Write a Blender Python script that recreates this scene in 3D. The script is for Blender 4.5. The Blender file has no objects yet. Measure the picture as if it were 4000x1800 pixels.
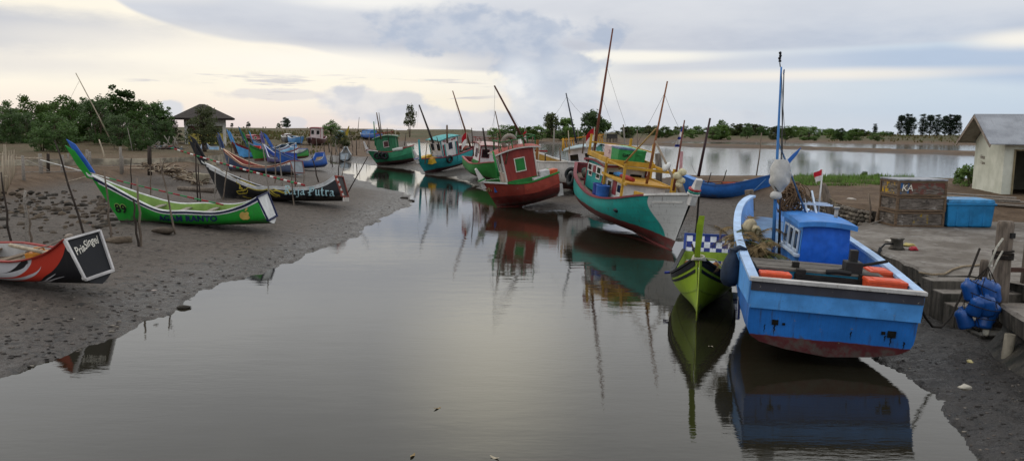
import bpy, bmesh, math, random
import numpy as np
from mathutils import Vector, Matrix, Euler
from mathutils import noise as mnoise
R = math.radians
rnd = random.Random(11)
SC = bpy.context.scene
COL = SC.collection
# ------------------------------------------------------------------ camera
CAMH = 4.2; F = 3004.0; PITCH = R(7.555); ROLL = R(0.49)
CAMM = Matrix.Translation((0, 0, CAMH)) @ Matrix.Rotation(R(90) - PITCH, 4, 'X') @ Matrix.Rotation(ROLL, 4, 'Z')
cd = bpy.data.cameras.new('camera'); cam = bpy.data.objects.new('camera', cd); COL.objects.link(cam)
cam.matrix_world = CAMM
cd.sensor_width = 36; cd.lens = 36 * F / 4000.0; cd.clip_start = 0.1; cd.clip_end = 20000
SC.camera = cam
# survey helpers: turn a sighting in the photo into a place in the world
def ray(u, v):
    return (CAMM.to_3x3() @ Vector(((u - 2000) / F, -(v - 900) / F, -1.0)))
def at(u, v, z=0.0):
    d = ray(u, v)
    if d.z > -1e-4: d.z = -1e-4
    t = (z - CAMH) / d.z
    return Vector((0, 0, CAMH)) + d * t
def atd(u, v, y):
    d = ray(u, v)
    return Vector((0, 0, CAMH)) + d * (y / d.y)
# ------------------------------------------------------------------ objects
def props(o, label=None, cat=None, group=None, kind=None):
    if label: o['label'] = label
    if cat: o['category'] = cat
    if group: o['group'] = group
    if kind: o['kind'] = kind
    return o
def thing(name, label, cat, M=None, group=None):
    o = bpy.data.objects.new(name, None); COL.objects.link(o)
    o.empty_display_size = 0.2
    if M is not None: o.matrix_world = M
    return props(o, label, cat, group)
def TRS(loc, yaw=0, pitch=0, roll=0):
    return Matrix.Translation(loc) @ Matrix.Rotation(yaw, 4, 'Z') @ Matrix.Rotation(pitch, 4, 'Y') @ Matrix.Rotation(roll, 4, 'X')
def copy_tree(o, M, label=None, group=None):
    c = o.copy(); COL.objects.link(c); c.matrix_world = M
    if label: c['label'] = label
    if group: c['group'] = group
    for ch in list(o.children):
        k = ch.copy(); COL.objects.link(k); k.parent = c
        for g in list(ch.children):
            kk = g.copy(); COL.objects.link(kk); kk.parent = k
    return c
class MB:
    def __init__(s): s.v = []; s.f = []; s.m = []; s.uv = {}; s.sm = []; s.M = Matrix.Identity(4); s.cur = 0; s.smooth = False
    def V(s, p):
        s.v.append(tuple(s.M @ Vector(p))); return len(s.v) - 1
    def Fc(s, idx, m=None, uv=None, sm=None):
        s.f.append(tuple(idx)); s.m.append(s.cur if m is None else m); s.sm.append(s.smooth if sm is None else sm)
        if uv: s.uv[len(s.f) - 1] = uv
    def box(s, c, d, rot=None, m=None, taper=1.0):
        c = Vector(c); hx, hy, hz = d[0] / 2, d[1] / 2, d[2] / 2
        Rm = rot if rot is not None else Matrix.Identity(3)
        i = []
        for sz in (-1, 1):
            k = taper if sz > 0 else 1
            for sx, sy in ((-1, -1), (1, -1), (1, 1), (-1, 1)):
                i.append(s.V(c + Rm @ Vector((sx * hx * k, sy * hy * k, sz * hz))))
        for q in ((3, 2, 1, 0), (4, 5, 6, 7), (0, 1, 5, 4), (1, 2, 6, 5), (2, 3, 7, 6), (3, 0, 4, 7)):
            s.Fc([i[k] for k in q], m, sm=False)
    def beam(s, a, b, w, h, up=(0, 0, 1), m=None):
        a = Vector(a); b = Vector(b); d = b - a; L = d.length
        if L < 1e-6: return
        x = d / L; z = Vector(up); y = z.cross(x)
        if y.length < 1e-3: y = Vector((0, 1, 0)).cross(x)
        y.normalize(); z = x.cross(y)
        s.box((a + b) / 2, (L, w, h), Matrix((x, y, z)).transposed(), m)
    def tube(s, pts, r, n=8, m=None, cap=True, smooth=True):
        pts = [Vector(p) for p in pts]
        rs = r if isinstance(r, (list, tuple)) else [r] * len(pts)
        rings = []; ref = None
        for i, p in enumerate(pts):
            d = (pts[min(i + 1, len(pts) - 1)] - pts[max(i - 1, 0)])
            if d.length < 1e-9: d = Vector((0, 0, 1))
            d.normalize()
            if ref is None:
                ref = Vector((1, 0, 0)) if abs(d.x) < .8 else Vector((0, 1, 0))
            a = ref - d * ref.dot(d)
            if a.length < 1e-4: a = d.orthogonal()
            a.normalize(); ref = a; b = d.cross(a)
            rings.append([s.V(p + (a * math.cos(t) + b * math.sin(t)) * rs[i]) for t in (2 * math.pi * k / n for k in range(n))])
        for i in range(len(rings) - 1):
            for k in range(n):
                s.Fc((rings[i][k], rings[i][(k + 1) % n], rings[i + 1][(k + 1) % n], rings[i + 1][k]), m, sm=smooth)
        if cap:
            s.Fc(rings[0][::-1], m, sm=False); s.Fc(rings[-1], m, sm=False)
    def ring(s, c, Rad, r, axis_M=None, n=20, k=8, m=None, arc=2 * math.pi, sq=1.0):
        c = Vector(c); A = axis_M if axis_M is not None else Matrix.Identity(3)
        rows = []
        for i in range(n):
            t = arc * i / (n if arc > 6.2 else n - 1); row = []
            for j in range(k):
                q = 2 * math.pi * j / k
                rr = Rad + r * math.cos(q)
                row.append(s.V(c + A @ Vector((rr * math.cos(t), rr * math.sin(t), r * sq * math.sin(q)))))
            rows.append(row)
        last = n if arc > 6.2 else n - 1
        for i in range(last):
            for j in range(k):
                s.Fc((rows[i][j], rows[(i + 1) % n][j], rows[(i + 1) % n][(j + 1) % k], rows[i][(j + 1) % k]), m, sm=True)
    def grid(s, rows, m=None, closed=False, uvs=None, smooth=True, flip=False):
        idx = [[s.V(p) for p in r] for r in rows]
        for i in range(len(idx) - 1):
            n = len(idx[i])
            for j in range(n if closed else n - 1):
                jj = (j + 1) % n
                q = (idx[i][j], idx[i + 1][j], idx[i + 1][jj], idx[i][jj])
                u = None
                if uvs: u = [uvs[i][j], uvs[i + 1][j], uvs[i + 1][jj], uvs[i][jj]]
                if flip:
                    q = q[::-1]; u = u[::-1] if u else None
                s.Fc(q, m, u, sm=smooth)
        return idx
    def prism(s, poly, axis, t, m=None, mside=None):
        """poly: list of 3d pts; extruded by vector axis*t"""
        ax = Vector(axis) * t
        a = [s.V(p) for p in poly]; b = [s.V(Vector(p) + ax) for p in poly]
        n = len(poly)
        s.Fc(a[::-1], m, sm=False); s.Fc(b, m, sm=False)
        for i in range(n): s.Fc((a[i], a[(i + 1) % n], b[(i + 1) % n], b[i]), m if mside is None else mside, sm=False)
    def blob(s, c, rad, seed=0, amp=.25, sub=2, m=None, fr=1.2, smooth=True, flat=None):
        bm = bmesh.new(); bmesh.ops.create_icosphere(bm, subdivisions=sub, radius=1)
        rad = Vector((rad, rad, rad)) if not isinstance(rad, (tuple, list, Vector)) else Vector(rad)
        o = Vector((seed * 3.17, seed * 1.3, seed * .7)); base = len(s.v)
        for v in bm.verts:
            k = 1 + amp * mnoise.noise(v.co * fr + o)
            p = v.co * k
            if flat is not None and p.z < flat: p.z = flat
            s.V(Vector(c) + Vector((p.x * rad.x, p.y * rad.y, p.z * rad.z)))
        for f in bm.faces: s.Fc([base + v.index for v in f.verts], m, sm=smooth)
        bm.free()
    def lathe(s, c, prof, n=16, m=None, A=None):
        A = A if A is not None else Matrix.Identity(3); c = Vector(c)
        rows = []
        for r, z in prof:
            rows.append([c + A @ Vector((r * math.cos(2 * math.pi * k / n), r * math.sin(2 * math.pi * k / n), z)) for k in range(n)])
        idx = [[s.V(p) for p in r] for r in rows]
        for i in range(len(idx) - 1):
            for k in range(n): s.Fc((idx[i][k], idx[i][(k + 1) % n], idx[i + 1][(k + 1) % n], idx[i + 1][k]), m, sm=True)
        s.Fc(idx[0][::-1], m, sm=False); s.Fc(idx[-1], m, sm=False)
    def build(s, name, mats, parent=None, bevel=0, M=None, wn=False, sub=0):
        me = bpy.data.meshes.new(name); me.from_pydata(s.v, [], s.f)
        if not isinstance(mats, (list, tuple)): mats = [mats]
        for m in mats: me.materials.append(m)
        me.polygons.foreach_set('material_index', s.m)
        me.polygons.foreach_set('use_smooth', s.sm)
        if s.uv:
            l = me.uv_layers.new(name='UVMap')
            for pi, u in s.uv.items():
                ls = me.polygons[pi].loop_start
                for k, q in enumerate(u): l.data[ls + k].uv = q
        me.update()
        o = bpy.data.objects.new(name, me); COL.objects.link(o)
        if M is not None: o.matrix_world = M
        if parent is not None: o.parent = parent
        if bevel:
            b = o.modifiers.new('bevel', 'BEVEL'); b.width = bevel; b.segments = 2; b.limit_method = 'ANGLE'; b.angle_limit = R(40)
        return o
# ------------------------------------------------------------------ node materials
def hexc(h):
    h = h.lstrip('#'); c = [int(h[i:i + 2], 16) / 255 for i in (0, 2, 4)]
    return tuple(x / 12.92 if x <= .04045 else ((x + .055) / 1.055) ** 2.4 for x in c)
class NT:
    def __init__(s, name, world=None):
        if world is None:
            s.mat = bpy.data.materials.new(name); s.mat.use_nodes = True; s.t = s.mat.node_tree
        else: s.t = world.node_tree
        s.t.nodes.clear(); s.L = s.t.links
    def n(s, typ, **kw):
        x = s.t.nodes.new(typ)
        for k, v in kw.items(): setattr(x, k, v)
        return x
    def put(s, sock, v):
        if isinstance(v, bpy.types.NodeSocket): s.L.new(v, sock)
        elif v is not None:
            if sock.type == 'RGBA' and len(v) == 3: v = (*v, 1)
            sock.default_value = v
    def math(s, op, a, b=None, c=None, clamp=False):
        x = s.n('ShaderNodeMath', operation=op, use_clamp=clamp)
        s.put(x.inputs[0], a)
        if b is not None: s.put(x.inputs[1], b)
        if c is not None: s.put(x.inputs[2], c)
        return x.outputs[0]
    def vmath(s, op, a, b=None):
        x = s.n('ShaderNodeVectorMath', operation=op); s.put(x.inputs[0], a)
        if b is not None: s.put(x.inputs[1], b)
        return x.outputs['Value'] if op in ('LENGTH', 'DOT_PRODUCT') else x.outputs[0]
    def mix(s, f, a, b, typ='MIX'):
        x = s.n('ShaderNodeMix', data_type='RGBA', blend_type=typ); x.clamp_factor = True
        s.put(x.inputs[0], f); s.put(x.inputs[6], a); s.put(x.inputs[7], b); return x.outputs[2]
    def sstep(s, x, a, b, lo=0.0, hi=1.0):
        y = s.n('ShaderNodeMapRange', interpolation_type='SMOOTHSTEP')
        s.put(y.inputs[0], x); s.put(y.inputs[1], a); s.put(y.inputs[2], b); y.inputs[3].default_value = lo; y.inputs[4].default_value = hi
        return y.outputs[0]
    def noise(s, vec, scale, detail=4, rough=.55, dist=0.0, col=False):
        x = s.n('ShaderNodeTexNoise'); s.put(x.inputs['Vector'], vec); x.inputs['Scale'].default_value = scale
        x.inputs['Detail'].default_value = detail; x.inputs['Roughness'].default_value = rough; x.inputs['Distortion'].default_value = dist
        return x.outputs['Color' if col else 0]
    def voro(s, vec, scale, feature='F1', out='Distance'):
        x = s.n('ShaderNodeTexVoronoi', feature=feature); s.put(x.inputs['Vector'], vec); x.inputs['Scale'].default_value = scale
        return x.outputs[out]
    def mapv(s, vec, sc=(1, 1, 1), loc=(0, 0, 0), rot=(0, 0, 0)):
        x = s.n('ShaderNodeMapping'); s.put(x.inputs[0], vec); x.inputs[1].default_value = loc; x.inputs[2].default_value = rot; x.inputs[3].default_value = sc
        return x.outputs[0]
    def obj(s): return s.n('ShaderNodeTexCoord').outputs['Object']
    def uv(s): return s.n('ShaderNodeTexCoord').outputs['UV']
    def xyz(s, v):
        x = s.n('ShaderNodeSeparateXYZ'); s.put(x.inputs[0], v); return x.outputs
    def bump(s, h, strength=.3, dist=.02, normal=None):
        x = s.n('ShaderNodeBump'); s.put(x.inputs['Height'], h); x.inputs['Strength'].default_value = strength; x.inputs['Distance'].default_value = dist
        if normal is not None: s.put(x.inputs['Normal'], normal)
        return x.outputs[0]
    def out(s, color, rough=.6, spec=.3, metal=0.0, normal=None, trans=0, ior=None, coat=0):
        p = s.n('ShaderNodeBsdfPrincipled'); o = s.n('ShaderNodeOutputMaterial')
        s.put(p.inputs['Base Color'], color); s.put(p.inputs['Roughness'], rough); s.put(p.inputs['Metallic'], metal)
        s.put(p.inputs['Specular IOR Level'], spec)
        if ior: p.inputs['IOR'].default_value = ior
        if trans: p.inputs['Transmission Weight'].default_value = trans
        if normal is not None: s.put(p.inputs['Normal'], normal)
        s.L.new(p.outputs[0], o.inputs[0]); return s.mat
_pc = {}
def paint(hx, rough=.5, wear=.35, dirt=(.05, .042, .035), grain=(1, 1, 1), bump=.12, chip=0.0, chipc=(.25, .22, .18), name='paint', spec=.3):
    """weathered oil paint on wood"""
    key = (hx if isinstance(hx, str) else tuple(hx), rough, wear, dirt, grain, bump, chip, name)
    if key in _pc: return _pc[key]
    c = hexc(hx) if isinstance(hx, str) else hx
    t = NT(name); o = t.obj(); rd = t.n('ShaderNodeObjectInfo').outputs['Random']
    vv = t.vmath('ADD', o, t.n('ShaderNodeObjectInfo').outputs['Location'])
    n1 = t.noise(t.mapv(vv, grain), 2.2, 5, .6); n2 = t.noise(t.mapv(vv, (7, 7, .8)), 1.6, 5, .65); n3 = t.noise(vv, 30, 3, .6)
    base = t.mix(t.sstep(n1, .3, .75), tuple(x * .72 for x in c), tuple(min(1, x * 1.12) for x in c))
    base = t.mix(t.math('MULTIPLY', t.sstep(n2, .56, .78), wear), base, dirt)
    base = t.mix(t.math('MULTIPLY', t.sstep(n3, .6, .78), wear * .7), base, tuple(x * .5 for x in dirt))
    if chip:
        n4 = t.noise(vv, 9, 6, .7)
        base = t.mix(t.sstep(n4, .74 - chip * .25, .76 - chip * .25), base, chipc)
    h = t.math('ADD', t.math('MULTIPLY', n3, .4), n2)
    _pc[key] = t.out(base, t.math('ADD', rough, t.math('MULTIPLY', n1, .2)), spec, normal=t.bump(h, bump, .02))
    return _pc[key]
def plain(hx, rough=.6, spec=.3, var=.3, scale=6, bump=.15, metal=0.0, name='surface', stretch=(1, 1, 1), dark=None, bd=.02):
    key = ('p', hx if isinstance(hx, str) else tuple(hx), rough, spec, var, scale, bump, metal, name, stretch, dark)
    if key in _pc: return _pc[key]
    c = hexc(hx) if isinstance(hx, str) else hx
    t = NT(name); o = t.vmath('ADD', t.obj(), t.n('ShaderNodeObjectInfo').outputs['Location'])
    n1 = t.noise(t.mapv(o, stretch), scale, 6, .62); n2 = t.noise(o, scale * .23, 3, .5)
    d = dark if dark else tuple(x * (1 - var) for x in c)
    base = t.mix(t.sstep(n1, .32, .68), d, tuple(min(1, x * (1 + var * .4)) for x in c))
    base = t.mix(t.math('MULTIPLY', t.sstep(n2, .5, .75), var), base, tuple(x * .45 for x in c))
    _pc[key] = t.out(base, rough, spec, metal, t.bump(n1, bump, bd)); return _pc[key]

def _mnode(op, a, b):
    src = a if isinstance(a, bpy.types.NodeSocket) else b
    tr = src.id_data; x = tr.nodes.new('ShaderNodeMath'); x.operation = op
    for k, v in enumerate((a, b)):
        if isinstance(v, bpy.types.NodeSocket): tr.links.new(v, x.inputs[k])
        else: x.inputs[k].default_value = v
    return x.outputs[0]
def mul(*a):
    x = a[0]
    for b in a[1:]: x = _mnode('MULTIPLY', x, b)
    return x
def inv(a): return _mnode('SUBTRACT', 1.0, a)
# ------------------------------------------------------------------ sky and light
SUN_AZ = R(-60); SUN_EL = R(52)
w = bpy.data.worlds.new('World'); SC.world = w; w.use_nodes = True
t = NT('', world=w)
g = t.n('ShaderNodeTexCoord').outputs['Generated']
X, Y, Z = t.xyz(t.vmath('NORMALIZE', g))
hyp = t.math('SQRT', t.math('ADD', t.math('MULTIPLY', X, X), t.math('MULTIPLY', Y, Y)))
E = t.math('DIVIDE', Z, hyp)                                   # tan elevation
AZ = t.math('ARCTAN2', X, Y)                                   # 0 = +Y, + to the right
cz = t.n('ShaderNodeCombineXYZ'); t.put(cz.inputs[0], AZ); t.put(cz.inputs[1], E)
AE = cz.outputs[0]
def AZn(u): return math.atan((u - 1288) / 1935.0)
def ELn(v, u=1288): return (322 + (u - 1288) * .0086 - v) / 1935.0
fine = t.noise(t.mapv(AE, (4, 14, 1)), 1.6, 7, .6)             # streaky cloud texture
fine2 = t.noise(t.mapv(AE, (13, 20, 1)), 1.5, 8, .54, .15)           # lumpy cloud texture
big = t.noise(t.mapv(AE, (1.6, 5, 1)), 1.5, 4, .5)
fN = t.math('SUBTRACT', fine, .5); fN2 = t.math('SUBTRACT', fine2, .5); bN = t.math('SUBTRACT', big, .5)
def fcurve(pts):
    """piecewise function of azimuth: pts = [(u_px, v_px)...] -> elevation socket"""
    fc = t.n('ShaderNodeFloatCurve'); c = fc.mapping.curves[0]
    xs = [(AZn(u) + .7) / 1.4 for u, v in pts]; ys = [ELn(v, u) + .1 for u, v in pts]
    while len(c.points) < len(pts): c.points.new(.5, .5)
    for p, x, y in zip(c.points, xs, ys): p.location = (x, y); p.handle_type = 'AUTO'
    fc.mapping.extend = 'HORIZONTAL'; fc.mapping.update()
    t.put(fc.inputs['Value'], t.math('DIVIDE', t.math('ADD', AZ, .7), 1.4))
    return t.math('SUBTRACT', fc.outputs[0], .1)
def above(pts, soft, noi, amp):
    d = t.math('SUBTRACT', E, fcurve(pts)); d = t.math('ADD', d, t.math('MULTIPLY', noi, amp)) if amp else d
    return t.sstep(d, -soft, soft)
def azr(u0, u1): return t.sstep(AZ, AZn(u0), AZn(u1))
def blobm(u, v, ru, rv, soft=.5, noi=None, amp=0):
    a = t.math('DIVIDE', t.math('SUBTRACT', AZ, AZn(u)), ru / 1935.0); b = t.math('DIVIDE', t.math('SUBTRACT', E, ELn(v, u)), rv / 1935.0)
    r = t.math('SQRT', t.math('ADD', t.math('MULTIPLY', a, a), t.math('MULTIPLY', b, b)))
    if noi is not None: r = t.math('ADD', r, t.math('MULTIPLY', noi, amp))
    return t.sstep(r, 1 + soft, 1 - soft)
cream = (1.06, .98, .82); peach = (.95, .82, .72); lav = (.60, .62, .68); blueg = (.46, .55, .67); pale = (.72, .74, .78)
# clear-to-milky base, left warm, right cool
low = t.mix(azr(500, 1900), peach, (.60, .66, .74)); low = t.mix(azr(1700, 2500), low, (.52, .63, .76))
mid = t.mix(azr(900, 1900), cream, (.72, .75, .79)); mid = t.mix(azr(1700, 2500), mid, (.60, .70, .80))
c = t.mix(t.sstep(E, .005, .055), low, mid)
c = t.mix(mul(t.sstep(E, .02, .0), azr(1200, 300)), c, (.82, .70, .68))
# high deck: a grey wedge over the bright gap on the left, running to the right
wedge = above([(-300, 10), (230, 10), (380, 72), (580, 116), (750, 130), (960, 165), (1180, 182), (1290, 178), (1450, 138), (1700, 140), (2000, 142), (2400, 140), (2900, 150)], .0035, fN, .007)
deckc = t.mix(t.sstep(t.math('ADD', bN, t.math('MULTIPLY', fN, .6)), -.22, .25), (.49, .52, .61), (.66, .68, .73)); deckc = t.mix(mul(azr(1500, 2300), .8), deckc, t.mix(t.sstep(fN, -.25, .25), (.47, .55, .69), (.60, .66, .75)))
deckc = t.mix(mul(t.sstep(E, .10, .15), .6), deckc, (.74, .76, .80))
c = t.mix(wedge, c, deckc)
c = t.mix(mul(blobm(930, 12, 210, 28, .6, fN, 1.5), .9), c, (.97, .95, .90))
c = t.mix(mul(blobm(60, 12, 330, 30, .6, fN, 1.2), .85), c, (.98, .93, .84))
c = t.mix(mul(blobm(1330, 75, 120, 26, .8, fN, 1.8), .5), c, (.90, .90, .90))
# left mid grey bands
c = t.mix(mul(blobm(60, 115, 330, 38, .6, fN, 1.8), .95), c, (.50, .53, .61))
c = t.mix(mul(blobm(90, 185, 260, 26, .8, fN, 2.0), .5), c, (.70, .68, .70))
# bright core of the gap
c = t.mix(mul(blobm(820, 165, 330, 30, .8, fN, .8), .95), c, (1.05, .99, .88))
c = t.mix(mul(blobm(330, 130, 260, 34, .9, fN, 1.0), .6), c, (1.05, .97, .84))
# right bands
b1 = mul(above([(1200, 200), (1700, 196), (2000, 186), (2250, 200), (2500, 226), (2900, 250)], .009, fN, .004), inv(above([(1200, 160), (1500, 165), (1800, 158), (2100, 150), (2900, 150)], .006, fN, .008)), azr(1480, 1640))
c = t.mix(mul(b1, .9), c, t.mix(azr(1650, 2350), (.66, .68, .73), (.44, .55, .72)))
c = t.mix(mul(blobm(1590, 149, 170, 13, .7, fN, .8), .95), c, (1.0, .96, .86))
c = t.mix(mul(blobm(2010, 200, 330, 12, .8, fN, .5), .85), c, (.95, .89, .80))
c = t.mix(mul(blobm(2540, 142, 90, 17, .8, fN, .8), .9), c, (1.0, .95, .85))
c = t.mix(mul(blobm(2480, 60, 260, 34, .9, fN, 1.2), .35), c, (.72, .75, .80))
# towering cumulus in the middle
puff = t.sstep(fine2, .36, .64)
dkc = t.mix(puff, (.43, .50, .63), (.60, .64, .72))
c = t.mix(mul(blobm(1235, 95, 250, 52, .28, fN2, 2.6), .9), c, dkc)
c = t.mix(mul(blobm(1120, 60, 130, 30, .6, fN2, 2.8), .55), c, dkc)
c = t.mix(mul(blobm(1370, 165, 120, 62, .25, fN2, 2.2), .9), c, dkc)
c = t.mix(mul(blobm(1420, 235, 95, 85, .22, fN2, 2.0), .7), c, t.mix(puff, (.55, .61, .71), (.66, .70, .77)))
c = t.mix(mul(blobm(1302, 212, 44, 56, .5, fN2, 3.0), .8), c, t.mix(puff, (.72, .76, .82), (.88, .89, .91)))
c = t.mix(mul(blobm(1335, 275, 85, 48, .45, fN2, 2.6), .75), c, t.mix(puff, (.60, .64, .72), (.73, .76, .81)))
c = t.mix(mul(blobm(1262, 262, 18, 26, .6, fN2, 1.8), .7), c, (1.0, .88, .72))
c = t.mix(mul(blobm(1090, 262, 150, 26, .8, fN, .9), .8), c, (1.0, .91, .74))
# bank of cloud low down, left of the tower
def bankof(u, v, ru, rv, a, col): 
    global c
    c = t.mix(mul(blobm(u, v, ru, rv, .22, fN2, 2.0), a), c, col)
bkc = t.mix(puff, (.60, .62, .69), (.76, .75, .77))
bankof(940, 265, 130, 40, .75, bkc); bankof(1060, 292, 130, 26, .8, bkc); bankof(1190, 300, 110, 22, .8, bkc); bankof(860, 246, 60, 22, .55, bkc)
bankof(435, 278, 28, 22, .8, (.66, .70, .77)); bankof(745, 306, 28, 14, .7, (.70, .70, .74)); bankof(700, 242, 130, 13, .5, (.66, .64, .68)); bankof(1530, 292, 150, 36, .55, bkc); bankof(1750, 300, 160, 30, .4, bkc)
c = t.mix(mul(t.sstep(E, .030, .004), azr(1250, 1500), .55), c, (.66, .70, .76))
# thin dark wisps
w1 = t.noise(t.mapv(AE, (6, 75, 1), (0, 0, 3)), 1.5, 5, .55)
wm = mul(t.sstep(w1, .60, .70), t.sstep(E, .012, .03), t.sstep(E, .078, .05), azr(300, 420), azr(1300, 1150))
c = t.mix(mul(wm, .75), c, (.55, .54, .60))
# general streak
c = t.mix(t.sstep(fN, -.25, .3, 0, .16), c, (.78, .79, .82))
c = t.mix(t.sstep(fN, .05, -.28, 0, .14), c, (.55, .58, .64))
# overhead: grey stratus, with the brighter spot over the hidden sun, clearer behind the viewer
hi = t.mix(t.sstep(t.noise(t.mapv(g, (1, 1, 2)), 2.4, 5, .55), .3, .7), (1.02, 1.03, 1.04), (1.2, 1.2, 1.18))
spot = mul(blobm(1240, -330, 170, 230, .95, fN, .6), 1.0)
hi = t.mix(mul(spot, .8), hi, (2.1, 2.0, 1.7))
hi = t.mix(t.sstep(Z, .5, .9), hi, (1.0, 1.02, 1.06))
hi = t.mix(t.sstep(Y, .25, -.45), hi, (.95, 1.0, 1.08))
c = t.mix(t.sstep(E, .14, .26), c, hi)
c = t.mix(t.sstep(Z, 0, -.08), c, (.10, .10, .10))
sk = t.n('ShaderNodeTexSky'); sk.sky_type = 'NISHITA'; sk.sun_disc = False; sk.sun_elevation = SUN_EL; sk.sun_rotation = SUN_AZ
sc10 = t.vmath('MULTIPLY', c, (10.0, 10.0, 10.0))
fin = t.mix(.97, sk.outputs[0], sc10)
bg = t.n('ShaderNodeBackground'); t.put(bg.inputs[0], fin); bg.inputs[1].default_value = 0.1
ow = t.n('ShaderNodeOutputWorld'); t.L.new(bg.outputs[0], ow.inputs[0])
sl = bpy.data.lights.new('sun', 'SUN'); sl.energy = .5; sl.angle = R(25); sl.color = (1, .9, .75)
so = bpy.data.objects.new('sun', sl); COL.objects.link(so)
sd = Vector((math.sin(SUN_AZ) * math.cos(SUN_EL), math.cos(SUN_AZ) * math.cos(SUN_EL), math.sin(SUN_EL)))
so.rotation_euler = sd.to_track_quat('Z', 'Y').to_euler()
SC.view_settings.view_transform = 'Standard'; SC.view_settings.look = 'None'; SC.view_settings.exposure = 0; SC.view_settings.gamma = 1
# ------------------------------------------------------------------ ground and water
def W(pts, z=0.0): return [tuple(at(u, v, z)[:2]) for u, v in pts]
channel = W([(0, 1490), (60, 1462), (120, 1446), (200, 1420), (300, 1378), (420, 1325), (470, 1312), (560, 1250), (640, 1226), (715, 1195), (790, 1152), (870, 1118), (960, 1082), (1070, 1043), (1160, 1012), (1240, 978), (1330, 946), (1400, 916), (1450, 890), (1490, 862), (1540, 830), (1576, 807), (1607, 784), (1600, 770), (1560, 752), (1515, 742), (1440, 722), (1370, 692), (1320, 662), (1290, 646), (1240, 630), (1215, 622),
    (1260, 614), (1330, 624), (1430, 642), (1480, 650), (1560, 656), (1640, 668), (1700, 686), (1780, 686), (1850, 712), (1930, 756), (1985, 800), (2060, 822), (2140, 824), (2190, 820), (2215, 828), (2260, 838), (2300, 858), (2383, 880), (2420, 876), (2500, 896), (2620, 938), (2760, 945), (2870, 950), (2960, 1010), (3100, 1120), (3300, 1300), (3400, 1380), (3460, 1420), (3513, 1438), (3548, 1468), (3610, 1505), (3664, 1535), (3668, 1580), (3686, 1623), (3733, 1658), (3776, 1740), (3830, 1800)])
channel += [(6.2, 6.0), (7, -30), (-16, -30), (-9.5, 4)]
pond_main = W([(1585, 592), (1590, 558), (1800, 559), (2000, 560), (2300, 562), (2463, 566), (2766, 576), (3092, 582), (3250, 588), (3464, 597), (3800, 608), (4300, 622)]) + W([(4300, 735), (3800, 716), (3500, 714), (3200, 712), (2950, 708), (2700, 706), (2560, 694), (2480, 672), (2300, 650), (2000, 625), (1700, 606)], .75)
pond_far = W([(2600, 559), (2766, 560), (2900, 563), (3092, 569), (3300, 575), (3500, 580), (3800, 588), (4300, 602)], .42) + W([(4300, 578), (3800, 567), (3500, 564), (3200, 560), (2900, 554), (2650, 551)])
pond_slit = W([(1585, 544), (1800, 543), (2050, 541), (2050, 536), (1800, 537), (1600, 538)])
pond_slit2 = W([(1580, 533), (1700, 533.5), (1950, 534), (1950, 530), (1580, 528.5)])
mudedge = W([(-600, 830), (-200, 800), (0, 765), (120, 750), (230, 715), (330, 700), (380, 735), (420, 760), (470, 720), (540, 690), (640, 676), (760, 672), (830, 640), (900, 610), (980, 590), (1100, 586), (1250, 592), (1345, 596), (1420, 600), (1470, 596), (1545, 592)], .9)
mudedge += [(-20, 400), (-200, 400), (-200, 30)]
rland = [(tuple(at(1590, 600, .9)[:2])), tuple(at(2000, 632, .9)[:2]), tuple(at(2300, 660, .9)[:2]), tuple(at(2480, 685, .9)[:2]), tuple(at(2620, 718, .9)[:2]), tuple(at(2800, 742, .9)[:2]), tuple(at(3060, 752, 1.2)[:2]), (12.9, 35.0), (12.8, 31), (12.9, 27.2), (12.9, 25.0), (12.0, 23.4), (12.0, 17), (12.2, 14.2), (11.2, 12.8), (10.6, 9.0), (10.2, 0), (10, -30), (300, -30), (600, 300), (0, 420)]
def segd(P, poly):
    """signed distance of points to polygon, + inside"""
    A = np.array(poly, float); B = np.roll(A, -1, 0)
    best = np.full(len(P), 1e18); ins = np.zeros(len(P), bool)
    x, y = P[:, 0], P[:, 1]
    for a, b in zip(A, B):
        d = b - a; l2 = max(d @ d, 1e-12)
        tt = np.clip(((x - a[0]) * d[0] + (y - a[1]) * d[1]) / l2, 0, 1)
        dx = x - a[0] - tt * d[0]; dy = y - a[1] - tt * d[1]
        best = np.minimum(best, dx * dx + dy * dy)
        if abs(b[1] - a[1]) > 1e-12:
            cnd = ((a[1] > y) != (b[1] > y)) & (x < (b[0] - a[0]) * (y - a[1]) / (b[1] - a[1]) + a[0])
            ins ^= cnd
    r = np.sqrt(best); return np.where(ins, r, -r)
def sst(x, a, b):
    q = np.clip((x - a) / (b - a), 0, 1); return q * q * (3 - 2 * q)
_rs = np.random.RandomState(5)
_ws = [(_rs.uniform(-1, 1, 2) * f, _rs.uniform(0, 6.28), a) for f, a in ((.35, .5), (.5, .5), (.9, .35), (1.3, .3), (2.1, .2), (2.9, .18), (4.3, .12), (6.1, .1))for _ in range(3)]
def wob(P, s=1.0, lo=0, hi=24):
    r = np.zeros(len(P))
    for k, ph, a in _ws[lo:hi]: r += a * np.sin(P[:, 0] * k[0] * s + P[:, 1] * k[1] * s + ph)
    return r / 3
_md = tuple(at(700, 575, 1.0)[:2])
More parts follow.
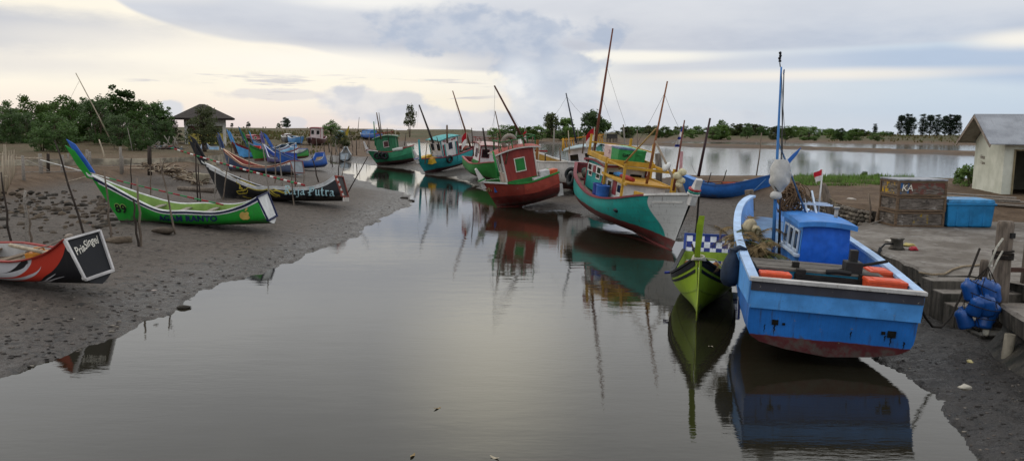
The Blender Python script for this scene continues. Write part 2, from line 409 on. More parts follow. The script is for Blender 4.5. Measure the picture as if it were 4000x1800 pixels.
def ground(P):
    """height, mud weight, grass weight, weight of wet and painted quayside shade"""
    P = np.asarray(P, float); r = np.hypot(P[:, 0], P[:, 1])
    sc = -segd(P, channel)                      # + outside the channel
    jit = .28 * wob(P, 2.2) * sst(r, 8, 20) * (1 + r / 60)
    scj = sc + jit
    sp = np.minimum.reduce([-segd(P, q) for q in (pond_main, pond_far)])
    spsl = np.minimum(-segd(P, pond_slit), -segd(P, pond_slit2))
    ml = segd(P, mudedge) + .5 * wob(P, .9) ; rl = segd(P, rland)
    mud = np.where(scj > 0, np.minimum(.03 + .075 * scj, .55), np.maximum(.10 * scj, -.6))
    mud = mud + .03 * wob(P, 2.6) * sst(scj, .2, 2)
    mud = np.where((P[:, 0] > 4.5) & (r < 26), np.minimum(mud, .10 + .05 * wob(P, 1.6) + .3 * sst(r, 20, 26)), mud)
    hl = .62 * sst(ml, -.1, 2.0) + .25 * sst(r, 45, 75) + .25 * sst(r, 75, 130)
    quay = .88 + .50 * sst(P[:, 1], 27.2, 30.5) - .25 * sst(r, 50, 70) + .05 * wob(P, .8)* sst(r, 26, 36)
    mound = 1.1 * np.exp(-(((P[:, 0] - _md[0]) / 9) ** 2 + ((P[:, 1] - _md[1]) / 22) ** 2))
    onr = sst(rl, -.02, .02)
    far_r = sst(r, 45, 60) * (P[:, 0] > 0)
    onr = np.where(r > 36, sst(rl, -1.0, 1.6), onr)
    h = np.where(ml > -1, np.maximum(mud + hl, mud), mud) + mound
    h = h * (1 - onr) + quay * onr
    h = np.where((onr > .5) & (r < 60), h, h + .1 * wob(P, .35) * sst(r, 30, 90))
    ridge = 1.6 * sst(r, 260, 430) * (1 + .12 * wob(P, .03)) + .35 * np.maximum(wob(P, .05), 0) * sst(r, 120, 200)
    h = h + ridge
    pj = sp + .35 * wob(P, .5)
    h = np.minimum(h, np.where(pj > 0, np.where(r > 95, np.minimum(.30 * pj + .02, .42 + .06 * np.maximum(pj - 14, 0)), .35 * pj + .02), np.maximum(.4 * pj, -.6)))
    h = np.where(spsl > -.5, np.minimum(h, spsl * .6), h)
    sea = sst(r, 520, 640)
    h = h * (1 - sea) + (-1.0) * sea
    mudw = np.clip(1 - sst(ml, -.2, 1.4) - onr, 0, 1)
    mudw = np.where(sp < 3.0, np.maximum(mudw, .8 * (1 - sst(sp, 1, 3))), mudw)
    gr = np.maximum(sst(r, 60, 120) * (.45 + .55 * sst(wob(P, .22), -.2, .3)), .85 * sst(r, 200, 260) * (P[:, 0] > 0)) * (1 - mudw) * np.clip(h - .5, 0, 1)
    gr = np.maximum(gr, sst(rl, 2, 5) * sst(r, 38, 42) * (1 - sst(r, 60, 70)) * sst(sp, 9, 3) * sst(wob(P, .8), -.05, .25) * 1.0 * (P[:, 0] > 9))
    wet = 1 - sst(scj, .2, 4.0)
    wet = np.maximum(wet, 1.3 * (P[:, 0] > 4.5) * (1 - sst(r, 24, 30)))  # right bank: wet mud, with shade beside the quay carried in the same weight
    return h, mudw, gr, wet
def gz(x, y): return float(ground(np.array([[x, y]]))[0][0])
NR, NTH = 640, 620
rad = np.concatenate([[0.0], np.geomspace(3.0, 60, 430), np.geomspace(60.6, 12000, 209)])
# angles: dense where the photograph looks, coarse behind
ang = np.concatenate([np.linspace(-48, 48, 540), np.linspace(50, 310, 79)])
ang = np.radians(ang)
RR, TT = np.meshgrid(rad[1:], ang, indexing='ij')
PX = RR * np.sin(TT); PY = RR * np.cos(TT)
P2 = np.stack([PX.ravel(), PY.ravel()], 1)
Hh, Mu, Gr, We = ground(P2)
nb = len(Hh)
# small lumps pressed in the mud
lump = np.array([mnoise.fractal(Vector((x * 2.2, y * 2.2, 0)), 1.0, 2.0, 4) if (y > 0 and x * x + y * y < 3600) else 0 for x, y in P2])
near = sst(-np.hypot(P2[:, 0], P2[:, 1]), -60, -25)
Hh = Hh + np.where(Hh > .0, 1, .2) * lump * near * (.040 * Mu + .010)
verts = np.concatenate([[[0, 0, -.6]], np.stack([P2[:, 0], P2[:, 1], Hh], 1)])
nr, nt = len(rad) - 1, len(ang)
fc = []
for j in range(nt):
    jj = (j + 1) % nt
    fc.append((0, 1 + jj, 1 + j))
ii = np.arange(nr - 1)[:, None] * nt; jn = np.arange(nt)[None, :]; j2 = (jn + 1) % nt
quads = np.stack([1 + ii + jn, 1 + ii + j2, 1 + ii + nt + j2, 1 + ii + nt + jn], -1).reshape(-1, 4)
me = bpy.data.meshes.new('ground'); me.from_pydata(verts.tolist(), [], fc + quads.tolist())
me.polygons.foreach_set('use_smooth', [True] * len(me.polygons))
ca = me.color_attributes.new('zone', 'FLOAT_COLOR', 'POINT')
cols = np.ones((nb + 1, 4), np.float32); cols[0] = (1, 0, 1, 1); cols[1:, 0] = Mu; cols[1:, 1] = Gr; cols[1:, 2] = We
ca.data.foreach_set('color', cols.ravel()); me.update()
t = NT('ground mud and earth'); o = t.obj()
za = t.n('ShaderNodeAttribute'); za.attribute_name = 'zone'
zs = t.n('ShaderNodeSeparateColor'); t.put(zs.inputs[0], za.outputs['Color']); zm, zg, zw = zs.outputs[:3]
n1 = t.noise(o, 1.1, 6, .62); n2 = t.noise(o, 6.5, 6, .68); n3 = t.noise(o, .12, 4, .55); n4 = t.noise(t.mapv(o, (1, 1, 1)), 22, 4, .65); n5 = t.noise(o, .5, 5, .6, 1.0)
mudc = t.mix(t.sstep(n2, .3, .62), (.030, .023, .017), (.108, .087, .070)); mudc = t.mix(t.sstep(n5, .35, .7), mudc, t.mix(n2, (.044, .035, .027), (.120, .099, .081)))
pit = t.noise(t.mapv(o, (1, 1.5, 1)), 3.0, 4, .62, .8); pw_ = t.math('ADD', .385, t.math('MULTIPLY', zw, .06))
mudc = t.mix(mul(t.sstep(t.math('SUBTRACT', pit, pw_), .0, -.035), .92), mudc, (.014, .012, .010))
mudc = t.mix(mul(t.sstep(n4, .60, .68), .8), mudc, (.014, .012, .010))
mudc = t.mix(mul(t.sstep(t.noise(o, 3.1, 5, .7), .66, .70), .45), mudc, (.20, .185, .165))
mudc = t.mix(mul(t.sstep(zw, .35, 1), .55), mudc, (.024, .022, .021)); mudc = t.mix(mul(t.sstep(zw, 1.05, 1.25), .6), mudc, (.012, .0115, .011))  # wet darkening, then quayside shade painted over the right-bank mud
earth = t.mix(t.sstep(n1, .3, .7), (.088, .058, .036), (.155, .108, .072)); earth = t.mix(mul(t.sstep(n2, .5, .68), .7), earth, (.055, .042, .032))
earth = t.mix(mul(t.sstep(n4, .64, .7), .6), earth, (.17, .15, .125))
grass = t.mix(t.sstep(n3, .35, .65), (.05, .065, .024), (.115, .105, .055)); grass = t.mix(t.sstep(n2, .35, .7), grass, (.035, .05, .018))
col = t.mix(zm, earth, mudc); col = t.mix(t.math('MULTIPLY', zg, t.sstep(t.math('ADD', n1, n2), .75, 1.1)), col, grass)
rgh = t.mix(t.math('MULTIPLY', zm, zw), (.8, .8, .8), t.mix(t.sstep(n2, .35, .6), (.2, .2, .2), (.55, .55, .55)))
hgt = t.math('ADD', t.math('ADD', t.math('MULTIPLY', n2, .8), t.math('MULTIPLY', n4, .35)), t.math('MULTIPLY', pit, mul(zm, 1.3)))
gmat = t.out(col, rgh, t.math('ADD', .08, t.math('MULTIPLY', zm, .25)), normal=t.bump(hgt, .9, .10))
from mathutils.bvhtree import BVHTree
_bvh = BVHTree.FromPolygons([Vector(v) for v in verts.tolist()], fc + quads.tolist())
def gz(x, y):
    h = _bvh.ray_cast(Vector((x, y, 50)), Vector((0, 0, -1)))[0]
    return h.z if h else 0.0
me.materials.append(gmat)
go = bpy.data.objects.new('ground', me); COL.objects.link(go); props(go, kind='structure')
# water
t = NT('tidal water'); o = t.obj(); tc = o
w1 = t.noise(t.mapv(o, (.55, 1.5, 1)), 1.3, 3, .5); w2 = t.noise(t.mapv(o, (1.2, 4.2, 1)), 3.0, 3, .55); w3 = t.noise(o, .10, 3, .5)
xx, yy, zz = t.xyz(o)
calm = t.sstep(w3, .42, .64, .25, 1.0)
hgt = t.math('ADD', w1, t.math('MULTIPLY', t.math('MULTIPLY', w2, .55), calm))
bs = t.bump(hgt, .042, .10)
wc = t.mix(t.noise(o, .25, 4, .6), (.012, .011, .006), (.019, .016, .010))
wmat = t.out(wc, .012, .5, ior=1.35, normal=bs)
mb = MB(); S = 12000
mb.Fc([mb.V(p) for p in ((-S, -S, 0), (S, -S, 0), (S, S, 0), (-S, S, 0))])
wo = mb.build('water', wmat); props(wo, kind='structure')

t = NT('rippled pond water'); o = t.obj(); w1 = t.noise(t.mapv(o, (.7, 1.6, 1)), 2.2, 4, .6)
pm_ = t.out((.10, .098, .092), .07, .5, ior=1.45, normal=t.bump(w1, .05, .2))
for poly, nm in ((pond_main, 'pond'), (pond_far, 'pond')):
    P_ = np.array(poly); bm = bmesh.new(); cx_, cy_ = P_.mean(0); vs = []
    for a_, b_ in zip(poly, poly[1:] + poly[:1]):
        vs.append(bm.verts.new((a_[0] + (a_[0] - cx_) * .0, a_[1], .006)))
    f_ = bm.faces.new(vs); f_.normal_update()
    if f_.normal.z < 0: f_.normal_flip()
    bmesh.ops.triangulate(bm, faces=[f_]); mp = bpy.data.meshes.new(nm); bm.to_mesh(mp); bm.free(); mp.materials.append(pm_)
    po = bpy.data.objects.new(nm, mp); COL.objects.link(po); props(po, kind='structure')
# ------------------------------------------------------------------ boat building
def ci(pts):
    """smooth interpolation through control points"""
    xs = [p[0] for p in pts]; ys = [p[1] for p in pts]; n = len(xs)
    m = []
    for i in range(n):
        if i == 0: m.append((ys[1] - ys[0]) / (xs[1] - xs[0]))
        elif i == n - 1: m.append((ys[-1] - ys[-2]) / (xs[-1] - xs[-2]))
        else:
            a = (ys[i] - ys[i - 1]) / (xs[i] - xs[i - 1]); b = (ys[i + 1] - ys[i]) / (xs[i + 1] - xs[i])
            m.append(0 if a * b < 0 and abs(a * b) > 1e3 else (a + b) / 2)
    def f(x):
        if x <= xs[0]: return ys[0]
        if x >= xs[-1]: return ys[-1]
        for i in range(n - 1):
            if x <= xs[i + 1]: break
        h = xs[i + 1] - xs[i]; q = (x - xs[i]) / h
        return ((2 * q ** 3 - 3 * q * q + 1) * ys[i] + (q ** 3 - 2 * q * q + q) * h * m[i] + (-2 * q ** 3 + 3 * q * q) * ys[i + 1] + (q ** 3 - q * q) * h * m[i + 1])
    return f
class Hull:
    def __init__(s, L, B, sheer, keel, beam, rb=.8, rs=0.0, n=((0, 2.6), (.5, 2.6), (1, 1.15)), m=((0, 1.3), (.5, 1.5), (1, 1.0)), wb=.6, ws=.3, tbot=0.0):
        s.L, s.B = L, B; s.sheer = ci(sheer); s.keel = ci(keel); s.beam = ci(beam); s.rb, s.rs = rb, rs
        s.nf = ci(n); s.mf = ci(m); s.wb, s.ws = wb, ws; s.hb = s.sheer(1); s.hs = s.sheer(0)
        s.stations = sorted(set([i / 40 for i in range(41)] + [.985, .995, .965, .01]))
    def P(s, q, g, side=1, off=0.0):
        zk = s.keel(q); zs = s.sheer(q); b = max(s.beam(q), .012) * s.B / 2
        n = s.nf(q); m = s.mf(q)
        z = zk + (zs - zk) * g ** m; y = b * (1 - (1 - g) ** n)
        x = s.L * q
        if q > s.wb: x += s.rb * ((q - s.wb) / (1 - s.wb)) ** 2 * max(0, z) / s.hb
        if q < s.ws: x += s.rs * ((s.ws - q) / s.ws) ** 1.0 * z / s.hs
        return Vector((x, side * (y + off), z))
    def find(s, X, Z, side=1, off=.012):
        """point on the shell at given length and height"""
        q = X / s.L
        for _ in range(8):
            q = min(1, max(0, q)); zk, zs = s.keel(q), s.sheer(q)
            g = min(1, max(0.001, (Z - zk) / (zs - zk))) ** (1 / s.mf(q))
            p = s.P(q, g, side); q += (X - p.x) / s.L
        q = min(1, max(0, q)); p = s.P(q, g, side)
        e = .002
        dx = s.P(min(1, q + e), g, side) - s.P(max(0, q - e), g, side); dz = s.P(q, min(1, g + e), side) - s.P(q, max(0, g - e), side)
        nn = dx.cross(dz)
        if nn.length > 0: nn.normalize()
        if nn.y * side < 0: nn = -nn
        return Vector((X, p.y, Z)) + nn * off
    def shell(s, parent, mats, ng=11, name='hull'):
        mb = MB(); gs = [(k / ng) ** 1.25 for k in range(ng + 1)]
        for side in (1, -1):
            rows = [[s.P(q, g, side) for g in gs] for q in s.stations]
            uvs = [[(q * s.L, g) for g in gs] for q in s.stations]
            mb.grid(rows, 0, uvs=uvs, flip=(side < 0))
        pts = [s.P(0, g, 1) for g in gs][::-1] + [s.P(0, g, -1) for g in gs[1:]]
        c = mb.V(s.P(0, 0, 1)); idx = [mb.V(p) for p in pts]
        top = mb.V((s.P(0, 1, 1) + s.P(0, 1, -1)) / 2)
        k = len(gs) - 1
        # transom as strips between the two sides
        L = [s.P(0, g, 1) for g in gs]; Rr = [s.P(0, g, -1) for g in gs]
        mb.grid([[l.lerp(r, f / 6) for f in range(7)] for l, r in zip(L, Rr)], 1 if len(mats) > 1 else 0, smooth=False)
        return mb.build(name, mats, parent)
    def inside(s, parent, mats, depth=.4, th=.07, name='deck', q0=.008, q1=.985, zdeck=None):
        mb = MB(); qs = [q for q in s.stations if q0 <= q <= q1]; rows = []
        for q in qs:
            a = s.P(q, 1, 1); b = s.beam(q) * s.B / 2
            zd = s.sheer(q) - depth if zdeck is None else min(zdeck(q), s.sheer(q) - .05)
            zk = s.keel(q); zd = max(zd, zk + .12)
            g = ((zd - zk) / (s.sheer(q) - zk)) ** (1 / s.mf(q)); yb = max(.004, s.P(q, g, 1).y - th); yt = max(.005, b - th)
            xd = s.P(q, g, 1).x
            rows.append([(a.x, b, a.z), (a.x, yt, a.z), (xd, yb, zd), (xd, yb * .5, zd + .01), (xd, 0, zd + .012), (xd, -yb * .5, zd + .01), (xd, -yb, zd), (a.x, -yt, a.z), (a.x, -b, a.z)])
        idx = [[mb.V(p) for p in r] for r in rows]
        for i in range(len(idx) - 1):
            for j in range(8):
                m = {0: 1, 1: 1, 6: 1, 7: 1}.get(j, 0)
                mb.Fc((idx[i][j], idx[i][j + 1], idx[i + 1][j + 1], idx[i + 1][j]), m, sm=False)
        mb.Fc([idx[0][j] for j in (1, 7, 6, 5, 4, 3, 2)], 1, sm=False)
        return mb.build(name, mats, parent)
    def strip(s, mb, g0, g1, off, q0=0, q1=1, m=0, sides=(1, -1), lip=True):
        """band proud of the shell between two girths"""
        qs = [q for q in s.stations if q0 <= q <= q1]
        for side in sides:
            rows = [[s.P(q, g0, side, 0), s.P(q, g0, side, off), s.P(q, (g0 + g1) / 2, side, off), s.P(q, g1, side, off), s.P(q, g1, side, 0)] for q in qs]
            idx = mb.grid(rows, m, flip=(side < 0), smooth=False)
            for e in (idx[0], idx[-1]): mb.Fc(e, m, sm=False)
    def rail(s, mb, w, h, dy=0.0, dz=0.0, q0=0, q1=1, m=0, sides=(1, -1)):
        """rectangular rail swept along the sheer"""
        qs = [q for q in s.stations if q0 <= q <= q1]
        for side in sides:
            rows = []
            for q in qs:
                p = s.P(q, 1, side) + Vector((0, side * dy, dz)); a = Vector((0, side * w / 2, 0)); b = Vector((0, 0, h / 2))
                y0 = max(abs((p + a).y), .02) * side; y1 = max((p - a).y * side, .0) * side
                rows.append([(p.x, y1, p.z - h / 2), (p.x, y0, p.z - h / 2), (p.x, y0, p.z + h / 2), (p.x, y1, p.z + h / 2)])
            idx = mb.grid(rows, m, closed=True, flip=(side > 0), smooth=False)
            mb.Fc(idx[0], m, sm=False); mb.Fc(idx[-1], m, sm=False)
def hullmat(main, bottom=None, wl=(0, 0, .03), bow=None, band=None, tz=None, wear=.7, chip=.35, seams=6, rough=.42, name='hull paint', dirt=(.035, .03, .026)):
    """bottom: antifouling colour under z < wl[0] + wl[1]*x ; bow: (colour, x0, dx/dz, wave) ; band: (colour, g0) ; tz: [(z, colour)...] upwards"""
    t = NT(name); o = t.obj(); x, y, z = t.xyz(o); u, gq, _ = t.xyz(t.uv())
    nA = t.noise(o, 1.7, 5, .6); nB = t.noise(t.mapv(o, (6, 6, .55)), 1.7, 5, .65); nC = t.noise(o, 26, 3, .6); nD = t.noise(o, 7, 6, .72)
    c = hexc(main); base = t.mix(t.sstep(nA, .3, .75), tuple(v * .78 for v in c), tuple(min(1, v * 1.1) for v in c))
    if tz:
        for zz, cc in tz:
            base = t.mix(t.sstep(t.math('ADD', z, t.math('MULTIPLY', t.math('SUBTRACT', nD, .5), .04)), zz - .008, zz + .008), base, hexc(cc))
    if bow:
        cc, x0, k, wv = bow
        e = t.math('ADD', t.math('MULTIPLY', z, k), x0)
        e = t.math('ADD', e, t.math('MULTIPLY', t.math('SINE', t.math('MULTIPLY', z, 3.2)), wv))
        base = t.mix(t.sstep(t.math('SUBTRACT', x, e), -.02, .02), base, hexc(cc))
    if band: base = t.mix(t.sstep(gq, band[1] - .005, band[1] + .005), base, hexc(band[0]))
    if bottom:
        e = t.math('ADD', t.math('MULTIPLY', x, wl[1]), wl[0]); e = t.math('ADD', e, t.math('MULTIPLY', t.math('SUBTRACT', nD, .5), wl[2] * 4))
        e = t.math('ADD', e, t.math('MULTIPLY', t.math('SUBTRACT', t.noise(t.mapv(o, (1, 1, .1)), 1.1, 2, .5), .5), wl[2] * 5))
        bc = hexc(bottom); bcol = t.mix(t.sstep(nA, .3, .7), tuple(v * .6 for v in bc), bc)
        bcol = t.mix(mul(t.sstep(nD, .5, .7), .5), bcol, (.06, .05, .04))
        base = t.mix(t.sstep(t.math('SUBTRACT', z, e), .012, -.012), base, bcol)
    base = t.mix(t.math('MULTIPLY', t.sstep(nB, .55, .76), wear), base, dirt)
    base = t.mix(t.math('MULTIPLY', t.sstep(nC, .62, .8), wear * .6), base, tuple(v * .6 for v in dirt))
    if chip: base = t.mix(t.sstep(nD, .76 - chip * .2, .77 - chip * .2), base, (.16, .14, .12))
    mdy = t.sstep(t.math('SUBTRACT', z, t.math('ADD', .02, t.math('MULTIPLY', t.math('POWER', nA, 2.0), .75))), .05, -.06)
    base = t.mix(mul(mdy, t.sstep(nD, .35, .6), .75), base, (.075, .064, .054))
    sm_ = t.math('ABSOLUTE', t.math('SUBTRACT', t.math('FRACT', t.math('MULTIPLY', gq, float(seams))), .5))
    seam = t.sstep(sm_, .035, .0)
    base = t.mix(mul(seam, .35), base, tuple(v * .5 for v in dirt))
    h = t.math('SUBTRACT', t.math('ADD', t.math('MULTIPLY', nC, .3), nB), t.math('MULTIPLY', seam, .7))
    return t.out(base, t.math('ADD', rough - .1, t.math('MULTIPLY', nA, .3)), .35, normal=t.bump(h, .25, .02))
def pose(a, b, roll=0.0):
    a = Vector(a); b = Vector(b); x = (b - a); L = x.length; x.normalize()
    y = Vector((0, 0, 1)).cross(x).normalized(); z = x.cross(y)
    M = Matrix((x, y, z)).transposed().to_4x4(); M.translation = a
    return M @ Matrix.Rotation(roll, 4, 'X'), L
def polyshape(name, poly2, f, mats, parent, th=.0):
    """flat painted shape: 2D outline mapped on a surface by f(u, v)"""
    bm = bmesh.new(); vs = [bm.verts.new((p[0], p[1], 0)) for p in poly2]; fa = bm.faces.new(vs)
    bmesh.ops.triangulate(bm, faces=[fa]); mb = MB()
    for v in bm.verts: mb.V(f(v.co.x, v.co.y))
    bm.verts.index_update()
    for q in bm.faces: mb.Fc([v.index for v in q.verts], 0)
    bm.free(); return mb.build(name, mats, parent)
_dg = [None]
def text_mesh(body, size=1.0, offset=0.0, shear=0.0, space=1.0):
    cu = bpy.data.curves.new('lettering', 'FONT'); cu.body = body; cu.size = size; cu.offset = offset; cu.shear = shear
    cu.space_character = space; cu.align_x = 'CENTER'; cu.align_y = 'CENTER'; cu.resolution_u = 3; cu.fill_mode = 'FRONT'
    ob = bpy.data.objects.new('tmp', cu); COL.objects.link(ob)
    dg = bpy.context.evaluated_depsgraph_get()
    me = bpy.data.meshes.new_from_object(ob.evaluated_get(dg), depsgraph=dg)
    bpy.data.objects.remove(ob); bpy.data.curves.remove(cu)
    return me
def lettering(body, f, mat, parent, size=.2, offset=0.0, shear=0.0, space=1.0, sx=1.0, name='lettering', arc=0.0):
    me = text_mesh(body, size, offset, shear, space)
    for v in me.vertices:
        x, y = v.co.x * sx, v.co.y
        if arc: y -= arc * x * x
        v.co = f(x, y)
    me.materials.append(mat)
    for p in me.polygons: p.material_index = 0
    me.update(); o = bpy.data.objects.new(name, me); COL.objects.link(o); o.parent = parent; return o
# broad-nib letters for the painted blackletter name: strokes on a 0..1 grid
NIB = {
 'R': [[(.05, .95), (.2, 1), (.2, .1), (.05, 0), (.35, 0)], [(.05, .95), (.45, 1), (.62, .85), (.6, .62), (.25, .52)], [(.38, .55), (.55, .2), (.75, 0)], [(0, .3), (.1, .22)]],
 'a': [[(.1, .52), (.3, .6), (.45, .5), (.45, .1), (.58, 0)], [(.45, .34), (.15, .28), (.08, .1), (.22, 0), (.45, .12)]],
 'j': [[(.12, .55), (.25, .6), (.25, -.15), (.12, -.28), (-.05, -.22)], [(.2, .82), (.28, .76)]],
 'P': [[(.05, .95), (.2, 1), (.2, .1), (.05, 0), (.35, 0)], [(.05, .95), (.45, 1), (.66, .85), (.64, .55), (.45, .42), (.25, .45)], [(0, .3), (.1, .22)], [(.35, .95), (.35, .5)]],
 'u': [[(.05, .58), (.14, .62), (.14, .1), (.26, 0), (.45, .12)], [(.38, .6), (.46, .62), (.46, .1), (.58, 0)]],
 't': [[(.15, .9), (.17, .1), (.28, 0), (.42, .06)], [(.02, .6), (.38, .6)]],
 'r': [[(.05, .56), (.14, .62), (.14, .06), (.24, 0)], [(.14, .45), (.3, .6), (.44, .54)]],
}
ADV = {'R': .82, 'a': .66, 'j': .42, 'P': .8, 'u': .68, 't': .5, 'r': .5, ' ': .35}
def nib_text(word, f, mat, parent, size, nib=(.075, .06), name='lettering', grow=0.0):
    mb = MB(); x0 = 0; tot = sum(ADV[c] for c in word)
    for ch in word:
        for st in NIB.get(ch, []):
            for a, b in zip(st, st[1:]):
                k = 3
                for i in range(k):
                    p = [a[j] + (b[j] - a[j]) * i / k for j in (0, 1)]; q = [a[j] + (b[j] - a[j]) * (i + 1) / k for j in (0, 1)]
                    nx, ny = nib[0] + grow, nib[1] + grow
                    quad = [(p[0] - nx, p[1] - ny), (q[0] - nx, q[1] - ny), (q[0] + nx, q[1] + ny), (p[0] + nx, p[1] + ny)]
                    dx, dy = q[0] - p[0], q[1] - p[1]
                    if abs(dx * ny - dy * nx) < .4 * math.hypot(dx, dy) * math.hypot(nx, ny) + grow:
                        L_ = math.hypot(dx, dy) or 1; px, py = -dy / L_ * (.035 + grow), dx / L_ * (.035 + grow)
                        mb.Fc([mb.V(f((xx + x0 - tot / 2) * size, (yy - .45) * size)) for xx, yy in ((p[0] - px, p[1] - py), (q[0] - px, q[1] - py), (q[0] + px, q[1] + py), (p[0] + px, p[1] + py))], 0, sm=False)
                    mb.Fc([mb.V(f((xx + x0 - tot / 2) * size, (yy - .45) * size)) for xx, yy in quad], 0, sm=False)
        x0 += ADV[ch]
    return mb.build(name, mat, parent)
def line_on(mb, pts, f, wd, n=3):
    """painted line: smooth 2D polyline with width, mapped by f"""
    P = []
    for i in range(len(pts) - 1):
        p0 = pts[max(i - 1, 0)]; p1 = pts[i]; p2 = pts[i + 1]; p3 = pts[min(i + 2, len(pts) - 1)]
        for k in range(n):
            q = k / n
            P.append(tuple(.5 * (2 * p1[j] + (p2[j] - p0[j]) * q + (2 * p0[j] - 5 * p1[j] + 4 * p2[j] - p3[j]) * q * q + (3 * p1[j] - p0[j] - 3 * p2[j] + p3[j]) * q ** 3) for j in (0, 1)))
    P.append(pts[-1]); rows = []
    for i, p in enumerate(P):
        a = P[max(i - 1, 0)]; b = P[min(i + 1, len(P) - 1)]; d = Vector((b[0] - a[0], b[1] - a[1]))
        if d.length < 1e-6: d = Vector((1, 0))
        d.normalize(); rows.append([f(p[0] - d.y * wd, p[1] + d.x * wd), f(p[0] + d.y * wd, p[1] - d.x * wd)])
    mb.grid(rows, 0)
# common materials
WOOD = plain('#6d5a48', .75, .2, .45, 5, .4, stretch=(1, 6, 6), name='weathered wood')
GREYWOOD = plain('#8a8278', .8, .2, .45, 6, .4, stretch=(1, 5, 5), name='grey wood')
DECKW = plain('#7d6d5e', .75, .2, .4, 4, .35, stretch=(1, 8, 1), name='deck planks')
STAKE = plain('#76695c', .85, .15, .5, 9, .5, stretch=(1, 1, .2), name='bark stake')
DARKSTAKE = plain('#3f3731', .85, .15, .5, 9, .5, stretch=(1, 1, .2), name='dark wet stake')
BAMBOO = plain('#a89a84', .6, .3, .35, 7, .3, stretch=(1, 1, .15), name='bamboo')
ROPE = plain('#8d8067', .9, .1, .3, 30, .4, name='rope')
DROPE = plain('#2e2a26', .9, .1, .3, 30, .4, name='dark rope')
WIRE = plain('#3a3836', .6, .3, .1, 20, .1, name='rigging line')
RUBBER = plain('#1c1c1e', .6, .35, .4, 10, .3, name='rubber')
GLASS = plain('#16191c', .12, .5, .2, 3, .02, name='dark window')
WHITE = paint('#d9d7d2', .45, .4, name='white paint')
def crate(label, M, d, mat, lidm=None, cat='crate', group=None, name='fish_crate', txt=None, parts=True):
    """insulated plastic fish box with lid and moulded rim"""
    root = thing(name, label, cat, M, group); lx, ly, lz = d
    mb = MB(); mb.box((0, 0, lz * .44), (lx, ly, lz * .88), taper=1.06, m=0)
    for sx in (-1, 1):
        mb.box((sx * (lx * .53), 0, lz * .62), (.03, ly * .4, lz * .09))
    mb.build('body', mat, root, bevel=.015)
    mb = MB(); mb.box((0, 0, lz * .94), (lx * 1.1, ly * 1.1, lz * .12), taper=.97); mb.box((0, 0, lz * 1.005), (lx * .8, ly * .7, lz * .04))
    mb.build('lid', lidm or mat, root, bevel=.012)
    return root
def tyre(label, M, Rad=.28, r=.085, group=None):
    mb = MB(); mb.ring((0, 0, 0), Rad - r, r, n=24, k=10, sq=1.25)
    o = mb.build('tyre_fender', RUBBER, None, M=M); return props(o, label, 'tyre', group)
def flag_mesh(parent, p0, w, h, mats, drop=.5, name='flag', two=True, seed=0):
    """limp cloth hanging from a staff top p0 (local coords)"""
    mb = MB(); nx, nz = 8, 8; rows = []
    for j in range(nz + 1):
        row = []
        for i in range(nx + 1):
            a = i / nx; b = j / nz
            row.append((p0[0] + (-a * w * (1 - .35 * drop)), p0[1] + .05 * math.sin(a * 7 + b * 3 + seed) * a * 2, p0[2] - b * h - a * a * h * drop * (1.0)))
        rows.append(row)
    idx = [[mb.V(p) for p in r] for r in rows]
    for j in range(nz):
        for i in range(nx): mb.Fc((idx[j][i], idx[j][i + 1], idx[j + 1][i + 1], idx[j + 1][i]), 0 if j < nz / 2 or not two else 1, sm=True)
    return mb.build(name, mats, parent)
FLAGR = plain('#a8222a', .8, .1, .25, 8, .2, name='red cloth'); FLAGW = plain('#dcd6cf', .8, .1, .15, 8, .2, name='white cloth')
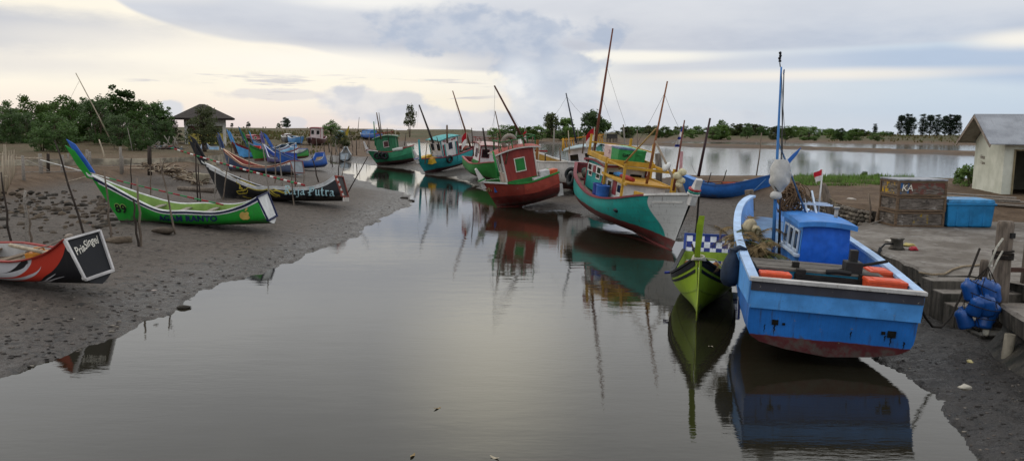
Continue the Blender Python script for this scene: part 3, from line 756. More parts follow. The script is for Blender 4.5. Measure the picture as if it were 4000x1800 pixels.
# ------------------------------------------------------------------ the open sampans on the left bank
def perahu(label, a, b, roll=0.0, hull_c='#1f8a2c', bottom='#3a2a24', rail=('#d9d9d6', '#182048'), inner='#8fae5a', deck='#8b8578', transom='#d8d8d4', tframe='#182048', blades=('#1f8a2c', '#2f62b8'), hs=1.0, B=1.75, group='sampans drawn up on the left mudbank', detail=2, hm=None, bladeh=1.0, wlz=.12, name='sampan', cat='boat', bowh=1.85, sternh=1.12, midh=.56, seatc=None, over=1.0, strips=True):
    M, L = pose(a, b, roll)
    root = thing(name, label, cat, M, group)
    H = Hull(L, B, [(0, sternh * hs), (.12, .86 * hs), (.3, .62 * hs), (.5, midh * hs), (.68, .66 * hs), (.82, 1.0 * hs), (.92, 1.40 * hs), (1, bowh * hs)],
             [(0, .04), (.2, 0), (.75, 0), (1, .03)], [(0, .70), (.2, .90), (.45, 1), (.65, .88), (.8, .55), (.92, .2), (1, .02)],
             rb=over * hs, rs=.42 * hs, n=((0, 9), (.12, 6), (.5, 4.4), (.75, 2.4), (1, 1.1)), m=((0, .95), (.2, 1.15), (.5, 1.3), (1, 1.0)), wb=.55)
    mh = hm or hullmat(hull_c, bottom, (wlz, 0, .012), seams=5, wear=.3, chip=.1)
    mt = paint(transom, .5, .3, name='transom paint')
    H.shell(root, [mh, mt])
    H.inside(root, [paint(deck, .7, .5, name='bilge boards'), paint(inner, .6, .35, name='inner planking')], depth=.34 * hs)
    r1 = paint(rail[0], .5, .25, name='rail paint'); r2 = paint(rail[1], .5, .2, name='rail stripe paint')
    mb = MB()
    if strips: H.strip(mb, .90, 1.0, .022, 0, .995, 1); H.strip(mb, .85, .897, .012, 0, .99, 0)
    H.rail(mb, .1, .035, 0, .012, 0, .995, 0)
    mb.build('gunwale', [r1, r2], root)
    # transom frame
    mb = MB(); c = [H.P(0, 1, 1), H.P(0, 1, -1), H.P(0, .18, -1), H.P(0, .18, 1)]
    out = (c[0] - c[3]).cross(c[1] - c[0]).normalized(); out = out if out.x < 0 else -out
    for p, q in ((0, 1), (1, 2), (3, 0)): mb.beam(c[p] + out * .012, c[q] + out * .012, .05, .09, up=out)
    mb.beam(c[2] + out * .03 + Vector((0, 0, -.02)), c[3] + out * .03 + Vector((0, 0, -.02)), .1, .05)
    mb.build('transom_frame', paint(tframe, .5, .25, name='transom frame paint'), root)
    # thwarts
    for q in (.22, .42, .6, .74):
        p = H.P(q, .8, 1); mb = MB(); mb.box((p.x, 0, H.sheer(q) - .13 * hs), (.2, max(.1, 2 * H.P(q, .86, 1).y - .12), .04))
        mb.build('thwart', paint(seatc or deck, .7, .4, name='thwart'), root)
    # tall stem with its two blades
    J = H.P(1, 1, 1); J.y = 0; f = hs * bladeh
    prof = [(-.18, -.17), (.08, -.12), (.42, .38), (.78, 1.10), (.46, .90), (.05, .24)]
    mb = MB(); mb.prism([(J.x + x * f, .02, J.z + z * f) for x, z in prof], (0, 1, 0), .06, 0); mb.build('stem_blade', [paint(blades[0], .5, .2, name='stem paint')], root, bevel=.008)
    mb = MB(); mb.prism([(J.x + x * f + .0, -.09, J.z + z * f + .22 * f) for x, z in prof], (0, 1, 0), .06, 0); mb.build('stem_blade', [paint(blades[1], .5, .2, name='stem paint')], root, bevel=.008)
    mb = MB(); mb.ring((J.x - .03, 0, J.z - .03), .13, .022, Matrix.Rotation(R(-35), 3, 'Y') , n=14, k=6)
    mb.ring((J.x + .01, 0, J.z + .03), .12, .018, Matrix.Rotation(R(-35), 3, 'Y'), n=14, k=6); mb.build('lashing', plain('#c8c8c0', .8, .2, .3, 30, .2, name='lashing cord'), root)
    return root, H, M
def side_f(H, X0, Z0, side, tilt=0.0, off=.012, rev=False):
    """maps lettering coords to the shell; the reader sees bow at left on the port-seen side"""
    k = 1 if rev else -1
    ct, st = math.cos(tilt), math.sin(tilt)
    return lambda u, v: H.find(X0 + k * (u * ct - v * st), Z0 + u * st + v * ct, side, off)
# green boat
gb, gH, gM = perahu('bright green sampan with number 89 on its bow and a blue stem blade', at(1033, 886, .52) + Vector((.15, .75, 0)), at(462, 874, .5) + Vector((0, .2, 0)), roll=R(-4), midh=.64)
NAVY = paint('#14204a', .5, .2, name='navy paint'); GOLD = paint('#c9a95a', .45, .15, name='gold paint'); CREAMP = paint('#d8d2c4', .5, .2, name='cream lettering'); BLACKP = paint('#111215', .45, .2, name='black paint')
lettering('AGAM RANTO', side_f(gH, 2.95, .36, 1, R(0.5), off=.03), NAVY, gb, .27, offset=.012, sx=1.2, space=1.08)
lettering('89', side_f(gH, gH.L - .12, .56, 1, R(-3), off=.012), paint('#8fae5a', .5, .2, name='number outline'), gb, .46, offset=.04, space=1.1, shear=-.15)
lettering('89', side_f(gH, gH.L - .12, .56, 1, R(-3), off=.024), BLACKP, gb, .46, offset=.010, space=1.1, shear=-.15)
ap = []
for k in range(40):
    a = 2 * math.pi * k / 40; r_ = .125 * (1 + .10 * math.cos(2 * a) * 0)
    x = .135 * math.cos(a) * (1 + .05 * math.sin(a)); y = .12 * math.sin(a)
    y -= .035 * math.exp(-((a - math.pi / 2) / .28) ** 2); y += .02 * math.exp(-((a - 1.5 * math.pi) / .25) ** 2)
    d = math.hypot(x - .165, y - .02)
    if d < .075: x = .165 - math.sqrt(max(0, .075 ** 2 - (y - .02) ** 2))
    ap.append((x, y))
polyshape('emblem', ap, lambda u, v: side_f(gH, .84, .46, 1)(u * 1.4, v * 1.4), [GOLD], gb)
polyshape('emblem', [(0.0, .125), (.012, .165), (.045, .2), (.075, .212), (.07, .17), (.04, .135)], lambda u, v: side_f(gH, .84, .46, 1)(u * 1.4, v * 1.4), [GOLD], gb)
# tarpaulin at her stern, net floats amidships: separate things lying in her
def at_boat(M, p, yaw=0): return M @ TRS(Vector(p), yaw)
mb = MB(); rows = []
for i in range(9):
    q = .02 + i * .025; zz = gH.sheer(q)
    rows.append([Vector((gH.P(q, 1, -1).x + .02, y, zz + .02 - .12 * math.cos(y * 1.4) * (i / 10) + .02 * mnoise.noise(Vector((i * .7, y * 3, 1))))) for y in [-.78 + .1 * k for k in range(9)]])
mb.grid(rows, 0)
o = mb.build('tarpaulin', plain('#2a62b4', .5, .3, .25, 5, .3, name='blue tarpaulin'), None, M=gM); props(o, 'small blue tarpaulin draped over the stern of the green sampan', 'tarpaulin')
mb = MB(); r2 = random.Random(3)
for i in range(34): mb.blob((2.0 + r2.uniform(-.32, .32), r2.uniform(-.1, .35), .36 + r2.uniform(0, .1)), (.08, .08, .05), i, .2, 1)
o = mb.build('net_floats', plain('#b5764e', .7, .2, .35, 9, .2, name='orange float'), None, M=gM); props(o, 'heap of orange net floats lying amidships in the green sampan', 'net floats', kind='stuff')
mb = MB()
for i in range(9):
    a0 = r2.uniform(0, 6); mb.ring((2.5 + r2.uniform(-.1, .1), .15 + r2.uniform(-.1, .1), .36 + .015 * i), .2 + r2.uniform(-.03, .03), .014, Euler((r2.uniform(-.2, .2), r2.uniform(-.2, .2), 0)).to_matrix(), n=18, k=5)
o = mb.build('rope_coil', plain('#4f9a52', .8, .2, .2, 20, .2, name='green rope'), None, M=gM); props(o, 'coil of green rope beside the floats in the green sampan', 'rope')
def striped_pole(label, pa, pb, r, cols, n, tail=None, group=None):
    mb = MB(); pa = Vector(pa); pb = Vector(pb); k = 0
    sag = lambda q: pa.lerp(pb, q) + Vector((0, 0, -.06 * math.sin(math.pi * q)))
    for i in range(n):
        mb.tube([sag(i / n), sag((i + .5) / n), sag((i + 1) / n)], [r * (1 - .35 * i / n)] * 3, 8, m=cols[i % len(cols)] if not (tail and i >= n - tail) else 0)
    o = mb.build('painted_pole', [paint(c, .55, .35, name='pole paint') for c in ('#cfccc4', '#8f2026', '#2f7d4a')], None); return props(o, label, 'pole', group)
striped_pole('thin red and green banded pole lying along the green sampan past its bow', atd(872, 800, 28.6), atd(158, 625, 29.6), .03, (1, 2), 26, tail=10)
# black boat
bb, bH, bM = perahu('black sampan with white gunwale and pale blackletter name, behind the green one', at(1339, 794, .5) + Vector((0, .8, 0)), at(858, 780, .5) + Vector((0, .3, 0)), roll=R(6), hull_c='#141519', bottom='#101012', rail=('#d4d4d2', '#c8c8c6'), inner='#25211e', deck='#3b362f', transom='#2a2624', tframe='#8a4a40', blades=('#15161a', '#17181c'), B=1.7, bladeh=1.05, sternh=1.25, midh=.66)
AQUA = paint('#a9cdd2', .5, .15, name='pale blue lettering')
nib_text('Raja Putra', side_f(bH, 1.62, .48, 1, R(-1), off=.025), AQUA, bb, .41, (.062, .05))
mb = MB(); fb = side_f(bH, 3.75, .60, 1, off=.02)
for ln in ([(-1.85, .32), (-1.55, .36), (-1.3, .30), (-1.05, .22), (-.6, .05), (-.2, -.02), (.2, -.02), (.5, -.1), (.85, -.18), (1.08, -.14), (1.12, .02), (1.06, .06)],
           [(-1.85, .32), (-1.78, .22), (-1.68, .2), (-1.62, .08), (-1.68, -.05), (-1.5, -.02), (-1.42, -.12), (-1.3, -.05)],
           [(-1.9, -.18), (-1.6, -.15), (-1.3, -.12), (-1.1, .0), (-.7, -.1), (-.3, -.12), (.05, -.06), (.25, -.2), (.4, -.3), (.62, -.35), (.6, -.42)],
           [(-1.9, -.18), (-1.8, -.3), (-1.5, -.28), (-1.25, -.26), (-1.15, -.12)], [(.0, -.1), (.18, -.26), (.38, -.4), (.56, -.38)], [(.05, -.05), (.3, -.15), (.5, -.13), (.85, -.24), (1.12, -.2), (1.18, 0)],
           [(-1.6, -.42), (-1.45, -.45), (-1.3, -.5), (-1.1, -.52)], [(-1.6, .12), (-1.55, -.08), (-1.45, -.2)]): line_on(mb, ln, fb, .02)
mb.build('painted_scroll', paint('#b8a53c', .5, .2, name='gold line paint'), bb)
# chequered stern edge
mb = MB(); A, Bq = bH.P(0, 1, 1), bH.P(0, .1, 1)
for i in range(9):
    p = A.lerp(Bq, i / 9); q = A.lerp(Bq, (i + 1) / 9)
    mb.beam(p + Vector((-.05, -.04, 0)), q + Vector((-.05, -.04, 0)), .12, .1, m=i % 2)
for i in range(7): mb.beam(bH.P(0, .12, 1).lerp(bH.P(0, .12, -1), i / 7) + Vector((-.06, 0, -.08)), bH.P(0, .12, 1).lerp(bH.P(0, .12, -1), (i + .5) / 7) + Vector((-.06, 0, -.08)), .06, .2, m=1)
mb.build('stern_trim', [paint('#a03a2c', .5, .2, name='red trim'), paint('#d8d0c6', .5, .2, name='white trim')], bb)
striped_pole('long red pole with white and green bands resting on the bow of the black sampan', atd(1190, 724, 36.2), atd(668, 578, 38), .05, (1, 0, 1, 2), 40)
mb = MB(); mb.tube([atd(815, 624, 36.9), atd(870, 668, 36.6), atd(925, 700, 36.4)], .018, 6); o = mb.build('mooring_rope', ROPE, None); props(o, 'pale rope running from the stem of the black sampan down to its side', 'rope')
# slate blue boat
tb, tH, tM = perahu('slate blue sampan with red gunwale and white name near its grey transom', at(1158, 690, .5) + Vector((0, .8, 0)), at(893, 672, .5) + Vector((0, .3, 0)), roll=R(4), hull_c='#38455f', bottom='#332b28', rail=('#c8a68a', '#7c2f2a'), inner='#8a3c34', deck='#77695c', transom='#8d9498', tframe='#8a5048', blades=('#34425f', '#3a4a70'), wlz=.26, B=1.75)
lettering('TUWAH N8', side_f(tH, .98, .80, 1, R(8)), WHITE, tb, .26, offset=.008, sx=.95)
# light blue 99
lb, lH, lM = perahu('light blue sampan with dark red gunwale and red number on its bow', at(1150, 612, .55) + Vector((0, .8, 0)), at(936, 622, .55) + Vector((0, .3, 0)), roll=R(-2), hull_c='#5fa8e0', bottom='#4a2a26', rail=('#7d1f2c', '#7d1f2c'), inner='#9ccbe8', deck='#6d6a66', transom='#dfe4e8', tframe='#d8dee4', blades=('#5aa0dc', '#62a6e0'), wlz=.2, B=1.8, midh=.75)
lettering('99', side_f(lH, 5.3 * lH.L / 6, .82, 1), paint('#7a2030', .5, .2, name='red number'), lb, .34, offset=.006)
nb_, nH, nM = perahu('mid green sampan with red bottom and white transom, between the light blue and purple ones', at(1188, 620, .55) + Vector((0, .6, 0)), at(992, 632, .55) + Vector((0, .3, 0)), roll=R(2), hull_c='#2f8a2c', bottom='#7d2f24', rail=('#1c2f4a', '#2f8a2c'), inner='#d8dcd8', deck='#5b5a58', transom='#dfe4e4', tframe='#2850a0', blades=('#2c7a3c', '#2f7f3f'), wlz=.30, B=1.7, midh=.7)
pb_, pH, pM = perahu('dull purple sampan lying behind the slate blue one', at(1125, 648, .55) + Vector((0, 1.5, 0)), at(1046, 637, .55), roll=R(3), hull_c='#5a5480', bottom='#3c2f3c', rail=('#b8b8c4', '#28305c'), inner='#2c4a9a', deck='#4a4a58', transom='#274a9c', tframe='#274a9c', blades=('#5a5488', '#5c5690'), B=1.7, wlz=.1)
sb_, sH, sM = perahu('medium blue open sampan with purple transom and nets inside, at the end of the row', at(1262, 655, .5) + Vector((0, .5, 0)), at(1090, 664, .5) + Vector((0, 1.4, 0)), roll=R(4), hull_c='#2f5aa4', bottom='#33486a', rail=('#7f92b4', '#2a4c94'), inner='#2f62bc', deck='#9c8a70', transom='#74649c', tframe='#4a58a0', blades=('#3260ac', '#3260ac'), B=1.8, wlz=.05, midh=.62, sternh=1.35)
mb = MB()
for i in range(14): mb.blob((1.6 + r2.uniform(-.5, .7), r2.uniform(-.3, .3), .42 + r2.uniform(0, .1)), (.2, .14, .08), i, .4, 1, m=i % 2)
o = mb.build('net_heap', [plain('#b89a60', .9, .1, .4, 12, .4, name='straw net'), plain('#c9c2b4', .9, .1, .4, 12, .4, name='pale net')], None, M=sM); props(o, 'heap of straw coloured nets lying in the medium blue open sampan', 'fishing net')
perahu('dark teal stemmed sampan with a pale gunwale, behind the mid green one', at(1120, 596, .6), at(972, 604, .6), hull_c='#2a5a66', bottom='#3a2a28', rail=('#c9ccd0', '#7090c0'), inner='#4a5a70', deck='#5a5650', transom='#88aaaa', tframe='#8a9a9a', blades=('#2c5c6c', '#35708c'), B=1.6, bladeh=1.3)
perahu('sky blue stemmed sampan behind the dark teal one', at(1150, 586, .6), at(1000, 594, .6), hull_c='#4f8cc4', bottom='#3a2a28', rail=('#c9ccd0', '#30507c'), inner='#4a5a70', deck='#5a5650', transom='#8aa0aa', tframe='#8a9a9a', blades=('#68a8dc', '#3c7c58'), B=1.6)
perahu('orange red sampan with a light blue stem beside the yellow pavilion', at(1010, 606, .65), at(922, 612, .65) , hull_c='#4a2c28', bottom='#2a2020', rail=('#c8452c', '#c8452c'), inner='#c8452c', deck='#8a4a3a', transom='#b0402c', tframe='#a03a2c', blades=('#5c9ee0', '#68a8e4'), B=1.6, midh=.8)
perahu('dark low sampan hauled out under the pavilion tree', at(838, 612, .7), at(745, 600, .75) + Vector((0, 4, 0)), hull_c='#2c2a2c', bottom='#221e1e', rail=('#7c8894', '#38506a'), inner='#5a7086', deck='#5a5650', transom='#8fb0c8', tframe='#c8ccd0', blades=('#2c2a2c', '#2c2a2c'), B=1.6, bladeh=.4, bowh=1.2, over=.5)
# red, white and black boat in the left foreground
def pmat():
    t = NT('flame painted hull'); o = t.obj(); x, y, z = t.xyz(o); nA = t.noise(o, 2, 5, .6)
    red = hexc('#ac3020'); blk = hexc('#141418'); wh = hexc('#b4b2b4')
    def fc(pts):
        f = t.n('ShaderNodeFloatCurve'); c = f.mapping.curves[0]; pts = sorted(pts)
        while len(c.points) < len(pts): c.points.new(.5, .5)
        for p, q in zip(c.points, pts): p.location = (q[0] / 3, q[1] / 1.5)
        f.mapping.extend = 'HORIZONTAL'; f.mapping.update()
        t.put(f.inputs['Value'], t.math('DIVIDE', x, 3.0)); return t.math('MULTIPLY', f.outputs[0], 1.5)
    def lt(pts): return t.sstep(t.math('SUBTRACT', z, fc(pts)), .006, -.006)
    c = t.mix(1.0, red, red)
    lo = [(.3, 1.3), (.43, 1.0), (.53, .79), (.81, .48), (1.12, .29), (1.32, .17), (1.57, .10), (3, .05)]
    hi = [(0, 1.4), (1.3, 1.4), (1.36, .69), (1.44, .55), (1.67, .37), (1.94, .26), (2.25, .21), (3, .15)]
    c = t.mix(inv(lt(hi)), red, wh)
    c = t.mix(mul(inv(lt([(1.45, .62), (1.5, .60), (1.62, .50), (1.85, .41), (2.2, .335), (3, .3)])), lt([(1.44, .60), (1.52, .72), (1.7, .62), (1.9, .47), (2.2, .345), (3, .3)]), t.sstep(x, 1.44, 1.5)), c, blk)
    c = t.mix(mul(inv(lt([(1.1, .62), (1.22, .42), (1.5, .26), (1.9, .15), (2.25, .12), (3, .08)])), lt([(1.1, .60), (1.22, .46), (1.5, .33), (1.9, .22), (2.25, .18), (3, .14)]), t.sstep(x, 1.08, 1.12)), c, wh)
    c = t.mix(lt(lo), c, blk)
    for l1, l2, x0 in (([(.75, .40), (1.0, .25), (1.3, .12), (1.6, .08)], [(.75, .405), (1.0, .28), (1.3, .15), (1.6, .11)], .75), ([(.55, .33), (.9, .22), (1.2, .10), (1.4, .06)], [(.55, .335), (.9, .245), (1.2, .15), (1.4, .1)], .55)):
        c = t.mix(mul(inv(lt(l1)), lt(l2), t.sstep(x, x0, x0 + .05), t.sstep(x, 1.6, 1.5)), c, wh)
    c = t.mix(mul(t.sstep(t.noise(t.mapv(o, (6, 6, .6)), 1.6, 5, .6), .58, .78), .35), c, (.04, .035, .03))
    c = t.mix(t.sstep(z, .05, .03), c, hexc('#4a2620'))
    return t.out(c, .42, .35, normal=t.bump(nA, .1, .02))
PR = perahu('red, white and black sampan with a black framed stern panel, cut by the left edge', at(370, 1122, .5) + Vector((-.1, .55, -.07)), at(370, 1122, .5) + Vector((-6.3, 2.6, -.03)), roll=R(-6), bottom='#3c2420', rail=('#8c2820', '#8c2820'), inner='#b6b4b0', deck='#7a6a58', transom='#1b1c20', tframe='#cfcac6', blades=('#a03024', '#a03024'), B=1.4, sternh=1.2, midh=.66, hm=pmat(), strips=False)
pb, pHl, pMx = PR
tp = [pHl.P(0, 1, 1), pHl.P(0, 1, -1), pHl.P(0, .12, 1), pHl.P(0, .12, -1)]
def trf(u, v):
    a = tp[0].lerp(tp[1], .5 + u); b = tp[2].lerp(tp[3], .5 + u); p = b.lerp(a, .5 + v); return p + Vector((-.012, 0, -.004))
def trf2(u, v):
    W_ = (tp[0] - tp[1]).length; H_ = (tp[0] - tp[2]).length
    return trf(u / W_, v / H_ + .27 + .035 * math.sin(u / W_ * 7.5 + .4) + u / W_ * .12)
lettering('PriaSingel', trf2, CREAMP, pb, .27, offset=.004, shear=.1, sx=.74)
mb = MB(); mb.tube([(2.3, .0, .66), (1.8, -.2, .80), (1.35, -.42, 1.0)], [.022, .02, .02], 6); mb.blob((1.32, -.43, 1.02), (.11, .11, .075), 2, .2, 1)
o = mb.build('mallet', plain('#8f8478', .8, .2, .3, 9, .3, name='old wood'), None, M=pMx); props(o, 'wooden mallet with a round head sticking out of the red and black sampan', 'mallet')
mb = MB(); mb.box((0, 0, .16), (.5, .34, .32)); mb.box((0, 0, .35), (.2, .2, .06)); mb.tube([(-.15, 0, .33), (-.12, 0, .42), (.1, 0, .42), (.13, 0, .33)], .025, 6)
o = mb.build('jerrycan', plain('#c9832e', .5, .35, .25, 5, .1, name='orange plastic'), None, bevel=.04, M=pMx @ TRS((2.05, -.15, .33), R(20), R(90) * 0)); props(o, 'orange plastic jerrycan lying in the red and black sampan', 'jerrycan')
mb = MB(); mb.tube([(1.3, .2, .75), (2.9, -.1, .78)], .05, 8); o = mb.build('pole', BAMBOO, None, M=pMx); props(o, 'bare wooden pole laid across the red and black sampan', 'pole')
# ------------------------------------------------------------------ decked fishing boats with wheelhouses
def window(parent, c, ux, uz, w, h, fm, gm, th=.03, out=None, round_=False, name='window'):
    """framed window: c centre, ux/uz in-plane unit axes, out outward normal"""
    c = Vector(c); ux = Vector(ux).normalized(); uz = Vector(uz).normalized(); n = Vector(out) if out is not None else ux.cross(uz)
    n.normalize(); mb = MB(); Rm = Matrix((ux, n, uz)).transposed()
    f = .045 if min(w, h) > .3 else .03
    mb.box(c + n * .006, (w - f, .012, h - f), Rm, 1)
    for s_ in (-1, 1):
        mb.box(c + ux * s_ * (w / 2) + n * .012, (f, th, h + f), Rm, 0); mb.box(c + uz * s_ * (h / 2) + n * .012, (w - f, th, f), Rm, 0)
    return mb.build(name, [fm, gm], parent)
def wheelhouse(root, H, x0, L, W, zf, hgt, side, front, roof, trim, rake=.18, wins=1, camber=.12, over=.25, win_c=('#d8d4c8', '#2c6a34'), lower=None, frontwin=True, aft=None, roofh=.07, side_win=True):
    """cabin: x0 aft wall, L length, W width, zf floor, hgt height; front face leans forward at the top"""
    sm_ = paint(side, .5, .35, grain=(3, 3, .5), name='cabin paint'); fm_ = paint(front, .5, .35, name='cabin front paint'); rm_ = paint(roof, .55, .4, name='roof paint'); tm_ = paint(trim, .5, .25, name='trim paint')
    x1 = x0 + L; zt = zf + hgt; hw = W / 2; t = .05; mb = MB()
    for s_ in (1, -1):
        poly = [(x0, s_ * hw, zf), (x1, s_ * hw, zf), (x1 + rake, s_ * (hw - .06), zt + .04), ((x0 + x1) / 2, s_ * (hw - .06), zt + camber), (x0 - .04, s_ * (hw - .06), zt)]
        mb.prism(poly, (0, -s_, 0), t, 0)
    mb.prism([(x1, -hw + t, zf), (x1, hw - t, zf), (x1 + rake, hw - .06 - t, zt + .02), (x1 + rake, -hw + .06 + t, zt + .02)], (-1, 0, 0), t, 1)
    mb.prism([(x0 + t, -hw + t, zf), (x0 + t, hw - t, zf), (x0 + t - .04, hw - .06 - t, zt - .02), (x0 + t - .04, -hw + .06 + t, zt - .02)], (1, 0, 0), t, 2 if aft else 0)
    cab = mb.build('cabin', [sm_, fm_] + ([paint(aft, .5, .3, name='cabin aft paint')] if aft else []), root)
    # corner posts
    for s_ in (1, -1):
        mb = MB(); mb.beam((x1 + .01, s_ * (hw + .005), zf), (x1 + rake + .01, s_ * (hw - .05), zt + .03), .07, .07)
        mb.build('corner_post', tm_, cab)
        mb = MB(); mb.beam((x0 - .01, s_ * (hw + .005), zf), (x0 - .05, s_ * (hw - .05), zt), .06, .06)
        mb.build('corner_post', tm_, cab)
    wf = paint(win_c[0], .5, .2, name='window frame'); wg = paint(win_c[1], .35, .2, name='shutter paint') if win_c[1] else GLASS
    if side_win:
        for s_ in (1, -1):
            for k in range(wins):
                xc = x0 + L * (.5 if wins == 1 else .26 + .5 * k); tilt = -.06 / hgt * s_
                window(cab, (xc, s_ * (hw - .025), zf + hgt * .62), (1, 0, 0), (0, tilt, 1), min(.55, L * .36), hgt * .34, wf, wg, out=(0, s_, .04))
    if frontwin:
        for yy in (-.25, .25):
            fr = .64; window(cab, (x1 + rake * fr + .005, yy * W, zf + hgt * fr), (0, 1, 0), (rake, 0, hgt), W * .3, hgt * .34, wf, GLASS, out=(1, 0, -rake / hgt))
    # cambered roof
    rows = []; n = 12; mb = MB()
    for k in range(n + 1):
        q = k / n; xx = x0 - .04 - over + (L + rake + 2 * over) * q; zz = zt + .05 + camber * math.sin(math.pi * min(1, max(0, q))) - .04 * (q < .05)
        row = []
        for j in range(9):
            yy = -1 + j / 4; row.append((xx, yy * (hw + .12), zz - .07 * yy * yy))
        rows.append(row)
    up = mb.grid(rows, 0); dn = mb.grid([[(p[0], p[1], p[2] - roofh) for p in r] for r in rows], 0, flip=True)
    for i in range(n):
        mb.Fc((up[i][0], up[i + 1][0], dn[i + 1][0], dn[i][0]), 1, sm=False); mb.Fc((up[i][8], dn[i][8], dn[i + 1][8], up[i + 1][8]), 1, sm=False)
    for j in range(8):
        mb.Fc((up[0][j], dn[0][j], dn[0][j + 1], up[0][j + 1]), 1, sm=False); mb.Fc((up[n][j], up[n][j + 1], dn[n][j + 1], dn[n][j]), 1, sm=False)
    mb.build('roof', [rm_, tm_], root)
    return cab, zt + .05 + camber
def roofrail(root, x0, x1, hw, z, h, c, nposts=4, name='roof_rail', w=.045):
    mb = MB()
    for s_ in (1, -1):
        mb.beam((x0, s_ * hw, z + h), (x1, s_ * hw, z + h), w, w)
        for k in range(nposts):
            xx = x0 + (x1 - x0) * k / (nposts - 1); mb.beam((xx, s_ * hw, z - .1), (xx, s_ * hw, z + h + (.12 if k % 2 else .02)), w, w, up=(1, 0, 0))
    for xx in (x0, x1): mb.beam((xx, -hw - .15, z + h + .04), (xx, hw + .15, z + h + .04), w, w)
    return mb.build(name, paint(c, .55, .4, name='rail paint'), root)
def stempost(root, H, c, bandc, h=.75, wd=.16, rake=.25):
    J = H.P(1, 1, 1); J.y = 0; mb = MB()
    mb.prism([(J.x - .22, -wd / 2, J.z - .35), (J.x + .03, -wd / 2, J.z - .35), (J.x + rake, -wd / 2, J.z + h), (J.x + rake - .1, -wd / 2, J.z + h + .05), (J.x - .2, -wd / 2, J.z + .1)], (0, 1, 0), wd)
    o = mb.build('stem_post', paint(c, .5, .3, name='stem paint'), root, bevel=.015)
    if bandc:
        mb = MB()
        for k, bc in enumerate(bandc):
            mb.ring((J.x - .04 + .03 * k, 0, J.z + .05 + .08 * k), .17, .045, Matrix.Rotation(R(12), 3, 'Y'), n=18, k=8, m=k)
        mb.build('stem_collar', [paint(b_, .5, .25, name='collar paint') for b_ in bandc], root)
def mast(root, M, base_w, top_w, r=(.06, .03), mat=None, stays=(), name='mast', sm=.006):
    I = M.inverted(); a = I @ Vector(base_w); b = I @ Vector(top_w); mb = MB(); mb.tube([a, a.lerp(b, .5), b], [r[0], (r[0] + r[1]) / 2, r[1]], 8)
    m_ = mb.build(name, mat or WOOD, root)
    for p, q in stays:
        mb = MB(); A_ = a.lerp(b, p); Bq = I @ Vector(q); mb.tube([A_, A_.lerp(Bq, .5) + Vector((0, 0, -.05)), Bq], sm, 4); mb.build('stay', WIRE, m_)
    return m_
def kapal(label, a, b, roll, B=2.8, sheer=(1.45, 1.2, 1.6), rb=.9, main='#8c3a30', bottom='#5a2a26', wl=(.3, 0, .02), rail='#2c7a38', deck='#7d6f62', inner='#8a3a34', bulw=None, transom=None, bowm=None, keel0=.0, midkeel=-.1, railw=.16, group='decked fishing boats lying along the right side of the creek', name='fishing_boat', sternb=.78, bulq=.62, fin=.42, hmat=None):
    M, L = pose(a, b, roll); root = thing(name, label, 'fishing boat', M, group)
    s0, s1, s2 = sheer
    H = Hull(L, B, [(0, s0), (.25, s0 * .45 + s1 * .55), (.5, s1), (.72, s1 * .8 + s2 * .2), (.88, s1 * .35 + s2 * .65), (1, s2)], [(0, keel0), (.3, midkeel), (.8, midkeel), (1, .02)],
             [(0, sternb), (.25, .95), (.5, 1), (.72, .88), (.86, .58), (.95, .26), (1, .03)], rb=rb, rs=.0, n=((0, 3.2), (.5, 2.8), (.8, 1.7), (1, 1.1)), m=((0, 1.5), (.5, 1.7), (.8, 1.25), (1, 1.0)), wb=.6)
    hm = hmat or hullmat(main, bottom, wl, bow=bowm, seams=7, wear=.85, chip=.5)
    H.shell(root, [hm, hm if transom is None else paint(transom, .5, .5, name='transom paint')])
    H.inside(root, [paint(deck, .75, .6, grain=(.5, 5, 1), name='deck boards'), paint(inner, .6, .45, name='bulwark paint')], depth=fin, th=.08)
    rm_ = paint(rail, .55, .45, chip=.35, name='rail paint'); mb = MB(); H.rail(mb, railw, .07, -.02, .03, 0, .995); mb.beam(H.P(0, 1, 1) + Vector((-.02, .04, .03)), H.P(0, 1, -1) + Vector((-.02, -.04, .03)), .12, .07); mb.build('gunwale', rm_, root)
    if bulw:
        for sd_ in (1, -1):
            mb = MB(); H.strip(mb, .70, .985, .05, .0, bulq, sides=(sd_,)); mb.build('bulwark', paint(bulw, .5, .45, chip=.3, name='bulwark paint'), root)
    mb = MB(); H.strip(mb, .60, .64, .03, .0, .96); mb.build('rubbing_strake', rm_, root) if False else None
    mb = MB(); ks = [H.P(q, 0, 1) for q in (0, .1, .3, .5, .7, .85, .95, 1)]
    mb.tube([p + Vector((0, 0, -.03)) for p in ks], .06, 6); mb.build('keel', paint(bottom, .7, .5, name='keel paint'), root)
    return root, H, M
def on(M, x, y, z, yaw=0): return M @ TRS((x, y, z), yaw)
# ---- the big turquoise boat, bow towards the viewer
A = Vector((3.80, 38.2, .70)); Bp = at(2622, 980, -.02)
tq = kapal('large turquoise fishing boat with white bow, red rail and yellow deck frame', A, Bp, R(-6), B=3.3, sheer=(1.75, .98, 2.15), rb=1.15, main='#1a9088', bottom='#6a2a28', wl=(.62, -.018, .02), rail='#7d343c', deck='#948272', inner='#6a2a2e', bowm=('#b7b8b6', 10.9, .05, .28), sternb=.55, midkeel=-.05, group=None)
TR, TH, TM = tq; TL = TH.L
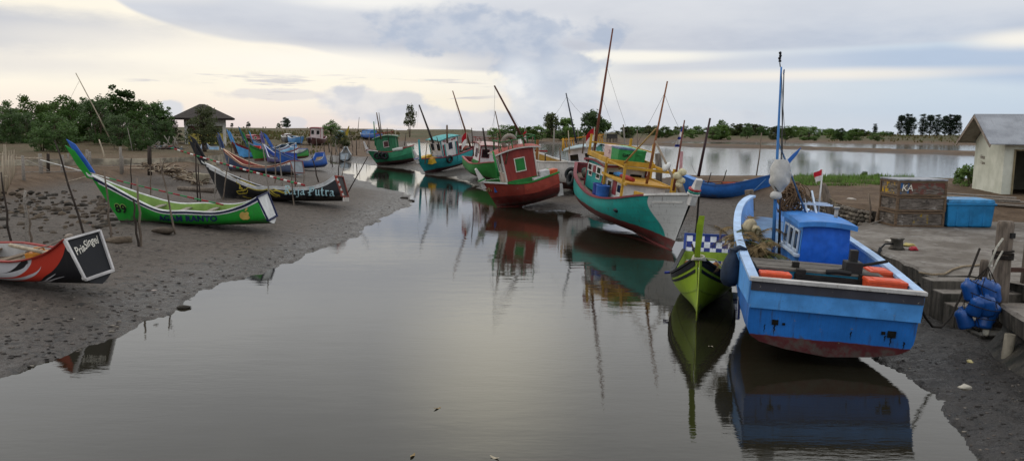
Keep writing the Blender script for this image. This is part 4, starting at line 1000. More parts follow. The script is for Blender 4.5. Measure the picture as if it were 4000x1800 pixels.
# white bow strakes of the gunwale
mb = MB(); TH.rail(mb, .18, .075, -.02, .034, .87, .996); TH.strip(mb, .86, .89, .02, .88, .99); mb.build('bow_rail', WHITE, TR)
stempost(TR, TH, '#d6d4d0', ('#d4d2cc', '#2d8a78', '#a03a3a'), h=.55, wd=.22, rake=.3)
cab, zr = wheelhouse(TR, TH, 2.4, 2.6, 1.9, .95, 1.3, '#1f8f8a', '#d4d2ce', '#b0a49a', '#7d2a30', rake=.3, wins=2, camber=.1, over=.3, win_c=('#d8d6d0', None), roofh=.09)
for yy in (.95,):
    pass
mb = MB(); mb.beam((2.7, -.99, 1.9), (5.35, -.99, 1.95), .03, .36); mb.beam((2.7, -.99, 2.3), (5.5, -.97, 2.36), .04, .1); mb.build('side_panel', [paint('#d4d2ce', .5, .3, name='cabin side white')], cab)
mb = MB(); mb.beam((3.7, -1.01, 1.9), (4.15, -1.01, 1.92), .035, .3); mb.build('red_panel', paint('#7d2a30', .5, .3, name='red panel'), cab)
for xx in (3.2, 4.7): window(cab, (xx, -1.012, 1.92), (1, 0, 0), (0, 0, 1), .62, .28, WHITE, GLASS, out=(0, -1, 0))
# low forward trunk with its windows and the yellow frame
mb = MB(); mb.box((6.7, 0, 1.38), (2.5, 1.7, .85)); mb.box((6.7, 0, 1.835), (2.8, 1.95, .07), m=1)
tk = mb.build('trunk_cabin', [paint('#d4d2ce', .5, .3, name='trunk white'), paint('#b8892e', .55, .4, name='yellow ochre')], TR)
mb = MB(); mb.box((6.75, -.86, 1.48), (.5, .04, .56)); mb.build('red_panel', paint('#7d2a30', .5, .3, name='red panel'), tk)
for xx in (6.05, 7.45): window(tk, (xx, -.862, 1.52), (1, 0, 0), (0, 0, 1), .62, .34, WHITE, GLASS, out=(0, -1, 0))
YEL = paint('#bd9230', .55, .4, chip=.2, name='yellow ochre paint'); mb = MB()
for xx in (5.6, 8.2):
    for yy in (-1.0, 1.0): mb.beam((xx, yy, 1.3), (xx, yy, 2.6), .09, .09, up=(1, 0, 0))
    mb.beam((xx, -1.05, 2.45), (xx, 1.05, 2.45), .08, .1)
for yy in (-1.0, 1.0):
    for zz in ((1.9, 2.45) if yy > 0 else (1.9,)): mb.beam((5.2, yy, zz), (8.6, yy, zz - .06), .07, .09)
mb.beam((5.6, -1.0, 2.48), (8.2, -1.0, 2.44), .05, .05)
mb.beam((10.1, .35, 1.2), (10.1, .35, 2.5), .13, .13, up=(1, 0, 0)); mb.beam((9.2, -.8, 1.62), (11.0, -.5, 1.66), .1, .16)
mb.build('deck_frame', YEL, TR)
mb = MB()
for s_ in (1, -1): mb.beam((2.5, s_ * 1.0, zr + .12), (5.9, s_ * .98, zr + .05), .1, .2)
mb.beam((5.9, -1.0, zr + .05), (5.9, 1.0, zr + .05), .1, .2); mb.beam((2.5, -1.0, zr + .12), (2.5, 1.0, zr + .12), .1, .16)
for xx, yy in ((2.4, -.95), (2.4, .95), (5.6, .95)): mb.beam((xx, yy, zr), (xx, yy, zr + .95), .1, .1, up=(1, 0, 0))
mb.beam((2.4, -.95, zr + .6), (2.4, .95, zr + .6), .05, .05); mb.beam((2.4, .95, zr + .6), (5.6, .95, zr + .6), .05, .05)
mb.build('roof_rack', YEL, TR)
mb = MB(); mb.beam((.2, -.62, 1.15), (1.6, -.8, 1.15), .3, .05); mb.build('after_board', paint('#7d343c', .6, .4, name='red board'), TR)
RST = paint('#6a3a2a', .6, .5, name='mast brown')
mast(TR, TM, atd(2303, 700, 36.2), atd(2394, 112, 36.0), (.085, .035), RST, [(.55, at(2420, 560, 2.8)), (.75, atd(2462, 545, 33))])
mast(TR, TM, atd(2520, 745, 30.5), atd(2607, 318, 30.5), (.06, .03), plain('#8a5a3c', .7, .2, .4, 6, .2, name='brown spar'), [(.9, atd(2490, 560, 31)), (.88, atd(2652, 500, 30.5))])
mast(TR, TM, atd(2418, 660, 32.5), atd(2562, 503, 30.5), (.045, .03), plain('#a48a5a', .7, .2, .3, 6, .2, name='bare spar'), name='boom')
mast(TR, TM, atd(2660, 757, 28.2), atd(2560, 552, 29.6), (.055, .04), plain('#8d7f6e', .8, .2, .3, 6, .2, name='grey spar'), name='boom')
mast(TR, TM, atd(2630, 745, 27.6), atd(2674, 470, 28), (.05, .025), RST, name='flagstaff')
mast(TR, TM, atd(2728, 690, 25.8), atd(2774, 462, 25.8), (.055, .035), plain('#3a2426', .6, .3, .3, 6, .2, name='dark spar'), [(.0, atd(2700, 640, 26))], name='bow_staff')
mast(TR, TM, atd(2312, 720, 37), atd(2318, 790, 37), (.05, .05), WOOD, name='boom') if False else None
I = TM.inverted()
mb = MB(); rows = []
S0 = I @ atd(2673, 476, 28); S1 = I @ atd(2659, 575, 28); E1 = I @ atd(2633, 574, 28.0)
for j in range(11):
    q = j / 10; p = S0.lerp(S1, q); e = p + (E1 - S1) * q
    rows.append([p.lerp(e, k / 6) + (I.to_3x3() @ Vector((0, .09 * math.sin(k * 1.1 + j * .5) * q, 0))) for k in range(7)])
idx = [[mb.V(p) for p in r] for r in rows]
for j in range(10):
    for k in range(6): mb.Fc((idx[j][k], idx[j][k + 1], idx[j + 1][k + 1], idx[j + 1][k]), 1 if j in (0, 2, 3, 6, 9) else 0, sm=True)
mb.build('striped_pennant', [FLAGW, plain('#3a4694', .8, .1, .25, 8, .2, name='blue cloth')], TR)
mb = MB(); rows = []
S0 = I @ atd(2657, 592, 28.5); 
for j in range(8): rows.append([S0 + I.to_3x3() @ Vector((-.0 + .04 * k - .02 * j * .2, .02 * math.sin(k * 2 + j), -.11 * j)) for k in range(4)])
mb.grid(rows, 0); mb.build('pink_pennant', plain('#c8989a', .8, .1, .2, 8, .2, name='faded red cloth'), TR)
mb = MB(); p = I @ atd(2608, 655, 29); mb.lathe(p, [(.02, -.02), (.2, 0), (.21, .05), (.16, .12), (.03, .16)], 16, A=Matrix.Rotation(R(60), 3, 'X')); mb.build('lamp_shade', plain('#c8c8c4', .35, .5, .2, 8, .1, name='enamel'), TR)
o = mast(TR, TM, atd(2232, 668, 37.6), atd(2236, 590, 37.6), (.03, .02), WOOD, name='stern_staff') if False else None
# flag on the mast
fl = thing('flag', 'red and white flag on a short staff above the turquoise boat cabin', 'flag', Matrix.Translation(atd(2322, 500, 35.8)))
flag_mesh(fl, (0, 0, -.02), .46, .6, [FLAGR, FLAGW], .55); mb = MB(); mb.tube([(.0, 0, .05), (-.02, 0, -1.3)], .018, 6); mb.build('staff', BAMBOO, fl)
# crates on the roof
gm_ = plain('#2f8a4a', .5, .3, .25, 5, .15, name='green crate plastic'); pk = plain('#c4aaa4', .5, .3, .2, 5, .15, name='pale pink crate plastic')
zt_ = zr + .06
k1 = crate('pale pink box marked 20 on the turquoise boat roof rack', on(TM, 4.3, -.30, zt_, R(4)), (1.0, .62, .58), pk, name='fish_crate')
k2 = crate('green box with a blue grey lid in front of the pink box', on(TM, 5.3, -.25, zt_, R(4)), (.85, .72, .6), gm_, plain('#4a5f7a', .5, .3, .3, 5, .2, name='blue grey lid'))
k3 = crate('pale green box behind the pink box on the roof rack', on(TM, 3.6, .35, zt_, R(4)), (.9, .6, .56), plain('#6fb08a', .5, .3, .2, 5, .15, name='pale green crate plastic'))
k4 = crate('green box beside the pink box, on the far side of the roof rack', on(TM, 4.75, .48, zt_, R(4)), (.9, .55, .55), gm_)
lettering('20', lambda u, v: Vector((.2 + u, -.345, .3 + v)), paint('#6a2a4a', .5, .1, name='purple marking'), k1, .24)
lettering('GAB', lambda u, v: Vector((.465, u, .3 + v)), BLACKP, k2, .2, offset=.006)
# blue drums and gear on the near side deck
for i, (x_, lab, cc) in enumerate(((7.3, 'blue plastic drum beside the turquoise boat cabin, the nearer of two', '#2c62ac'), (6.75, 'dark blue plastic drum beside the turquoise boat cabin, the farther of two', '#27428c'))):
    d_ = thing('plastic_drum', lab, 'drum', on(TM, x_ - 1.0, -1.2, .80)); mb = MB(); mb.lathe((0, 0, 0), [(.22, 0), (.25, .05), (.27, .3), (.28, .62), (.29, .64), (.29, .68), (.26, .68), (.24, .1)], 20); mb.build('barrel', plain(cc, .45, .35, .2, 5, .1, name='blue plastic'), d_)
    mb = MB(); mb.ring((0, 0, .66), .285, .018, n=20, k=6); mb.build('rim', plain(cc, .45, .35, .2, 5, .1, name='blue plastic'), d_)
mb = MB(); r3 = random.Random(8)
for i in range(9): mb.blob((7.4 + i * .16, -1.15 + r3.uniform(-.08, .08), .82 + r3.uniform(0, .08)), (.16, .14, .12), i, .3, 2)
o = mb.build('black_sacks', plain('#22262e', .5, .3, .3, 8, .3, name='black sacking'), None, M=TM); props(o, 'row of lumpy black sacks on the near deck of the turquoise boat', 'sacks', kind='stuff')
mb = MB(); mb.tube([(6.3, -.5, 1.95), (7.0, -.5, 1.97), (7.6, -.4, 1.95)], [.08, .1, .08], 10); mb.tube([(5.7, -.6, 1.95), (6.0, -.55, 1.97), (6.25, -.3, 1.95)], [.08, .1, .08], 8, m=1)
o = mb.build('folded_tarp', [plain('#9c3a34', .6, .2, .3, 8, .3, name='red cloth roll'), plain('#4a86bc', .6, .2, .3, 8, .3, name='blue cloth roll')], None, M=TM); props(o, 'rolled red and blue cloth on the forward yellow frame of the turquoise boat', 'cloth roll')
mb = MB(); mb.blob((10.6, .0, 1.25), (.45, .3, .14), 4, .5, 2); o = mb.build('tarp', plain('#2c5aa8', .5, .3, .3, 8, .4, name='blue tarp'), None, M=TM); props(o, 'crumpled blue tarp on the turquoise boat foredeck', 'tarpaulin')
mb = MB(); pA = I @ atd(2657, 672, 27.6)
for i in range(4): mb.blob(pA + Vector((r3.uniform(-.1, .1), r3.uniform(-.1, .1), -.15 * i)), (.16, .16, .14), i, .15, 2)
o = mb.build('net_floats', plain('#c8bf9c', .6, .3, .3, 12, .3, name='pale floats'), None, M=TM); props(o, 'bunch of pale round floats in netting hung by the flagstaff', 'net floats', kind='stuff')
tyre('black tyre fender hung near the stern of the turquoise boat, the nearer of two', TM @ Matrix.Translation(TH.find(1.9, 1.15, -1, .1)) @ Matrix.Rotation(R(80), 4, 'X') @ Matrix.Rotation(R(15), 4, 'Y'), .36, .1)
tyre('black tyre fender at the stern corner of the turquoise boat, next to the red boat', TM @ Matrix.Translation(TH.find(.15, 1.2, -1, .14)) @ Matrix.Rotation(R(85), 4, 'X') @ Matrix.Rotation(R(60), 4, 'Y'), .36, .1)
mb = MB(); q0 = TH.P(.99, .95, 1); mb.tube([q0 + Vector((.05, .15, .1)), q0 + Vector((-.1, .3, -.8)), q0 + Vector((.2, .2, -1.6)), q0 + Vector((.15, .15, -2.2))], .035, 8)
o = mb.build('mooring_line', DROPE, None, M=TM); props(o, 'thick dark mooring line hanging from the white bow into the mud', 'rope')
# ---- red boat
RA = at(2176, 766, .62) + Vector((.0, .9, .0)); RB = at(1942, 812, -.02) + Vector((.0, .3, 0))
rd, rH, rM = kapal('brick red fishing boat with a green rail, tilted in front of the others', RA, RB, R(-2), B=2.5, sheer=(1.30, 1.14, 1.5), rb=.6, main='#8e3a30', bottom='#6a2a26', wl=(.55, .01, .02), rail='#2d8038', deck='#8a7a6a', inner='#2e7a3a', bulw='#a04234', sternb=.8, group=None)
stempost(rd, rH, '#cdc8c2', ('#c9c4bc', '#2d8038'), h=.75)
mb = MB(); rH.rail(mb, .12, .09, .03, .02, .80, .996); mb.build('bow_rail', WHITE, rd)
cab, zr = wheelhouse(rd, rH, 1.08, 1.65, 1.5, .85, 2.05, '#8c3730', '#c0a89c', '#9a463c', '#cfc9c0', rake=.1, wins=1, camber=.16, over=.4, win_c=('#d8d2c4', '#2a7a38'))
mb = MB(); mb.box((1.9, 0, 1.08), (1.6, 1.6, .56)); mb.build('cabin_base', paint('#2d7a3a', .55, .4, name='green base paint'), cab)
roofrail(rd, .9, 2.8, .75, zr, .35, '#2d6a3a', 4)
mast(rd, rM, atd(2052, 560, 42.3), atd(1931, 335, 42.3), (.07, .045), plain('#54352c', .7, .2, .4, 6, .2, name='dark brown spar'), [(.98, atd(1925, 600, 42)), (.95, atd(2030, 500, 42.5))])
mast(rd, rM, atd(1968, 590, 41.8), atd(1934, 434, 41.8), (.04, .025), WOOD, [(.98, atd(1915, 520, 42))])
mast(rd, rM, atd(1948, 690, 40.3), atd(1925, 590, 40.3), (.07, .05), paint('#2d8a44', .55, .4, name='green post'), name='bow_post')
mb = MB(); mb.ring(Vector((2.1, -.1, zr + .22)), .33, .12, Matrix.Rotation(R(75), 3, 'X') , n=24, k=10)
o = mb.build('tyre', plain('#8d8478', .7, .2, .3, 8, .2, name='dusty rubber'), None, M=rM); props(o, 'dusty pale tyre lying upright on the red boat roof', 'tyre')
gw = plain('#c9c5c4', .5, .3, .2, 5, .1, name='pale grey crate plastic')
k = crate('tall pale grey box on the stern of the red boat', on(rM, .72, .72, .98, R(3)), (.5, .5, .60), gw)
crate('low pale grey box with a wide lid on the red boat, beside the cabin', on(rM, 1.2, 1.0, .95, R(3)), (.42, .3, .36), gw)
crate('orange box behind the tall grey box on the red boat', on(rM, .25, .62, 1.02, R(3)), (.5, .6, .5), plain('#c2552e', .5, .3, .2, 5, .1, name='orange crate plastic'))
lettering('102', lambda u, v: Vector((-u, .325, .26 + v)), BLACKP, k, .14)
crate('bright blue box on the red boat foredeck', on(rM, 3.28, .12, .86, R(10)), (.36, .5, .32), plain('#2a5ea8', .5, .3, .2, 5, .1, name='blue crate plastic'))
mb = MB(); r4 = random.Random(5)
for i in range(40):
    a0 = r4.uniform(0, 6.28); q = r4.uniform(.1, .26); q *= .8; mb.tube([(3.62, 0.05, 1.42), (3.62 + q * .6 * math.cos(a0), .05 + q * .6 * math.sin(a0), 1.2), (3.62 + q * math.cos(a0), .05 + q * math.sin(a0), .95)], .014, 4)
o = mb.build('rope_bundle', plain('#a58d62', .9, .1, .3, 20, .4, name='straw rope'), None, M=rM); props(o, 'straw coloured bundle of rope hanging inside the red boat bow', 'rope')
fl = thing('flag', 'small red and white flag above the red boat roof', 'flag', Matrix.Translation(atd(2056, 512, 42.6))); flag_mesh(fl, (0, 0, 0), .28, .5, [FLAGR, FLAGW], .5, seed=2); mb = MB(); mb.tube([(.0, 0, .1), (.12, 0, -1.25)], .02, 6); mb.build('staff', WOOD, fl)
mb = MB(); mb.prism([(-.08, 0, -.1), (-.4, 0, -.1), (-.44, 0, .55), (-.1, 0, .6)], (0, 1, 0), .05); mb.build('rudder', paint('#c9c9c4', .5, .4, name='rudder paint'), rd)
# ---- turquoise and white boat behind (cabin seen between)
bh, bhH, bhM = kapal('white and green cabin boat with a yellow rack, between the red and turquoise boats', Vector((6.0, 52.5, .35)), Vector((3.9, 45.5, .25)), R(8), B=2.8, sheer=(1.5, 1.2, 1.7), main='#1f8f86', bottom='#5a2a26', rail='#b8b4ac', inner='#c8c4bc', sternb=.8)
cab, zr = wheelhouse(bh, bhH, 2.6, 2.2, 1.9, .9, 1.9, '#1d7d68', '#d0c8c6', '#9fb4ba', '#b9c2c4', rake=.1, wins=1, camber=.14, over=.3, win_c=('#d0c8c6', '#8a4a4a'))
roofrail(bh, 2.4, 5.2, .95, zr, .4, '#b5802c', 5, w=.07)
mb = MB()
for i, (x_, y_) in enumerate(((5.0, .5), (3.6, .6), (2.5, .2))): mb.blob((x_, y_, zr + .45), (.22, .14, .12), i, .4, 2)
mb.build('rag', plain('#8fb0d4', .8, .1, .3, 8, .3, name='pale blue rag'), bh) if False else None
mast(bh, bhM, atd(2252, 560, 47.5), atd(2211, 364, 47.5), (.06, .035), plain('#3c4048', .6, .3, .3, 6, .2, name='dark steel'), [(.93, atd(2160, 460, 47.5)), (.93, atd(2275, 450, 47.5))])
mast(bh, bhM, atd(2197, 590, 46.5), atd(2200, 540, 46.5), (.05, .04), YEL, name='roof_post')
# ---- yellow decked white railed boat behind the red one
yb, yH, yM = kapal('white railed boat with ochre deck behind the red boat', Vector((3.9, 45.2, .75)), Vector((1.0, 48.6, .95)), R(2), B=2.6, sheer=(1.5, 1.35, 1.9), main='#c9c5be', bottom='#5a2a26', rail='#d4d1ca', deck='#a5823a', inner='#a8863c', sternb=.8)
mb = MB()
for x_ in (1.2, 2.2, 3.2): mb.beam((x_, -1.0, 1.45), (x_, 1.0, 1.45), .12, .08)
mb.build('deck_beam', YEL, yb) if False else None
mb = MB(); mb.beam((3.9, -.9, 1.9), (3.9, .9, 1.9), .09, .1); mb.build('cross_beam', paint('#8e2a2a', .5, .3, name='red beam'), yb)
mb = MB(); mb.beam((3.7, .1, 1.1), (3.75, .1, 2.6), .12, .12, up=(1, 0, 0)); mb.build('samson_post', paint('#8a5a2a', .6, .4, name='brown post'), yb)
stempost(yb, yH, '#d2cec8', None, h=.6)
# ---- green and white wheelhouse boat
ga, gH2, gM2 = kapal('green hulled boat with white wheelhouse and pink roof, stern towards the viewer', at(1812, 680, .5) + Vector((.9, 2.0, .1)), at(1893, 709, .15) + Vector((1.1, -1.2, 0)), R(-4), B=3.0, sheer=(1.15, 1.0, 1.6), rb=.6, main='#2c7a34', bottom='#5a3a2c', wl=(.22, 0, .02), rail='#a85a58', deck='#86766a', inner='#7a2a30', sternb=.85, fin=.35)
cab, zr = wheelhouse(ga, gH2, 2.2, 2.0, 1.9, .7, 1.85, '#cfc9c8', '#cfc9c8', '#c4a8a2', '#8a3a3c', rake=.1, wins=1, camber=.15, over=.45, win_c=('#6a2a30', '#3a3a40'), aft='#cfc9c8')
mb = MB(); mb.box((3.2, 0, .95), (1.96, 1.98, .6)); mb.build('cabin_base', paint('#2c7a34', .55, .4, name='green base paint'), cab)
roofrail(ga, 2.0, 4.3, .95, zr, .2, '#7d3a38', 5)
stempost(ga, gH2, '#cfcac4', ('#cfcac4', '#2c8040'), h=.8)
mast(ga, gM2, atd(1838, 574, 58), atd(1768, 355, 58), (.08, .04), plain('#7a5a48', .7, .2, .4, 6, .2, name='brown spar'), [(.97, atd(1812, 530, 58))])
mast(ga, gM2, atd(1900, 590, 57), atd(1886, 500, 57), (.08, .06), DARKSTAKE, name='roof_post')
fl = thing('flag', 'large red and white flag hanging from the mast of the white wheelhouse boat', 'flag', Matrix.Translation(atd(1822, 518, 57.5))); flag_mesh(fl, (0, 0, 0), .42, .95, [FLAGR, FLAGW], .45, seed=4); mb = MB(); mb.tube([(.0, 0, .06), (.06, 0, -1.0)], .02, 6); mb.build('staff', BAMBOO, fl)
# ---- teal boat
ta, tH2, tM2 = kapal('teal boat with striped white wheelhouse and yellow boxes on its foredeck', at(1836, 626, 1.15) + Vector((.0, 1.2, .0)), at(1656, 680, .0) + Vector((.1, .5, 0)), R(-2), B=2.8, sheer=(1.30, 1.2, 1.5), rb=.8, main='#2a8a8c', bottom='#5f3238', wl=(.28, 0, .02), rail='#7d2f3a', deck='#8a7a6c', inner='#7a2a34', bulw='#35989a', sternb=.8, bulq=.5)
stempost(ta, tH2, '#cfcac4', ('#cfcac4', '#5a6a9a'), h=.9)
cab, zr = wheelhouse(ta, tH2, 2.15, 1.95, 1.7, .85, 2.0, '#d4d0cc', '#cfcac6', '#4fa0a0', '#2f8a8c', rake=.15, wins=1, camber=.1, over=.3, win_c=('#d8d4d0', '#15192a'))
mb = MB()
for x_, c_ in ((3.05, 0), (3.2, 1), (4.95, 1), (5.12, 0)): mb.beam((x_, 1.075, .95), (x_, 1.02, 2.6), .02, .12, up=(1, 0, 0), m=c_)
mb.build('cabin_stripe', [paint('#8a2430', .5, .3, name='red stripe'), paint('#2f8f8c', .5, .3, name='teal stripe')], cab) if False else None
for x_, c_, nm in ((2.26, '#8a2430', 'red'), (2.43, '#2f8f8c', 'teal'), (3.80, '#2f8f8c', 'teal'), (3.98, '#8a2430', 'red')):
    mb = MB(); mb.beam((x_, .872, 1.1), (x_, .83, 2.35), .13, .02, up=(0, 1, 0)); mb.build('cabin_stripe', paint(c_, .5, .3, name=nm + ' stripe'), cab)
lettering('FAZZA  AKBAR', lambda u, v: Vector((4.1 - u, 1.03, 2.72 + v - .25 * u * u)), paint('#9a2a30', .5, .1, name='red lettering'), cab, .26, offset=.008, sx=.9) if False else None
lettering('FAZZA', lambda u, v: Vector((3.6 - u, .825, 2.62 + v - .1 * u)), paint('#9a2a30', .5, .1, name='red lettering'), cab, .22, offset=.01)
lettering('ALAM', lambda u, v: Vector((2.65 - u, .825, 2.62 + v + .1 * u)), paint('#9a2a30', .5, .1, name='red lettering'), cab, .22, offset=.01)
mb = MB(); mb.box((3.12, 0, .98), (1.9, 1.78, .36)); mb.build('cabin_base', paint('#2a8a8c', .55, .4, name='teal base paint'), cab)
yp = plain('#c9a02e', .5, .3, .25, 5, .15, name='yellow box plastic')
crate('yellow box at the bow of the teal boat, nearest of three', on(tM2, 5.30, .55, .9, R(8)), (.8, .6, .5), yp)
crate('yellow box on the far side of the teal boat foredeck, next to the rail', on(tM2, 5.55, -.55, .98, R(0)), (.85, .55, .5), yp)
crate('yellow box in the middle of the far row on the teal boat, by the cabin', on(tM2, 4.75, -.75, .95, R(0)), (.7, .55, .5), yp)
crate('dark blue grey box beside the yellow ones on the teal boat', on(tM2, 4.65, .6, .9, R(8)), (.5, .6, .5), plain('#46566a', .5, .3, .25, 5, .15, name='blue grey plastic'))
mast(ta, tM2, atd(1693, 560, 67), atd(1637, 410, 67), (.10, .06), plain('#4a4440', .7, .2, .4, 6, .2, name='dark spar'), [(1, atd(1628, 500, 67))])
mast(ta, tM2, atd(1643, 640, 66), atd(1636, 545, 66), (.1, .08), paint('#2a8a8c', .5, .4, name='teal post'), name='bow_post')
mast(ta, tM2, atd(1747, 560, 70), atd(1746, 490, 70), (.09, .08), WOOD, name='roof_post')
tyre('black tyre hung on the side of the teal boat by its cabin', tM2 @ Matrix.Translation(tH2.find(3.9, 1.05, 1, .1)) @ Matrix.Rotation(R(82), 4, 'X') , .38, .1)
tyre('black tyre hung at the stern quarter of the teal boat', tM2 @ Matrix.Translation(tH2.find(.4, .6, 1, .1)) @ Matrix.Rotation(R(82), 4, 'X') , .5, .12)
# ---- green boat farther up
gr_, grH, grM = kapal('green boat with green wheelhouse and tyres along its side, farthest of the moored row', at(1614, 628, .62) + Vector((.0, 1.2, .0)), at(1468, 646, .05) + Vector((.1, .5, 0)), R(-2), B=2.9, sheer=(1.6, 1.3, 1.75), rb=.9, main='#2e7a58', bottom='#5a3a38', wl=(.3, 0, .02), rail='#8e3a38', deck='#7a6a62', inner='#7d2c34', bulw='#37865f', sternb=.8, bulq=.6)
stempost(gr_, grH, '#cfcac6', ('#8a2c34', '#cfcac4'), h=1.0)
mb = MB(); grH.rail(mb, .14, .1, .03, .02, .82, .996); mb.build('bow_rail', WHITE, gr_)
cab, zr = wheelhouse(gr_, grH, 1.7, 2.0, 1.8, 1.0, 1.9, '#2e6a48', '#c9c5c4', '#6d7468', '#2e7a50', rake=.15, wins=1, camber=.25, over=.35, win_c=('#cfc9c0', '#4a2a2a'))
roofrail(gr_, 2.0, 3.7, .7, zr - .05, .25, '#8a2e30', 4)
mb = MB(); mb.tube([(.9, 1.42, 1.52), (1.4, 1.45, 1.5), (2.0, 1.46, 1.46)], [.16, .2, .17], 10); o = mb.build('net_roll', plain('#c4c4bc', .85, .1, .35, 14, .5, name='white netting'), None, M=grM); props(o, 'roll of white netting lashed to the rail of the far green boat', 'net roll')
mast(gr_, grM, atd(1489, 545, 82), atd(1471, 440, 82), (.1, .05), WOOD, [(.98, atd(1464, 500, 82))])
mast(gr_, grM, atd(1466, 570, 81), atd(1460, 475, 81), (.07, .05), paint('#2a7a50', .5, .4, name='green post'), name='bow_post')
for x_, lab in ((7.3, 'foremost of three tyres on the far green boat, at its bow'), (6.3, 'middle one of three tyres on the far green boat'), (5.6, 'aftmost of three tyres on the far green boat, below its cabin')):
    tyre(lab, grM @ Matrix.Translation(grH.find(x_ * grH.L / 8, 1.0 if x_ < 6 else 1.1, 1, .12)) @ Matrix.Rotation(R(80), 4, 'X'), .42, .12)
for bb_, mm_, lst in ((gr_, grM, ((7.0, .1), (6.7, -.2))), ):
    mb = MB()
    for i, (x_, y_) in enumerate(lst): mb.blob((x_ * grH.L / 8, y_, 1.12), (.4, .3, .16), i, .5, 2)
    o = mb.build('tarp', plain('#3a6ab8', .5, .3, .3, 8, .4, name='blue tarp'), None, M=mm_); props(o, 'crumpled blue tarp on the far green boat foredeck', 'tarpaulin')

# spare poles, aerials and gear standing about the middle boats
for root_, M_, lst in ((rd, rM, (((1955, 640), (1943, 520), 40.5), ((2010, 600), (2002, 545), 42), ((2075, 600), (2082, 530), 42.5), ((1975, 640), (1990, 560), 40.5))), (ga, gM2, (((1850, 610), (1842, 500), 57), ((1925, 600), (1935, 540), 57), ((1870, 600), (1872, 545), 57))), (ta, tM2, (((1690, 600), (1672, 545), 68), ((1715, 570), (1706, 535), 69), ((1660, 640), (1668, 560), 66))), (gr_, grM, (((1520, 570), (1512, 500), 84), ((1580, 570), (1586, 520), 86), ((1540, 560), (1548, 505), 85))), (bh, bhM, (((2225, 600), (2220, 510), 47.5), ((2275, 600), (2284, 520), 47.5), ((2190, 640), (2186, 575), 46))), (yb, yM, (((2088, 660), (2082, 585), 47.5), ((2100, 660), (2106, 590), 47.5), ((2130, 640), (2130, 600), 46)))):
    for a_, b_, d_ in lst: mast(root_, M_, atd(*a_, d_), atd(*b_, d_), (.045, .03), rnd.choice([BAMBOO, WOOD, DARKSTAKE]), name='deck_pole')
def gear(root_, H_, M_, nm, seed, cols):
    r_ = random.Random(seed); L_ = H_.L
    mb = MB(); x_ = L_ * .8
    for k in range(12): mb.ring((x_ + r_.uniform(-.1, .1), r_.uniform(-.15, .15), H_.sheer(.8) - .35 + .02 * k), r_.uniform(.16, .28), .018, Euler((r_.uniform(-.25, .25), r_.uniform(-.25, .25), 0)).to_matrix(), n=14, k=4)
    o = mb.build('rope_coil', ROPE, None, M=M_); props(o, 'coil of rope on the foredeck of the ' + nm, 'rope')
    mb = MB()
    for k in range(9): mb.blob((L_ * .12 + r_.uniform(-.3, .4), r_.uniform(-.7, .7), H_.sheer(.1) - .25 + r_.uniform(0, .25)), (r_.uniform(.14, .3), .2, r_.uniform(.1, .2)), k + seed, .45, 2, m=k % len(cols))
    o = mb.build('net_pile', [plain(c_, .85, .15, .4, 12, .4, name='piled net') for c_ in cols], None, M=M_); props(o, 'pile of nets and floats on the after deck of the ' + nm, 'nets', kind='stuff')
gear(ga, gH2, gM2, 'green hulled boat with the white wheelhouse', 3, ('#4a5a64', '#7d5a4a', '#8a8074'))
gear(ta, tH2, tM2, 'teal boat', 5, ('#5a5a54', '#8a4a3a'))
gear(bh, bhH, bhM, 'white and green cabin boat', 7, ('#6a7a84', '#8a8a80', '#a8823a'))
gear(gr_, grH, grM, 'far green boat', 9, ('#8a3a38', '#7d7d74'))
gear(TR, TH, TM, 'large turquoise boat', 12, ('#5f5a50', '#4a5a54'))
# ------------------------------------------------------------------ the blue stern boat in the right foreground
BM, BL = pose(at(3236, 1400, .2) + Vector((0, .1, 0)), Vector((6.85, 20.8, .22)), R(3))
bl = thing('fishing_boat', 'big blue fishing boat seen from its broad stern, moored beside the quay', 'fishing boat', BM)
BH = Hull(BL, 2.84, [(0, 1.28), (.25, 1.46), (.6, 1.68), (.85, 1.95), (1, 2.1)], [(0, .0), (.5, -.1), (1, .1)], [(0, 1.0), (.3, .96), (.55, .87), (.78, .7), (.9, .52), (.97, .34), (1, .22)], rb=.9, rs=-.12, n=((0, 14), (.25, 6), (.5, 3.2), (1, 1.6)), m=((0, .95), (.5, 1.4), (1, 1.0)))
hb_ = hullmat('#1f6ab8', '#5a2226', (.30, 0, .012), seams=7, wear=.8, chip=.45, tz=[(1.1, '#3c3c44')])
hs_ = hullmat('#1f66b4', '#5a2226', (.30, 0, .012), seams=7, wear=.8, chip=.45, tz=[(.98, '#5a9cde')])
BH.shell(bl, [hs_, hb_])
BH.inside(bl, [paint('#6a86a4', .7, .6, name='deck paint'), paint('#6f9cd4', .5, .5, name='inner blue paint')], depth=.5, th=.09)
mb = MB(); BH.rail(mb, .17, .06, -.03, .03, .0, .997); mb.build('gunwale', paint('#a9c4e4', .5, .35, chip=.3, name='pale blue rail'), bl)
mb = MB(); a_, b_ = BH.P(0, 1, 1), BH.P(0, 1, -1); mb.beam(a_ + Vector((-.02, .04, .05)), b_ + Vector((-.02, -.04, .05)), .16, .06); mb.build('stern_rail', paint('#b9b6b2', .6, .6, chip=.5, name='worn white rail'), bl)
mb = MB(); g1, g2 = .8, .97
mb.box((-.14, 0, 1.205), (.06, 2.87, .16)); mb.build('stern_band', paint('#3c3c44', .6, .6, chip=.4, name='dark grey band'), bl)
mb = MB(); mb.box((-.118, 0, .965), (.06, 2.86, .315)); mb.build('stern_strake', paint('#4a90d2', .5, .5, chip=.3, name='light blue strake'), bl)
for sd_ in (1, -1):
    mb = MB(); BH.strip(mb, .66, .97, .04, .0, .97, sides=(sd_,)); mb.build('side_strake', paint('#5a9cde', .5, .4, chip=.25, name='light blue side'), bl)
